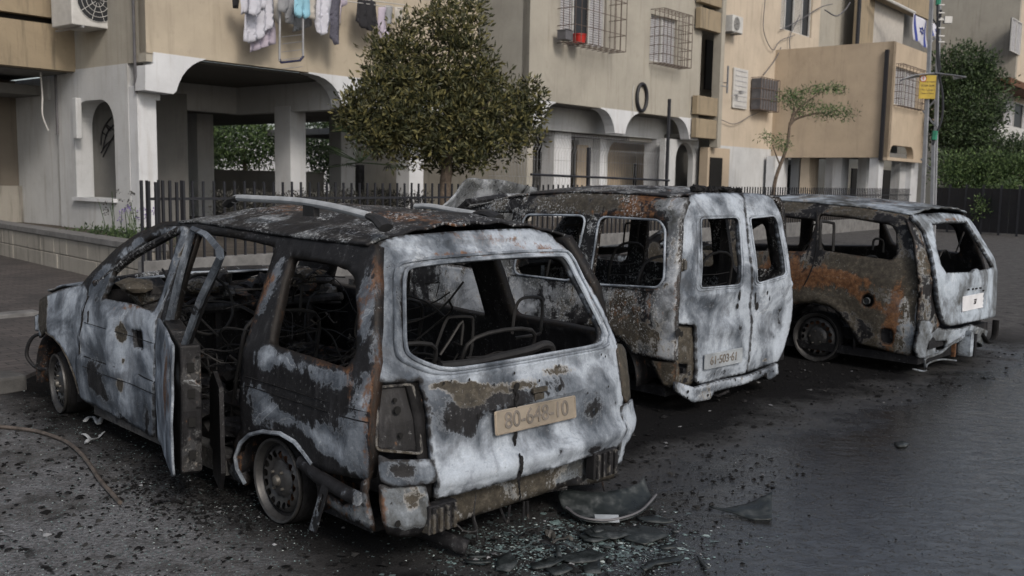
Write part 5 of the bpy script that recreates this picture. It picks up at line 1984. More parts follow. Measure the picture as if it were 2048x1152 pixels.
# ground floor: arched porch with ochre wall, sunlight put into its colour, and dark window, grey infill
t0, t1 = fac(1216, 300, 1.9)[0], fac(1311, 300, 1.9)[0]
zt = fac(1265, 285, 1.9)[1]
P1(wall('porch_wall', 'white', b2, fac(1158, 300, 1.9)[0], fac(1345, 300, 1.9)[0], .4, zb2, 1.9, .2, holes=[arch(t0, t1, .6, zt, .55)]), b2)
P1(wall('porch_back', 'orange', b2, t0 - 1, t1 + 2.0, .4, 3.3, 2.75, .2), b2)
P1(wall('porch_side', 'orange', b2, 2.11, 3.6, .4, 3.3, t1 + .05, .2, axis='q'), b2)
tw0, tw1 = fac(1242, 310, 3.5)[0], fac(1312, 310, 3.5)[0]
P1(slab('porch_window', 'hole', b2, tw0 - .3, tw1, 2.70, 2.745, 1.0, 2.2), b2)
P1(wall('infill_wall', 'grey', b2, fac(980, 300, 3.2)[0], fac(1160, 300, 3.2)[0], .4, zb2, 3.2, .2), b2)
P1(slab('infill_door', 'hole', b2, fac(985, 300, 3.15)[0], fac(1012, 300, 3.15)[0], 3.15, 3.2, .4, 2.5), b2)
P1(slab('infill_door', 'hole', b2, fac(1080, 300, 3.15)[0], fac(1104, 300, 3.15)[0], 3.15, 3.2, 1.9, 2.9), b2)
P1(slab('ochre_door', 'orange', b2, fac(1155, 300, 1.85)[0], fac(1176, 300, 1.85)[0], 1.84, 1.9, .4, 2.7), b2)
P1(wall('arch_panel', 'white', b2, fac(1330, 300, .5)[0], fac(1397, 300, .5)[0], .4, zb2, .5, .2, holes=[arch(fac(1352, 300, .5)[0], fac(1387, 300, .5)[0], .45, fac(1370, 285, .5)[1])]), b2)
P1(wall('arch_back', 'grey', b2, fac(1330, 300, 1.2)[0], fac(1420, 300, 1.2)[0], .4, zb2, 1.5, .2), b2)
P1(wall('ochre_back', 'orange', b2, fac(860, 300, 5)[0], fac(945, 300, 5)[0], .4, 3.2, 5, .2), b2)


def window(par, t0, t1, z0, z1, q=.08, leaves=2, shut='shutter', name='window'):
    w = empty(name, (0, 0, 0), parent=par)
    w.matrix_parent_inverse = Matrix.Translation(-par.matrix_basis.translation)
    m = MB()
    fr = .05
    for (a, b, c, d) in ((t0, t1, z0, z0 + fr), (t0, t1, z1 - fr, z1), (t0, t0 + fr, z0 + fr, z1 - fr), (t1 - fr, t1, z0 + fr, z1 - fr)):
        m.box((fp(a, q, c) + fp(b, q + .06, d)) / 2, (b - a, .06, d - c), RZ)
    for i in range(1, leaves):
        x = t0 + (t1 - t0) * i / leaves
        m.box(fp(x, q + .03, (z0 + z1) / 2), (.05, .055, z1 - z0 - .1), RZ)
    m.build('frame', 'acw', w)
    m = MB()
    m.box((fp(t0, q + .09, z0) + fp(t1, q + .10, z1)) / 2, (t1 - t0, .01, z1 - z0), RZ)
    m.build('pane', 'glassd', w)
    m = MB()
    n = int((z1 - z0) / .07)
    for l in range(leaves):
        if (l % 2 == 1 and leaves > 2):
            continue
        a, b = t0 + (t1 - t0) * l / leaves + .06, t0 + (t1 - t0) * (l + 1) / leaves - .05
        for i in range(n):
            m.box(fp((a + b) / 2, q + .05, z0 + .05 + i * (z1 - z0 - .1) / n + .03), (b - a, .012, .052), RZ)
    m.build('shutter_slats', shut, w)
    return w


def cage(name, label, t0, t1, z0, z1, depth, q0=-.02, nx=8, nz_=5, group='rusty window cages'):
    c = empty(name, fp((t0 + t1) / 2, q0, z0))
    tag(c, label, 'window grille', group)
    m = MB()
    r = .011
    q1 = q0 - depth
    for i in range(nx + 1):
        t = t0 + (t1 - t0) * i / nx
        m.tube([fp(t, q1, z0), fp(t, q1, z1)], r, 4)
        m.tube([fp(t, q1, z0), fp(t, q0, z0)], r, 4)
        m.tube([fp(t, q1, z1), fp(t, q0, z1)], r, 4)
    for j in range(nz_ + 1):
        z = z0 + (z1 - z0) * j / nz_
        m.tube([fp(t0, q0, z), fp(t0, q1, z), fp(t1, q1, z), fp(t1, q0, z)], r, 4)
    for s in (1, 2):
        q = q0 - depth * s / 3
        m.tube([fp(t0, q, z0), fp(t0, q, z1)], r, 4)
        m.tube([fp(t1, q, z0), fp(t1, q, z1)], r, 4)
        m.tube([fp(t0, q, z0), fp(t1, q, z0)], r, 4)
    o = m.build('bars', 'grille', c)
    o.matrix_parent_inverse = Matrix.Translation(-fp((t0 + t1) / 2, q0, z0))
    return c


window(b2, tA0 - .02, tA1 + .02, zA0 - .02, zA0 + 2.06, .10, 3)
window(b2, tC0 - .01, tC1 + .01, zC0 - .01, zC1 + .01, .08, 2)
cage('window_cage', 'large rusty cage over the arched window holding a red basin', tA0 - .15, tA1 + .1, zA0 - .12, zA0 + 2.2, .62, nx=9, nz_=5)
cage('window_cage', 'smaller rusty cage over the shuttered window right of the arched one', tC0 - .05, tC1 + .1, zC0 - .1, zC1 + .12, .5, nx=8, nz_=6)
# things on the cage floor
zc_ = zA0 - .10


def tubbox(name, mat, label, cat, t, q, w, h, par=None, flare=.8):
    o = empty(name, fp(t, q, zc_ + .015))
    tag(o, label, cat)
    m = MB()
    k = 16
    prof = [(w * flare / 2, 0), (w / 2, h), (w / 2 + .02, h + .005), (w / 2 + .02, h - .02), (w / 2 - .012, h - .02), (w * flare / 2 - .012, .012), (0.001, .012)]
    m.lathe(prof, k, axis='Z')
    m.build('bowl', mat, o, True)
    return o


M['red'] = simple('red_plastic', (0.42, 0.025, 0.02), 0.4, 0, 0.2, 6)
M['clothw'] = simple('white_cloth', (0.52, 0.53, 0.60), 0.9, 0, 0.08, 4)
M['clothl'] = simple('lilac_cloth', (0.42, 0.38, 0.46), 0.9, 0, 0.12, 4)
M['clothg'] = simple('grey_cloth', (0.26, 0.27, 0.29), 0.9, 0, 0.12, 5)
M['clothk'] = simple('black_cloth', (0.018, 0.018, 0.022), 0.9, 0, 0.2, 5)
M['clothd'] = simple('dotted_cloth', (0.09, 0.09, 0.12), 0.9, 0, 0.9, 90)
M['clothc'] = simple('sky_blue_cloth', (0.25, 0.48, 0.60), 0.9, 0, 0.1, 4)
M['clothe'] = simple('ecru_cloth', (0.44, 0.42, 0.39), 0.9, 0, 0.12, 4)
M['blue'] = simple('flag_blue', (0.03, 0.05, 0.25), 0.8, 0, 0.1, 4)
M['yellow'] = simple('sign_yellow', (0.42, 0.30, 0.035), 0.6, 0, 0.2, 6)
M['navy'] = simple('navy_plastic', (0.012, 0.015, 0.05), 0.5)
M['green'] = simple('green_tape', (0.02, 0.18, 0.11), 0.6)
tB_ = (tA0 + tA1) / 2
tubbox('basin', 'red', 'red plastic basin in the cage of the arched window', 'basin', fac(1158, 80, -.35)[0], -.35, .42, .24)
o = empty('storage_tub', fp(fac(1130, 80, -.35)[0], -.35, zc_ + .015))
tag(o, 'dark grey tub left of the red basin in the window cage', 'tub')
m = MB()
m.box((0, 0, .13), (.34, .3, .25), RZ)
m.box((0, 0, .265), (.37, .33, .02), RZ)
m.build('tub', 'pipeg', o, bevel=.015)
# black ring on the wall
tr, zr = fac(1281, 195)
o = empty('rubber_ring', fp(tr, -.06, zr), RZ)
tag(o, 'black rubber tyre ring hung on the grey-beige wall', 'ring')
m = MB()
m.tube([(.29 * math.cos(a), 0, .42 * math.sin(a)) for a in [2 * PI * i / 36 for i in range(36)]], .055, 10, True)
m.build('ring', 'black', o, True)
m = MB()
m.tube(smooth_path([fp(tr - .45, -.02, zr + .35) - fp(tr, -.06, zr), fp(tr - .5, -.02, zr) - fp(tr, -.06, zr), fp(tr - .42, -.02, zr - .6) - fp(tr, -.06, zr)], 5), .01, 5)
o2 = m.build('white_cable', 'acw', o, True)
o2.matrix_parent_inverse = Matrix.Rotation(-RZ, 4, 'Z')

# ---------------------------------------------------------------- building 3 (cream, with apricot wing)
b3 = empty('apartment_building', fp(30, 3, 0))
tag(b3, 'cream and apricot block right of centre with a flat-roofed wing standing on pillars', 'building', 'apartment blocks along the street')
tc0, tc1 = fac(1441, 200)[0], fac(1527, 200)[0]
Bp = at_depth(1771, 371, 35.0)
tB, qB = (Bp - A0).dot(E1), (Bp - A0).dot(E2)
print('B', tB, qB, 'cream', tc0, tc1, 'mid', TB0, TB1)
zlow = jog(1600, 315, tB)[1]
ztop = fac(1773, 76, qB)[1]
print('zlow', zlow, 'ztop', ztop)
for k, (y0, y1) in enumerate(((-60, 8), (18, 60), (194, 231), (239, 277))):
    z1, z0 = fac(1418, y0, -.25)[1], fac(1418, y1, -.25)[1]
    P1(slab('balcony_panel', 'ochre', b3, fac(1399, 100, -.25)[0], fac(1441, 100, -.25)[0], -.25, -.05, z0, z1, .01), b3)
    P1(slab('balcony_floor', 'soffit', b3, fac(1399, 100, -.25)[0], fac(1441, 100, -.25)[0], -.04, 1.2, z0, z0 + .12), b3)
P1(slab('corner_post', 'beiged', b3, fac(1437, 100, -.2)[0], fac(1444, 100, -.2)[0], -.3, 0, 2.8, TOPZ), b3)
P1(wall('recess_wall', 'beiged', b3, TB1 - 2.5, tc0 + 2.4, 2.9, TOPZ, 1.2, .2), b3)
P1(slab('recess_window', 'glassd', b3, fac(1412, 100, 1.15)[0], fac(1438, 100, 1.15)[0], 1.12, 1.19, fac(1420, 180, 1.1)[1], fac(1420, 80, 1.1)[1]), b3)
P1(wall('cream_wall', 'cream', b3, tc0, tc1 + 1.2, 2.9, TOPZ, 0, .25), b3)
P1(wall('lower_wall', 'white', b3, tc0, tc1 + 1.2, .4, 2.9, -.004, .25, holes=[arch(fac(1412, 350)[0] + .9, fac(1462, 350)[0], .42, 2.75, .5)] if False else []), b3)
P1(slab('doorway', 'orange', b3, fac(1408, 350, .1)[0], fac(1452, 350, .1)[0], -.02, .3, .4, 2.8), b3)
P1(slab('door', 'hole', b3, fac(1412, 350, .1)[0], fac(1436, 350, .1)[0], -.06, -.03, .4, 2.45), b3)
# apricot wing
P1(wall('wing_side', 'orange', b3, qB, 0.0, zlow, ztop, tB, .25, axis='q'), b3)
tR = fac(1852, 200, qB)[0]
wo = [(tB + .26, zlow), (tB + .26, ztop), (tR, ztop), (tR, zlow)]
wh0, wh1 = fac(1788, 200, qB)[0], fac(1835, 200, qB)[0]
wv0, wv1 = fac(1810, 213, qB)[1], fac(1810, 138, qB)[1]
ah = arch(fac(1779, 300, qB)[0], fac(1828, 300, qB)[0], zlow + .02, fac(1803, 292, qB)[1], .45)
P1(wall('wing_front', 'orange', b3, tB, tR, zlow, ztop, qB, .25, holes=[rect(wh0, wh1, wv0, wv1), ah]), b3)
P1(wall('wing_front', 'orange', b3, tR, tR + 5.5, zlow + 1.6, ztop - .9, qB + .8, .25), b3)
P1(slab('wing_roof', 'soffit', b3, tB + .25, tR + 5, qB + 1.06, -.01, ztop - .5, ztop - .4), b3)
P1(slab('wing_roof', 'soffit', b3, tB + .25, tR - .02, qB + .26, qB + 1.05, ztop - .5, ztop - .4), b3)
P1(slab('wing_floor', 'grey', b3, tB + .25, tR - .1, qB + .26, -.02, zlow + .05, zlow + .2), b3)
window(b3, wh0 - .01, wh1 + .01, wv0 - .01, wv1 + .01, qB + .08, 2)
cage('window_cage', 'rusty cage over the bright window of the apricot wing', wh0 - .03, wh1 + .05, wv0 - .05, wv1 + .08, .25, qB - .01, nx=7, nz_=6)
P1(slab('downpipe', 'black', b3, tB - .12, tB - .01, qB + .15, qB + .28, zlow - .1, ztop - .3), b3)
P1(slab('arch_back', 'white', b3, tB + .3, tR - .3, qB + .9, qB + 1.0, zlow + .21, zlow + 1.2), b3)
# pillars and voids under the wing
for px0, px1, q, mt in ((1549, 1575, -.5, 'white_lit'), (1598, 1616, -.8, 'white'), (1618, 1637, -1.4, 'cream'), (1668, 1681, -2.2, 'white_lit'), (1683, 1697, -2.6, 'white_lit'), (1733, 1757, -3.4, 'white'), (1757, 1766, qB + .3, 'white_lit'), (1800, 1820, qB + .5, 'white'), (1822, 1836, qB + .3, 'white_lit')):  # grey and white neighbours carry shaded and lit faces in their colour
    q = max(q, qB + .3)
    t0 = fac(px0, 345, q)[0]
    t1 = fac(px1, 345, q)[0]
    P1(slab('pillar', mt, b3, t0, max(t0 + .3, t1), q, q + .35, .3, zlow + .04), b3)
P1(wall('void_back', 'grey', b3, tc1, tR + 2, .3, zlow, .9, .2), b3)
for px0, px1 in ((1518, 1549), (1577, 1598), (1705, 1731), (1768, 1798)):
    P1(slab('dark_void_panel', 'hole', b3, fac(px0, 345, .8)[0], fac(px1, 345, .8)[0], .8, .88, .3, zlow - .2), b3)  # black panels paint the shade inside the openings, one at a door
P1(wall('spandrel', 'orange', b3, 0, 0, 0, 0, qB - .01, .2, outer=[(tB - .01, zlow + .01), (tR, zlow + .01), (tR, zlow - .1), (tB - .01, zlow - .1)]), b3)
# upper storeys seen over the wing
P1(wall('upper_wall', 'cream', b3, tc1 + 1.2, fac(1640, 40)[0], ztop - 1.5, TOPZ, 0.0, .25, holes=[rect(fac(1556, 40)[0], fac(1624, 40)[0], fac(1590, 66)[1], 9.6)]), b3)
window(b3, fac(1556, 40)[0], fac(1624, 40)[0], fac(1590, 66)[1], 9.6, .08, 4, 'clothe')
P1(wall('upper_wall', 'beiged', b3, fac(1640, 40)[0], fac(1722, 40, 1)[0], ztop - 1.5, TOPZ, 1.0, .25), b3)
P1(wall('upper_wall', 'ochre', b3, fac(1718, 40, .2)[0], fac(1748, 40, .2)[0], ztop - 1.5, TOPZ, .2, .25), b3)
P1(wall('upper_wall', 'clothe', b3, fac(1748, 40, .3)[0], fac(1808, 40, .3)[0], ztop - 1.5, TOPZ, .3, .25), b3)
P1(wall('upper_wall', 'grey', b3, fac(1808, 40, .8)[0], fac(1900, 40, .8)[0], ztop - 1.5, TOPZ, .8, .25), b3)
P1(slab('balcony_band', 'ochre', b3, fac(1760, 5, -.3)[0], fac(1860, 5, -.3)[0], -.3, .15, fac(1820, 22, -.3)[1], fac(1820, -30, -.3)[1]), b3)
P1(slab('upper_pipe', 'black', b3, fac(1715, 40, .1)[0], fac(1719, 40, .1)[0], .05, .15, ztop - 1.5, TOPZ), b3)
# ---------------------------------------------------------------- building 4 (far right)
b4 = empty('apartment_building', fp(55, -2, 0))
tag(b4, 'tall far block at the right edge with a blank grey-beige side and red awning', 'building', 'apartment blocks along the street')
Dp = at_depth(2013, 374, 52)
tD, qD = (Dp - A0).dot(E1), (Dp - A0).dot(E2)
P1(wall('side_wall', 'beiged', b4, qD, qD + 14, .2, 13, tD, .3, axis='q'), b4)
P1(wall('front_wall', 'cream', b4, tD + .31, tD + 16, .2, 13, qD, .3), b4)
window(b4, fac(2020, 60, qD)[0], fac(2040, 60, qD)[0], fac(2030, 108, qD)[1], fac(2030, 40, qD)[1], qD - .1, 2)
P1(slab('awning', 'rust', b4, fac(2010, 190, qD - 1)[0], fac(2090, 190, qD - 1)[0], qD - 1.2, qD, fac(2030, 192, qD)[1], fac(2030, 180, qD)[1]), b4)
P1(slab('balcony', 'acw', b4, fac(2000, 190, qD - .8)[0], fac(2090, 190, qD - .8)[0], qD - .8, qD - .02, fac(2030, 300, qD)[1], fac(2030, 262, qD)[1]), b4)
window(b4, fac(2000, 230, qD)[0] + .5, fac(2060, 230, qD)[0], fac(2030, 258, qD)[1], fac(2030, 205, qD)[1], qD - .1, 3)


# ================================================================== PLANTS
def leaves(mb, c, n, rad, size, rg, up=.3, asp=2.6, squash=1.0):
    for _ in range(n):
        d = Vector((rg.gauss(0, 1), rg.gauss(0, 1), rg.gauss(0, 1)))
        d.normalize()
        p = c + Vector((d.x, d.y, d.z * squash)) * rad * rg.random() ** .5
        a = (d + Vector((rg.uniform(-.6, .6), rg.uniform(-.6, .6), rg.uniform(-.5, .6) + up))).normalized()
        b = a.cross(Vector((rg.uniform(-1, 1), rg.uniform(-1, 1), rg.uniform(-1, 1))))
        if b.length < .05:
            continue
        b.normalize()
        s = size * rg.uniform(.6, 1.25)
        nn = a.cross(b) * s * .12
        mb.v += [p, p + a * s * .5 + b * s / asp * .5 + nn, p + a * s, p + a * s * .5 - b * s / asp * .5 + nn]
        k = len(mb.v)
        mb.f.append((k - 4, k - 3, k - 2, k - 1))
        mb.c += [(0, 0, 0)] * 4


def crown(mb, ells, n, per, rad, size, seed, shell=.55, **k):
    rg = random.Random(seed)
    tot = sum(e[3] * e[4] * e[5] for e in ells)
    for (x, y, z, a, b, c) in ells:
        m = max(4, int(n * a * b * c / tot))
        for _ in range(m):
            d = Vector((rg.gauss(0, 1), rg.gauss(0, 1), rg.gauss(0, 1))).normalized()
            r = shell + (1 - shell) * rg.random() ** .6
            r *= 1 + .34 * nz(d.x * 2.2 + x, d.y * 2.2 + y, d.z * 2.2 + z + seed)
            leaves(mb, Vector((x + d.x * a * r, y + d.y * b * r, z + d.z * c * r)), per, rad, size, rg, **k)


def limb(mb, pts, r0, r1, n=8):
    P = smooth_path(pts, 5)
    mb.tube(P, [r0 + (r1 - r0) * i / (len(P) - 1) for i in range(len(P))], n)


# big street tree behind the fence
T1 = at_depth(888, 400, 17.6)
bx, by = T1.x, T1.y
tr1 = empty('street_tree', (bx, by, .4))
tag(tr1, 'dense olive-green rounded tree standing behind the fence between the two near blocks', 'tree')
s = 17.6 / 1900
m = MB()


def tp(px, py, dy=0):
    p = at_depth(px, py, 17.6)
    return (p.x - bx, p.y - by + dy, p.z - .4)


limb(m, [(0, 0, -.1), tp(890, 380), tp(893, 345), tp(892, 325)], .12, .10, 10)
limb(m, [tp(892, 328), tp(880, 305), tp(845, 260), tp(800, 220)], .075, .02)
limb(m, [tp(893, 326), tp(905, 300, -.2), tp(940, 250, -.3), tp(985, 200, -.3)], .075, .02)
limb(m, [tp(892, 326), tp(893, 290, .2), tp(890, 200, .3), tp(900, 60, .2)], .08, .02)
limb(m, [tp(892, 326), tp(875, 300, .5), tp(860, 260, .9), tp(840, 200, 1.1)], .06, .02)
m.build('trunk', 'bark', tr1, True)
m = MB()
E_ = []
for px, py, w, h, dep in ((778, 222, 92, 80, 1.0), (880, 240, 120, 95, 1.25), (990, 245, 92, 72, 1.0), (800, 145, 78, 62, .95), (910, 140, 85, 70, .9), (915, 62, 62, 55, .7), (845, 70, 52, 48, .6), (905, -10, 52, 50, .5), (770, 90, 28, 24, .4), (1040, 200, 48, 50, .5), (745, 240, 62, 70, .6), (960, 170, 60, 60, .6), (1050, 250, 35, 45, .4), (820, 285, 80, 40, .7), (950, 290, 80, 40, .7)):
    x, y, z = tp(px, py)
    E_.append((x, y + random.Random(px).uniform(-.3, .3), z, w * s, dep, h * s))
crown(m, E_, 560, 46, .215, .118, 3, .5, up=.3)
crown(m, E_, 300, 12, .17, .115, 33, .99, up=.8)
m.build('crown', 'leaf', tr1)

# slender feathery tree before the apricot wing
D2 = 31.0
T2 = at_depth(1548, 400, D2)
tr2 = empty('young_tree', (T2.x, T2.y, .4))
tag(tr2, 'slender leaning young tree with flat feathery layers before the apricot wing', 'tree')


def tq(px, py, dy=0):
    p = at_depth(px, py, D2)
    return Vector((p.x - T2.x, p.y - T2.y + dy, p.z - .4))


m = MB()
limb(m, [tq(1545, 400), tq(1552, 355), tq(1573, 295), tq(1580, 245)], .07, .045)
limb(m, [tq(1580, 250), tq(1592, 238), tq(1625, 228), tq(1650, 226)], .05, .02)
limb(m, [tq(1580, 250), tq(1588, 220), tq(1586, 205)], .05, .02)
limb(m, [tq(1584, 240), tq(1600, 215), tq(1640, 185)], .04, .015)
limb(m, [tq(1560, 330), tq(1552, 310), tq(1545, 290)], .03, .015)
m.build('trunk', 'bark', tr2, True)
m = MB()
rg = random.Random(12)
for px, py, w, h in ((1582, 200, 22, 8), (1570, 190, 14, 5), (1612, 205, 26, 8), (1640, 218, 22, 7), (1672, 220, 22, 9), (1690, 232, 10, 7), (1625, 180, 24, 6), (1655, 175, 20, 6), (1680, 178, 14, 5), (1600, 222, 16, 6), (1545, 280, 18, 9), (1560, 292, 10, 7), (1532, 272, 10, 5), (1655, 228, 20, 6), (1597, 190, 14, 5)):
    c = tq(px, py, rg.uniform(-.5, .5))
    for _ in range(int(w * 5)):
        q = c + Vector((rg.gauss(0, .62) * w, rg.gauss(0, .62) * w, rg.gauss(0, .6) * h)) * (D2 / 1900)
        leaves(m, q, 2, .12, .13, rg, up=-.3, asp=4.5)
m.build('crown', 'leafg', tr2)


def bush(name, label, px, py, w, h, D, n, per, size, mat, seed, dep=None, cat='tree', trunk=True, group=None, sub=None):
    c = at_depth(px, py, D)
    o = empty(name, (c.x, c.y, .1))
    tag(o, label, cat, group)
    k = D / 1900
    m = MB()
    el = []
    for (dx, dy, ww, hh) in (sub or [(0, 0, 1, 1)]):
        el.append((dx * w * k, 0, c.z - .1 - dy * h * k, w * k * ww, (dep or w * k) * ww, h * k * hh))
    crown(m, el, n, per, size * 2.2, size, seed, .5)
    m.build('crown', mat, o)
    if trunk:
        m = MB()
        limb(m, [(0, 0, -.1), (.1, 0, c.z * .4), (0, .1, c.z * .9)], .16, .06)
        m.build('trunk', 'bark', o, True)
    return o


bush('ivy_tree', 'tall dark green tree behind the twin steel posts at the right', 1925, 215, 88, 110, 38, 1500, 12, .17, 'leafd', 5, 1.6,
     sub=[(0, 0, .85, .9), (-.45, .2, .5, .6), (.4, -.1, .6, .7), (.3, .55, .5, .4), (-.1, .75, .35, .3), (-.1, -.75, .7, .35)])
hg = bush('clipped_hedge', 'long green hedge growing over the dark fence at the right', 1985, 345, 120, 40, 33.5, 1500, 12, .13, 'leafg', 6, .7, 'hedge', False,
          sub=[(-.7, 0, .3, .9), (-.4, .1, .35, 1), (0, .1, .4, 1), (.4, .15, .4, 1), (.8, .1, .4, 1), (1.2, .1, .4, 1)])
bush('round_shrub', 'dark rounded shrub above the hedge beside the far block', 2010, 300, 50, 30, 37, 500, 11, .13, 'leafd', 16, .8, 'shrub', False, sub=[(0, 0, 1, 1), (1.2, .1, 1, 1.1)])
bush('hanging_vine', 'vine trailing down the dark fence at the right edge', 2020, 400, 40, 35, 31.6, 300, 9, .12, 'leafg', 26, .2, 'vine', False, sub=[(0, 0, .9, .9), (-1.2, .4, .5, .5)])
# dark sheeted fence below the hedge
p0, p1 = on_z(1862, 462), on_z(2110, 478)
d = p1 - p0
o = empty('screen_fence', p0)
tag(o, 'dark sheeted fence under the hedge at the right', 'fence')
m = MB()
n = 14
for i in range(n):
    c = d * ((i + .5) / n)
    m.box(c + Vector((0, 0, .80)), (d.length / n - .02, .03, 1.45), math.atan2(d.y, d.x) + random.Random(i).uniform(-.03, .03))
m.build('panel', 'black', o)
m = MB()
for i in range(0, n + 1, 2):
    m.box(d * (i / n) + Vector((0, 0, .82)), (.06, .07, 1.64), RZ)
m.build('post', 'black', o)

# scorched hedge behind the pickets, palm, bed plants
hq = [fac(440, 380, -2.6), fac(820, 380, -2.6)]
o = empty('scorched_hedge', fp(1.5, -2.6, .42))
tag(o, 'scorched grey-brown hedge behind the picket fence at the left', 'hedge')
m = MB()
rg = random.Random(9)
for i in range(1500):
    t = rg.uniform(fac(455, 380, -2.6)[0], fac(830, 380, -2.2)[0])
    zz = .5 + (.72 + .14 * nz(t * 1.3, 3)) * rg.random() ** .5
    p = fp(t, -2.4 + rg.uniform(-.3, .3), zz) - fp(1.5, -2.6, .42)
    leaves(m, p, 6, .10, .055, rg, up=.8, asp=2.4)
m.build('foliage', 'leafb', o)
# palm
pc = fp(*[fac(720, 330, .2)[0], .2, fac(720, 318, .2)[1]])
o = empty('fan_palm', (pc.x, pc.y, .42))
tag(o, 'small dark palm under the overhang left of the street tree', 'palm')
m = MB()
m.tube([(0, 0, 0), (0, 0, pc.z - .55)], .10, 8)
m.build('trunk', 'soot', o, True)
m = MB()
rg = random.Random(31)
for f in range(15):
    az = 2 * PI * f / 15 + rg.uniform(-.2, .2)
    el = rg.uniform(-.2, 1.1)
    d = Vector((math.cos(az) * math.cos(el), math.sin(az) * math.cos(el), math.sin(el)))
    base = Vector((0, 0, pc.z - .5))
    tip = base + d * .75
    m.tube([base, tip], .010, 4)
    sx = d.cross(Vector((0, 0, 1))).normalized()
    for j in range(-9, 10):
        a = j * .14
        dd_ = (d * math.cos(a) + sx * math.sin(a) + Vector((0, 0, -.12 * abs(a)))).normalized()
        w_ = dd_.cross(d.cross(sx)).normalized() * .016
        e = tip + dd_ * .55 + Vector((0, 0, -.06))
        m.add([tip - w_ * .3, tip + dd_ * .3 + w_, e, tip + dd_ * .3 - w_], [(0, 1, 2, 3)])
m.build('fronds', 'leafd', o)
M['petal'] = simple('violet_petal', (0.16, 0.12, 0.30), 0.8)
for i, (px, py, D, lab) in enumerate(((205, 445, 15.6, 'low leafy bed plant nearest the arched side wall'), (238, 440, 15.2, 'tall flowering weed stalks before the arched side wall'), (275, 452, 14.6, 'violet flowering plant at the foot of the white corner pillar'))):
    c = at_depth(px, py, D)
    o = empty('bed_plant', (c.x, c.y, .42))
    tag(o, lab, 'plant', 'plants in the raised bed')
    m = MB()
    rg = random.Random(50 + i)
    for k in range(70):
        leaves(m, Vector((rg.uniform(-.55, .55), rg.uniform(-.3, .3), rg.uniform(.02, .22))), 5, .07, .07, rg, up=.8)
    if i:
        for k in range(10):
            x, y, h = rg.uniform(-.2, .25), rg.uniform(-.2, .2), rg.uniform(.35, .62 if i == 2 else .85)
            m.tube([(x, y, 0), (x + .02, y, h * .5), (x + rg.uniform(-.06, .06), y, h)], .006, 4)
    m.build('foliage', 'leafd', o)
    if i:
        m = MB()
        for k in range(14):
            leaves(m, Vector((rg.uniform(-.25, .28), rg.uniform(-.2, .2), rg.uniform(.35, .6 if i == 2 else .85))), 12, .035, .03, rg, up=.4, asp=1.3)
        m.build('blossoms', 'petal' if i == 2 else 'leafb', o)
# garden seen through the open ground floor
bush('garden_tree', 'sunny green tree seen between the pillars under the left block', 485, 285, 75, 52, 34, 420, 11, .17, 'leafg', 41, 1.5)
bush('garden_tree', 'leafy tree glimpsed left of the first inner pillar', 325, 290, 45, 75, 30, 350, 11, .15, 'leafg', 42, 1.2)
bush('garden_tree', 'wide dark tree added as a backdrop to darken the view under the left block', 700, 290, 120, 95, 40, 700, 11, .22, 'leafd', 43, 2.0)  # added to shut out the sky and keep the ground floor dark
bush('garden_tree', 'dark tree added as a backdrop to darken the gap behind the leftmost inner pillar', 390, 270, 60, 95, 38, 450, 11, .22, 'leafd', 44, 2.0)  # second added tree, darkens the gap under the block
gw = empty('garden_wall', at_depth(480, 345, 44))
gw.location.z = 0
tag(gw, 'pale sunlit garden wall seen far under the left block', 'wall')
m = MB()
m.box((0, 0, 1.6), (16, .3, 3.2), RZ)
m.box((0, -.02, 3.25), (16.1, .36, .1), RZ)
m.build('wall', 'white_lit', gw)
m = MB()
t0, t1 = fac(300, 350, 9)[0], fac(545, 350, 9)[0]
gp = fp((t0 + t1) / 2, 9, .4)
o = empty('parapet', gp)
tag(o, 'dark low parapet across the open ground floor behind the pillars', 'wall')
m.box((0, 0, .62), (t1 - t0 + 4, .2, 1.24), RZ)
m.box((0, 0, 1.26), (t1 - t0 + 4, .26, .05), RZ)
m.build('wall', 'soffit', o)

# ================================================================== STREET FURNITURE
# twin-post pole
D3 = 23.0
pa, pb = at_depth(1843, 497, D3), at_depth(1867, 497, D3)
pl = empty('utility_pole', ((pa.x + pb.x) / 2, pa.y, 0))
tag(pl, 'twin galvanised steel utility pole with cross braces and drooping wires', 'pole')
ox, oy = (pa.x + pb.x) / 2, pa.y


def pq(px, py, dy=0.0):
    p = at_depth(px, py, D3 + dy)
    return Vector((p.x - ox, p.y - oy, p.z))


m = MB()
for x0, y0, x1, y1, w in ((1841, 505, 1866, -60, .11),):
    a, b = pq(x0, y0), pq(x1, y1)
    a.z = 0
    m.tube([a, b], w / 2, 4)
m.build('post', 'metal', pl)
m = MB()
a, b = pq(1866, 505, .3), pq(1880, -60, .3)
a.z = 0
m.tube([a, b], .055, 4)
m.build('post', 'metal', pl)
m = MB()
a, b = pq(1862, 505, .1), pq(1867, 278, .1)
a.z = 0
m.tube([a, b], .05, 4)
m.build('post', 'metal', pl)
m = MB()
for q in (((1846, 222), (1871, 252)), ((1870, 200), (1850, 222)), ((1842, 318), (1862, 338)), ((1861, 30), (1873, 50)), ((1858, 90), (1874, 70))):
    m.tube([pq(*q[0]), pq(*q[1], .2)], .025, 4)
    m.build('brace', 'metal', pl)
    m = MB()
for i in range(7):
    m.tube([pq(1868, 146 + i * .4), pq(1830 - i * 3, 150 + i * 1.2, -.6 + .2 * i), pq(1806 - i * 1.0, 158 + i * .6, -1 + .3 * i)], .016, 4)
    m.tube([pq(1870, 146 + i * .4), pq(1905, 150, -.6 + .2 * i), pq(1932 - i * 4, 154 + i * .8, -1 + .3 * i)], .016, 4)
m.build('climb_guard', 'metal', pl)
m = MB()
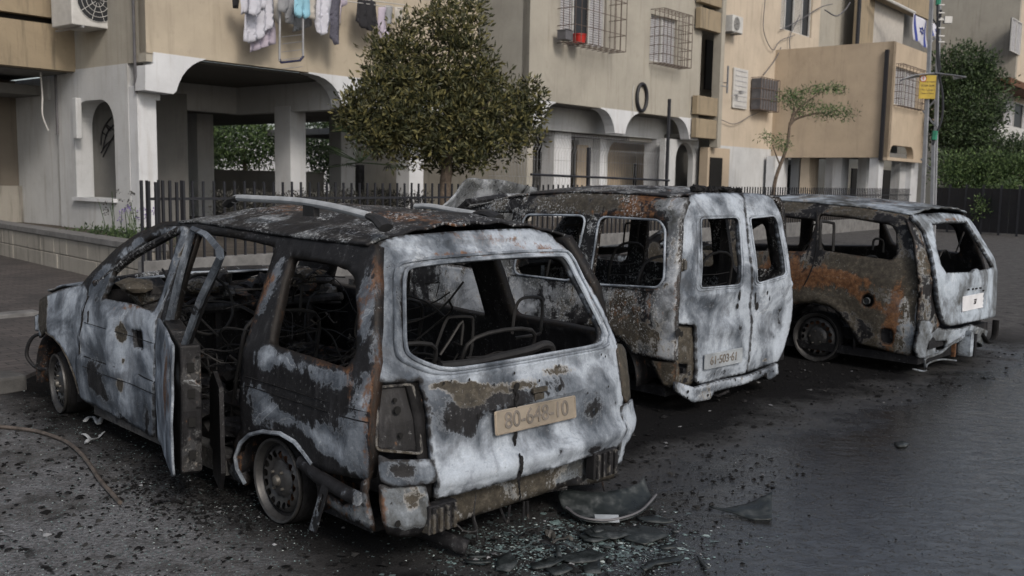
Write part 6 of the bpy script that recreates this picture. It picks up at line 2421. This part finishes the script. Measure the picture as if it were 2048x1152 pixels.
m.tube(smooth_path([pq(1874, -50), pq(1875, 40), pq(1874, 100), pq(1878, 150), pq(1885, 190), pq(1884, 235), pq(1870, 275), pq(1866, 290)], 5), .028, 6)
m.tube(smooth_path([pq(1882, 20), pq(1877, 60), pq(1876, 100), pq(1880, 140)], 5), .03, 6)
m.build('cables', 'black', pl, True)
m = MB()
m.box(pq(1895, 40), (.18, .12, .16))
m.box(pq(1887, 38), (.2, .05, .05))
for y in (10, 26, 40, 56, 72, 84):
    m.box(pq(1882, y), (.14, .08, .03))
m.build('junction_box', 'acw', pl)
m = MB()
m.tube([pq(1868, 280), pq(1870, 262)], .068, 6)
m.tube([pq(1876, 10), pq(1877, -5)], .06, 6)
m.build('tape', 'green', pl)
sg = empty('warning_sign', (0, 0, 0))
c = at_depth(1855, 174, D3 - .12)
sg.location = c
tag(sg, 'small yellow electricity warning sign fixed between the steel posts', 'sign')
m = MB()
m.box((0, 0, 0), (.40, .012, .56))
m.build('board', 'yellow', sg, bevel=.003)
MR = Matrix.Rotation(PI / 2, 4, 'X')


def flat_text(name, s_, size, mat, par, loc):
    mm = MR.copy()
    mm.translation = Vector(loc)
    return text(name, s_, size, mat, par, mm, .001)


flat_text('sign_text', 'סכנת מוות', .075, 'black', sg, (0, -.008, .03))
flat_text('sign_text', 'خطر الموت', .075, 'black', sg, (0, -.008, -.06))
flat_text('sign_text', 'Danger of Death', .046, 'black', sg, (0, -.008, -.15))
flat_text('sign_text', 'חברת החשמל', .05, 'black', sg, (.04, -.008, .12))
m = MB()
m.add([(-.12 + .075 * math.cos(a), -.008, .20 + .075 * math.sin(a)) for a in [2 * PI * i / 20 for i in range(20)]], [tuple(range(20))])
m.build('roundel', 'acw', sg)
m = MB()
m.tube([(-.12 + .075 * math.cos(a), -.010, .20 + .075 * math.sin(a)) for a in [2 * PI * i / 20 for i in range(20)]], .008, 4, True)
m.add([(-.13, -.0105, .26), (-.085, -.0105, .21), (-.11, -.0105, .205), (-.095, -.0105, .15), (-.145, -.0105, .20), (-.12, -.0105, .205)], [(0, 1, 2, 3, 4, 5)])
m.build('roundel_mark', 'red', sg)

# welded mesh screen above the fence
qm = -3.2
t0, t1 = fac(976, 350, qm)[0], fac(1338, 350, qm)[0]
z1 = fac(1150, 268, qm)[1]
o = empty('mesh_screen', fp(t0, qm, .42))
tag(o, 'pale welded wire mesh screen standing before the middle block', 'screen')
m = MB()
inv_o = -fp(t0, qm, .42)
n = int((t1 - t0) / .11)
for i in range(n + 1):
    t = t0 + (t1 - t0) * i / n
    P_ = []
    for z in lin(.5, z1, 15):
        k = .05 * max(0, 1 - abs(z - 1.5 - .0) / .12) + .05 * max(0, 1 - abs(z - 2.35) / .12)
        P_.append(fp(t + k * 1.6, qm - k, z) + inv_o)
    m.tube(P_, .0032, 3)
for z in (1.0, 1.32, 1.62, 2.0, 2.28, 2.5, z1 - .05):
    m.tube([fp(t0, qm - .01, z) + inv_o, fp(t1, qm - .01, z) + inv_o], .0035, 3)
m.build('wire_mesh', 'metal', o)
m = MB()
for px, ytop, r_ in ((1178, 295, .055), (1339, 198, .05)):
    t, z = fac(px, ytop, qm - .1)
    m.tube([fp(t, qm - .1, .42) + inv_o, fp(t, qm - .1, z) + inv_o], r_, 6)
m.build('post', 'black', o)
m = MB()
a, b = fac(1062, 349, qm - .15), fac(1338, 361, qm - .15)
m.tube([fp(a[0], qm - .15, a[1]) + inv_o, fp(b[0], qm - .15, b[1]) + inv_o], .03, 6)
m.build('rail', 'black', o)


# air conditioners
def ac(name, label, t, q, z, w=.82, h=.58, dp=.32, rot=0.0, bracket=True):
    o = empty(name, fp(t, q, z), RZ + rot)
    tag(o, label, 'air conditioner', 'outdoor air conditioner units')
    m = MB()
    m.box((0, 0, h / 2), (w, dp, h))
    m.build('casing', 'acw', o, bevel=.02)
    m = MB()
    cx = -w * .12
    m.lathe([(0, -dp / 2 - .004), (h * .40, -dp / 2 - .004)], 28, org=(cx, 0, h / 2))
    m.build('fan_opening', 'glassd', o)
    m = MB()
    for r_ in (.12, .22, .31, .40):
        m.tube([(cx + r_ * h * math.cos(a), -dp / 2 - .012, h / 2 + r_ * h * math.sin(a)) for a in [2 * PI * i / 24 for i in range(24)]], .006, 4, True)
    for i in range(10):
        a = PI * 2 * i / 10
        m.tube([(cx + .05 * math.cos(a), -dp / 2 - .012, h / 2 + .05 * math.sin(a)), (cx + .41 * h * math.cos(a), -dp / 2 - .012, h / 2 + .41 * h * math.sin(a))], .005, 4)
    m.build('fan_guard', 'acw', o)
    if bracket:
        m = MB()
        for s_ in (-1, 1):
            m.box((s_ * w * .35, .1, -.02), (.04, dp + .25, .035))
            m.tube([(s_ * w * .35, dp / 2 + .14, .0), (s_ * w * .35, -dp / 2, -.03)], .012, 4)
        m.build('bracket', 'metal', o)
    return o


t, z = fac(168, 52, 2.1)
a1 = ac('air_conditioner', 'large pale air conditioner on a bracket above the stained balcony band at the left', t + .05, 1.75, fac(168, 58, 1.75)[1], 1.3, 1.0, .8)
t, z = fac(1467, 66, -.25)
ac('air_conditioner', 'small air conditioner high on the cream wall beside the balcony stack', t, -.25, z)
for px, lab in ((1676, 'left of the two units on the roof of the apricot wing'), (1747, 'right of the two units on the roof of the apricot wing')):
    q = -.9
    ac('air_conditioner', 'air conditioner, ' + lab, fac(px, 75, q)[0], q, ztop - .22, .95, .62, .35, 0, False)

# white shutter, caged box and antenna on the cream wall
o = empty('wall_shutter', fp(fac(1480, 178, -.05)[0], -.05, fac(1480, 218)[1]), RZ)
tag(o, 'white panelled shutter on the cream wall', 'shutter')
w_ = fac(1494, 178)[0] - fac(1466, 178)[0]
h_ = fac(1480, 138)[1] - fac(1480, 218)[1]
m = MB()
m.box((0, 0, h_ / 2), (w_, .06, h_))
m.build('panel', 'acw', o, bevel=.01)
m = MB()
for i in range(8):
    m.box((0, -.035, h_ * (i + .5) / 8), (w_ * .8, .02, .03))
m.build('slat', 'shutter', o)
o = empty('caged_box', fp(fac(1532, 190, -.3)[0], -.3, fac(1532, 222, -.3)[1]), RZ)
tag(o, 'barred box with grey slats on the cream wall beside the apricot wing', 'grille')
w_ = fac(1551, 190, -.3)[0] - fac(1514, 190, -.3)[0]
h_ = fac(1532, 158, -.3)[1] - fac(1532, 222, -.3)[1]
m = MB()
m.box((0, .05, h_ / 2), (w_ * .92, .4, h_ * .96))
m.build('box', 'pipeg', o, bevel=.01)
m = MB()
for i in range(8):
    m.tube([(-w_ / 2 + w_ * i / 7, -.18, 0), (-w_ / 2 + w_ * i / 7, -.18, h_)], .014, 4)
for z in (0, .33, .66, 1):
    m.tube([(-w_ / 2, .25, z * h_), (-w_ / 2, -.18, z * h_), (w_ / 2, -.18, z * h_), (w_ / 2, .25, z * h_)], .014, 4)
m.build('bars', 'grille', o)
t, z = fac(1455, 165, -.3)
o = empty('antenna', fp(t, -.3, z))
tag(o, 'small aerial and camera arm fixed beside the white shutter', 'aerial')
m = MB()
m.box((0, 0, .1), (.06, .05, .95), RZ)
m.tube([(0, 0, 0), E2 * .3], .02, 5)
m.tube([(0, 0, -.15), E1 * -.5 + Vector((0, 0, -.15))], .02, 5)
m.tube([E1 * .3 + Vector((0, 0, -.45)), E1 * 1.1 + Vector((0, 0, -.28))], .012, 5)
m.box(E1 * 1.1 + Vector((0, 0, -.26)), (.16, .12, .12), RZ)
m.build('aerial', 'metal', o)

# cables strung on the cream wall
o = empty('wall_cables', fp(tc1, -.1, 5))
tag(o, 'thin cables drooping across the cream wall to the apricot wing', 'cable')
m = MB()
for pts, r_ in ((((1443, 240), (1470, 248), (1500, 232), (1518, 224)), .014), (((1530, 0), (1527, 60), (1545, 100), (1560, 82), (1590, 70)), .016), (((1527, 150), (1550, 120), (1562, 95)), .02), (((1560, 60), (1600, 40), (1640, 15), (1665, 8)), .02), (((1650, 20), (1672, 32), (1690, 20), (1700, 5)), .03), (((1580, 100), (1581, 70), (1600, 30)), .02)):
    m.tube(smooth_path([fp(fac(a, b, -.12)[0], -.12, fac(a, b, -.12)[1]) - fp(tc1, -.1, 5) for a, b in pts], 5), r_, 5)
m.build('cables', 'pipeg', o, True)


# ---------------------------------------------------------------- laundry
def cloth(name, label, cat, mat, pts, q, waves=3, amp=.04, group='laundry hanging on the left block'):
    """pts: hanging outline in pixels; a draped sheet with folds at set-back q from the wall"""
    P = [fac(a, b, q) for a, b in pts]
    t0 = sum(p[0] for p in P) / len(P)
    zt = max(p[1] for p in P)
    vs, fs = mesh2d(P, [], .07)
    rg = random.Random(int(t0 * 100))
    ph = rg.uniform(0, 6)
    V = []
    for a, b in vs:
        f = min(1, (zt - b) / .5)
        y = amp * f * math.sin((a - t0) * 6.28 * waves / .6 + ph + .8 * nz(a * 2, b * 2)) + .03 * nz(a * 5, b * 5, ph)
        V.append(fp(a, q + y, b) - fp(t0, q, zt))
    m = MB()
    m.add(V, fs)
    o = m.build(name, mat, None, True, .012)
    o.location = fp(t0, q, zt)
    tag(o, label, cat, group)
    return o


CL = [
    ('black_sock', 'narrow black garment at the far left end of the laundry', 'garment', 'clothk', [(463, -20), (478, -20), (477, 17), (466, 16)], -.5),
    ('folded_sheet', 'short white sheet folded over the rack above the pale robe', 'sheet', 'clothw', [(480, -20), (535, -20), (530, 17), (505, 20), (482, 30)], -.62),
    ('pale_robe', 'long pale grey robe with rounded hem at the left of the laundry', 'robe', 'clothw', [(489, 10), (548, -20), (548, 52), (536, 60), (520, 78), (500, 86), (487, 82)], -.55),
    ('striped_sheet', 'striped grey sheet hanging lowest below the pale robe', 'sheet', 'clothl', [(500, 60), (548, 20), (550, 88), (530, 94), (500, 105)], -.42),
    ('ecru_trousers', 'ecru trousers hanging just left of the drying frame', 'trousers', 'clothe', [(548, -20), (566, -20), (564, 36), (556, 50), (549, 36)], -.5),
    ('charcoal_shirt', 'charcoal shirt behind the sky blue top', 'shirt', 'clothg', [(566, -20), (592, -20), (594, 30), (588, 52), (572, 44), (566, 20)], -.42),
    ('sky_blue_top', 'sky blue top hanging over the drying frame', 'top', 'clothc', [(592, -20), (618, -20), (620, 30), (612, 38), (604, 28), (598, 37), (586, 26)], -.78),
    ('grey_towel', 'grey towel half hidden behind the sky blue top', 'towel', 'clothg', [(594, 20), (628, 10), (626, 50), (604, 60), (584, 64), (588, 40)], -.35),
    ('white_shirt', 'white shirt with rounded hem right of the sky blue top', 'shirt', 'clothw', [(626, -20), (664, -20), (661, 50), (654, 66), (644, 71), (634, 64), (630, 30)], -.6),
    ('dotted_scarf', 'dark dotted scarf hanging long beside the white shirt', 'scarf', 'clothd', [(664, -20), (682, -20), (680, 88), (668, 90), (666, 78), (657, 76)], -.55),
    ('lilac_shirt', 'pale lilac garment right of the dotted scarf', 'shirt', 'clothl', [(682, -20), (695, -20), (694, 8), (686, 14), (683, 50), (679, 30)], -.5),
    ('black_trousers', 'black trousers hanging on the line left of the tree', 'trousers', 'clothk', [(718, -20), (752, 5), (755, 50), (742, 62), (724, 56), (711, 42), (712, 30)], -.5),
    ('lilac_towel', 'long lilac towel right of the black trousers', 'towel', 'clothl', [(758, 14), (772, 14), (772, 40), (778, 82), (768, 80), (760, 84), (757, 45)], -.5),
    ('grey_cloth', 'folded grey cloth on the line beside the lilac towel', 'cloth', 'clothg', [(772, 10), (786, 12), (785, 48), (774, 50)], -.5),
    ('fringed_cloth', 'fringed pale cloth last on the line before the tree', 'cloth', 'clothe', [(788, 14), (806, 14), (804, 36), (799, 48), (795, 38), (790, 54)], -.5),
]
CL += [
    ('grey_vest', 'small grey vest overlapping the ecru trousers', 'vest', 'clothg', [(556, -20), (580, -20), (578, 18), (570, 26), (558, 22)], -.85),
    ('cream_blouse', 'cream blouse between the sky blue top and the white shirt', 'blouse', 'clothe', [(614, -20), (634, -20), (633, 34), (626, 42), (617, 32)], -.66),
    ('small_white_cloth', 'small white cloth clipped over the left end of the rack', 'cloth', 'clothw', [(500, -20), (524, -20), (522, 26), (510, 34), (500, 26)], -.80),
]
for c_ in CL:
    cloth(*c_)
# drying frame and line
t, z = fac(582, 124, -.7)
o = empty('drying_rack', fp(t, -.7, z))
tag(o, 'metal drying frame hanging below the laundry', 'drying rack')
inv_o = -fp(t, -.7, z)


def fq(px, py, q=-.7):
    a, b = fac(px, py, q)
    return fp(a, q, b) + inv_o


m = MB()
m.tube([fq(560, -10), fq(559, 122)], .022, 6)
m.tube([fq(606, -10), fq(606, 114)], .022, 6)
m.build('frame', 'metal', o, True)
m = MB()
m.tube([fq(559, 118), fq(562, 125), fq(600, 121), fq(607, 112)], .026, 6)
m.build('corner_piece', 'navy', o, True)
m = MB()
for y in (72, 86, 102, 118, 136):
    m.tube([fq(563, y + 2), fq(605, y - 3)], .006, 4)
m.build('wires', 'metal', o)
o = empty('clothes_line', fp(7.0, -.5, fac(780, 8, -.5)[1]))
tag(o, 'white washing line reaching right towards the tree', 'washing line')
inv_o = -o.location
m = MB()
for y in (-6, 2):
    m.tube([fq(690, y, -.5), fq(810, y + 16, -.5)], .010, 4)
m.build('line', 'acw', o)
M['flagw'] = M['clothw']


# flags on the far balcony
def flag(label, px0, px1, py0, py1, q, star=True, slant=8):
    t0, t1 = fac(px0, py0, q)[0], fac(px1, py0, q)[0]
    z1, z0 = fac(px0, py0, q)[1], fac(px0, py1, q)[1]
    o = empty('national_flag', fp(t0, q, z1))
    tag(o, label, 'flag', 'flags on the far balcony')
    W_, H_ = t1 - t0, z1 - z0

    def g(a, b, h=0.0):
        return E1 * (a * W_ + .1 * W_ * b) + E2 * (.06 * math.sin(a * 7 + b * 3) - h) + Vector((0, 0, -b * H_ - .12 * H_ * a))
    m = MB()
    grid(m, lambda a, b: g(a, b), lin(0, 1, 12), lin(0, 1, 12))
    m.build('cloth', 'flagw', o, True, .01)
    m = MB()
    for s0, s1 in ((.08, .2), (.80, .92)):
        grid(m, lambda a, b: g(a, b, .012), lin(s0, s1, 3), lin(0, 1, 12))
    if star:
        for k in (1, -1):
            tri = [(.5 + .19 * math.sin(2 * PI * i / 3) * .9, .5 - k * .14 * math.cos(2 * PI * i / 3)) for i in range(3)]
            P_ = []
            for i in range(3):
                a, b = tri[i], tri[(i + 1) % 3]
                for j in range(4):
                    P_.append(g(a[0] + (b[0] - a[0]) * j / 4, a[1] + (b[1] - a[1]) * j / 4, .016))
            m.tube(P_, .022, 4, True)
    m.build('emblem', 'blue', o)
    return o


flag('blue and white flag with a six-pointed star left of the steel posts', 1828, 1856, 26, 80, -1.6)
flag('partly hidden blue and white flag just right of the steel post', 1861, 1882, 42, 70, -1.6, True)
o = empty('awning_arm', fp(fac(1790, 10, -1.2)[0], -1.2, fac(1790, 10, -1.2)[1]))
tag(o, 'white folded awning arm above the flags', 'awning')
m = MB()
a, b = fac(1757, -10, -.4), fac(1830, 26, -1.2)
m.tube([fp(a[0], -.4, a[1]) - o.location, fp(b[0], -1.2, b[1]) - o.location], .07, 6)
m.build('arm', 'acw', o)

# ================================================================== LITTER
def chips(name, n, fn, smin, smax, mat, seed, kind='stuff', flat=.35, label=None, cat=None):
    rg = random.Random(seed)
    m = MB()
    for _ in range(n):
        x, y = fn(rg)
        s_ = rg.uniform(smin, smax) * (rg.random() ** 1.5 * .8 + .2)
        a = rg.uniform(0, 6.28)
        k = rg.choice((3, 4, 5))
        top = Vector((x, y, s_ * flat * rg.uniform(.3, 1.2) + .002))
        ring = [Vector((x + math.cos(a + 6.28 * i / k) * s_ * rg.uniform(.5, 1.1), y + math.sin(a + 6.28 * i / k) * s_ * rg.uniform(.5, 1.1), .001 + s_ * flat * rg.uniform(0, .8))) for i in range(k)]
        m.v += ring + [top]
        o_ = len(m.v) - k - 1
        m.f += [(o_ + i, o_ + (i + 1) % k, o_ + k) for i in range(k)]
        m.c += [(0, 0, 0)] * (k + 1)
    o = m.build(name, mat)
    tag(o, label, cat, None, kind)
    return o


t = NT('crumbled_glass', 0.25)
gi = t.n('ShaderNodeNewGeometry')
M['crumb'] = t.done(t.ramp(gi.outputs['Random Per Island'], [(0, (0.06, 0.075, 0.08)), (.6, (0.10, 0.13, 0.135)), (.9, (0.18, 0.26, 0.26)), (1, (0.55, 0.62, 0.62))]))
t = NT('charred_crumbs', 0.9)
gi = t.n('ShaderNodeNewGeometry')
M['char'] = t.done(t.ramp(gi.outputs['Random Per Island'], [(0, (0.006, 0.006, 0.006)), (.7, (0.013, 0.013, 0.014)), (.97, (0.035, 0.035, 0.035)), (1, (0.30, 0.31, 0.33))]))

M['char'].node_tree.nodes['Principled BSDF'].inputs['Specular IOR Level'].default_value = 0.1


def nearleft(rg):
    p = on_z(rg.uniform(-120, 620), 800 + 420 * rg.random() ** .8)
    q = on_z(300 + rg.gauss(0, 260), 950 + rg.gauss(0, 130))
    return (p.x, p.y) if rg.random() < .6 else (q.x, q.y)


def undercars(rg):
    c = rg.choice((ca, ca, cb, cc))
    X_, Y_ = rg.uniform(-1.35, 3.2), rg.uniform(-1.8, 1.9)
    p = c.o + c.u * X_ + c.l * Y_
    return p.x, p.y


def behind(rg):
    c = rg.choice((ca, ca, cb, cb, cc))
    X_, Y_ = -.8 - abs(rg.gauss(0, .45)), rg.uniform(-1.7, 1.7)
    p = c.o + c.u * X_ + c.l * Y_
    return p.x, p.y


def wetzone(rg):
    p = on_z(rg.uniform(1150, 2100), 770 + 420 * rg.random())
    return p.x, p.y


chips('glass_crumbs', 12000, nearleft, .003, .009, 'crumb', 1)
chips('charred_debris', 9000, undercars, .006, .035, 'char', 2, flat=.6)
chips('charred_debris', 1600, behind, .003, .014, 'char', 3, flat=.6)
chips('grit', 1500, wetzone, .002, .006, 'char', 4, flat=.6)
chips('charred_debris', 700, nearleft, .002, .010, 'char', 5, flat=.6)


def aroundglass(rg):
    p = on_z(1140 + rg.gauss(0, 130), 1092 + rg.gauss(0, 32))
    return p.x, p.y


chips('glass_crumbs', 5000, aroundglass, .003, .014, 'crumb', 11, flat=.3)
chips('glass_splinters', 500, aroundglass, .012, .045, 'crumb', 12, flat=.08)
chips('charred_debris', 2200, aroundglass, .003, .018, 'char', 13, flat=.5)


def thatch(rg):
    p = on_z(430 + rg.gauss(0, 110), 975 + rg.gauss(0, 45))
    return p.x, p.y


chips('charred_debris', 3500, thatch, .004, .022, 'char', 6, flat=.7)

t = NT('sooty_glass', 0.22)
v = t.vec()
nn = t.noise(v, 9, 6, .65)
M['sglass'] = t.done(t.ramp(nn, [(.3, (0.007, 0.009, 0.010)), (.52, (0.018, 0.023, 0.024)), (.62, (0.05, 0.057, 0.06)), (.75, (0.16, 0.175, 0.18))]), t.mr(nn, .3, .7, .2, .75))


def shard(label, pts, z=.01, curl=0.0, tilt=0.0, name='glass_shard', th=.006, group='sooty glass shards behind the near car', wob=.012, cat='glass shard'):
    P = [on_z(a, b, z) for a, b in pts]
    c = sum(P, Vector()) / len(P)
    Q = [(p.x - c.x, p.y - c.y) for p in P]
    ext = max(math.hypot(*q) for q in Q)
    vs, fs = mesh2d(Q, [], max(.025, ext / 9))
    V = []
    for a, b in vs:
        h = curl * (a * a + b * b) / (ext * ext) + tilt * (b + a * .3) / ext + wob * nz(a * 7, b * 7, c.x)
        V.append((a, b, max(-z + .004, h)))
    m = MB()
    m.add(V, fs)
    o = m.build(name, 'sglass', None, True, th, 0)
    o.location = c
    tag(o, label, cat, group)
    return o


# the large bowed pane: built from its curved outline, resting on the ground and rising at its far edge
def bowed():
    top = [(1112, 1000), (1150, 1002), (1200, 1001), (1245, 994), (1276, 986), (1286, 980)]
    bot = [(1132, 1032), (1160, 1043), (1200, 1046), (1240, 1042), (1282, 1030), (1312, 1006)]
    a = smooth_path([on_z(x, y + 14, .0) + Vector((0, 0, .075)) for x, y in top], 4)
    b = smooth_path([on_z(x, y, .02) for x, y in bot], 4)
    c = sum(b, Vector()) / len(b)
    m = MB()

    def g(u, w):
        i = int(round(u * (len(a) - 1)))
        p = b[i].lerp(a[i], w)
        return p - c + Vector((0, 0, -.035 * math.sin(w * PI) + .03 * (abs(u - .5) * 2) ** 2))
    grid(m, g, lin(0, 1, len(a)), lin(0, 1, 12))
    o = m.build('curved_pane', 'sglass', None, True, .006, 0)
    o.location = c
    tag(o, 'large bowed sooty windscreen pane lying behind the near car', 'glass pane')
    m = MB()
    m.tube([p - c + Vector((0, 0, .012 + .03 * (abs(i / (len(b) - 1) - .5) * 2) ** 2)) for i, p in enumerate(b)], .006, 5)
    m.build('rim', 'pipeg', o, True)
    m = MB()
    p = on_z(1214, 1037, .03) - c
    m.box(p, (.11, .05, .004), .1, rot=Matrix.Rotation(.35, 3, 'X'))
    m.build('sticker', 'plate2', o)


bowed()
SH = [
    ('broad dark shard below the bowed pane, left of centre', [(1165, 1062), (1200, 1048), (1250, 1056), (1262, 1070), (1230, 1078), (1180, 1074)]),
    ('leaf shaped shard below the right end of the bowed pane', [(1240, 1060), (1280, 1050), (1320, 1058), (1338, 1070), (1290, 1086), (1250, 1078)]),
    ('shard with a jagged left edge under the broad dark shard', [(1155, 1068), (1180, 1072), (1220, 1078), (1190, 1086), (1168, 1082)]),
    ('long thin shard curving right of the bowed pane', [(1270, 1036), (1310, 1034), (1350, 1044), (1330, 1045), (1290, 1042)]),
    ('wide pale-edged shard low in front of the exhaust', [(1115, 1118), (1135, 1108), (1180, 1100), (1215, 1112), (1200, 1124), (1150, 1128), (1122, 1124)]),
    ('narrow upright splinter beside the wide shard', [(1110, 1092), (1118, 1098), (1124, 1112), (1114, 1116)]),
    ('forked shard nearest the bottom right of the group', [(1280, 1140), (1300, 1122), (1340, 1112), (1368, 1108), (1360, 1120), (1310, 1130), (1290, 1146)]),
    ('small square shard right of the leaf shaped one', [(1345, 1056), (1354, 1058), (1352, 1068), (1344, 1066)]),
    ('short bright splinter under the broad shard', [(1200, 1090), (1225, 1092), (1222, 1096), (1202, 1094)]),
    ('thin splinter left of the forked shard', [(1320, 1092), (1352, 1090), (1350, 1096), (1322, 1097)]),
    ('flat shard at the bottom edge below the wide one', [(1165, 1134), (1200, 1130), (1202, 1146), (1170, 1144)]),
    ('blackened shard beside the exhaust pipe', [(995, 1118), (1020, 1112), (1036, 1128), (1018, 1142), (992, 1136)]),
    ('pale thin shard left of the blackened one', [(935, 1110), (972, 1106), (972, 1116), (940, 1117)]),
    ('low wide shard under the pale thin one', [(926, 1120), (980, 1122), (982, 1128), (934, 1126)]),
    ('shard leaning among charred bits by the wide shard', [(1060, 1128), (1100, 1118), (1130, 1124), (1100, 1134), (1066, 1138)]),
    ('long dark shard running down past the forked one', [(1393, 1112), (1404, 1118), (1420, 1142), (1412, 1142)]),
    ('scattered shard bottom centre left of the flat one', [(1090, 1140), (1130, 1134), (1146, 1144), (1110, 1150)]),
    ('shard wedged against the foot of the leaf shaped one', [(1180, 1056), (1196, 1052), (1208, 1062), (1190, 1068)]),
]
rg = random.Random(77)
for lab, pts in SH:
    shard(lab, pts, rg.uniform(.008, .02), rg.uniform(-.004, .012), rg.uniform(-.012, .014), wob=.007)
shard('lone jagged pane lying on the wet asphalt behind the middle van', [(1418, 1016), (1450, 1018), (1490, 1012), (1520, 1005), (1543, 1002), (1544, 1038), (1510, 1036), (1470, 1026)], .02, .02, .03, 'glass_shard', .006, None)
shard('small flat pale fragment alone on the wet road right of centre', [(1788, 886), (1805, 883), (1818, 887), (1812, 894), (1795, 895)], .006, .0, .0, 'flat_fragment', .008, None, cat='fragment')

# hose / cable on the near left
pts = [(-30, 850), (60, 860), (105, 872), (135, 885), (160, 905), (180, 930), (200, 960), (222, 985), (240, 1005)]
P_ = [on_z(a, b, .015) for a, b in pts]
o = empty('burnt_cable', P_[4])
tag(o, 'stiff scorched cable arcing over the ground left of the near car', 'cable')
m = MB()
m.tube([p - P_[4] for p in smooth_path(P_, 6)], .011, 7)
m.build('cable', simple('scorched_sheath', (0.09, 0.075, 0.065), 0.6, 0, .6, 18), o, True)


def strip(name, label, pts, w, mat='tube', cat='debris', z=.02, r=.006, group='twisted metal scraps on the ground'):
    P = [on_z(a, b, z) for a, b in pts]
    o = empty(name, P[0])
    tag(o, label, cat, group)
    m = MB()
    m.tube([p - P[0] + Vector((0, 0, .006 * math.sin(i * 1.3))) for i, p in enumerate(smooth_path(P, 4))], r, 6, flat=.4)
    m.build('scrap', mat, o, True)


strip('metal_scrap', 'pale twisted foil scrap below the front door of the near car', [(170, 842), (185, 832), (196, 846), (205, 836)], 0, 'rail', r=.014)
strip('metal_scrap', 'forked pale scrap beside the burnt cable', [(165, 868), (180, 876), (172, 884), (190, 878), (208, 866)], 0, 'rail', r=.010)
strip('metal_scrap', 'rusty strip just behind the open rear door', [(310, 1005), (325, 1000), (345, 998), (350, 992)], 0, 'inner', r=.010)
strip('metal_scrap', 'brown strip among the glass below the exhaust', [(1080, 1082), (1110, 1088), (1145, 1094)], 0, 'inner', r=.008)
strip('metal_scrap', 'light bent strip below the crash bar of the near car', [(1105, 1086), (1130, 1074), (1145, 1078)], 0, 'hub', r=.008)
strip('metal_scrap', 'curled scrap left of the light bent strip', [(1092, 1060), (1098, 1072), (1104, 1062), (1108, 1076)], 0, 'hub', r=.010)
strip('metal_scrap', 'small dark scrap left of the bowed pane', [(1010, 1062), (1040, 1068), (1062, 1064), (1075, 1068)], 0, 'inner', r=.007)
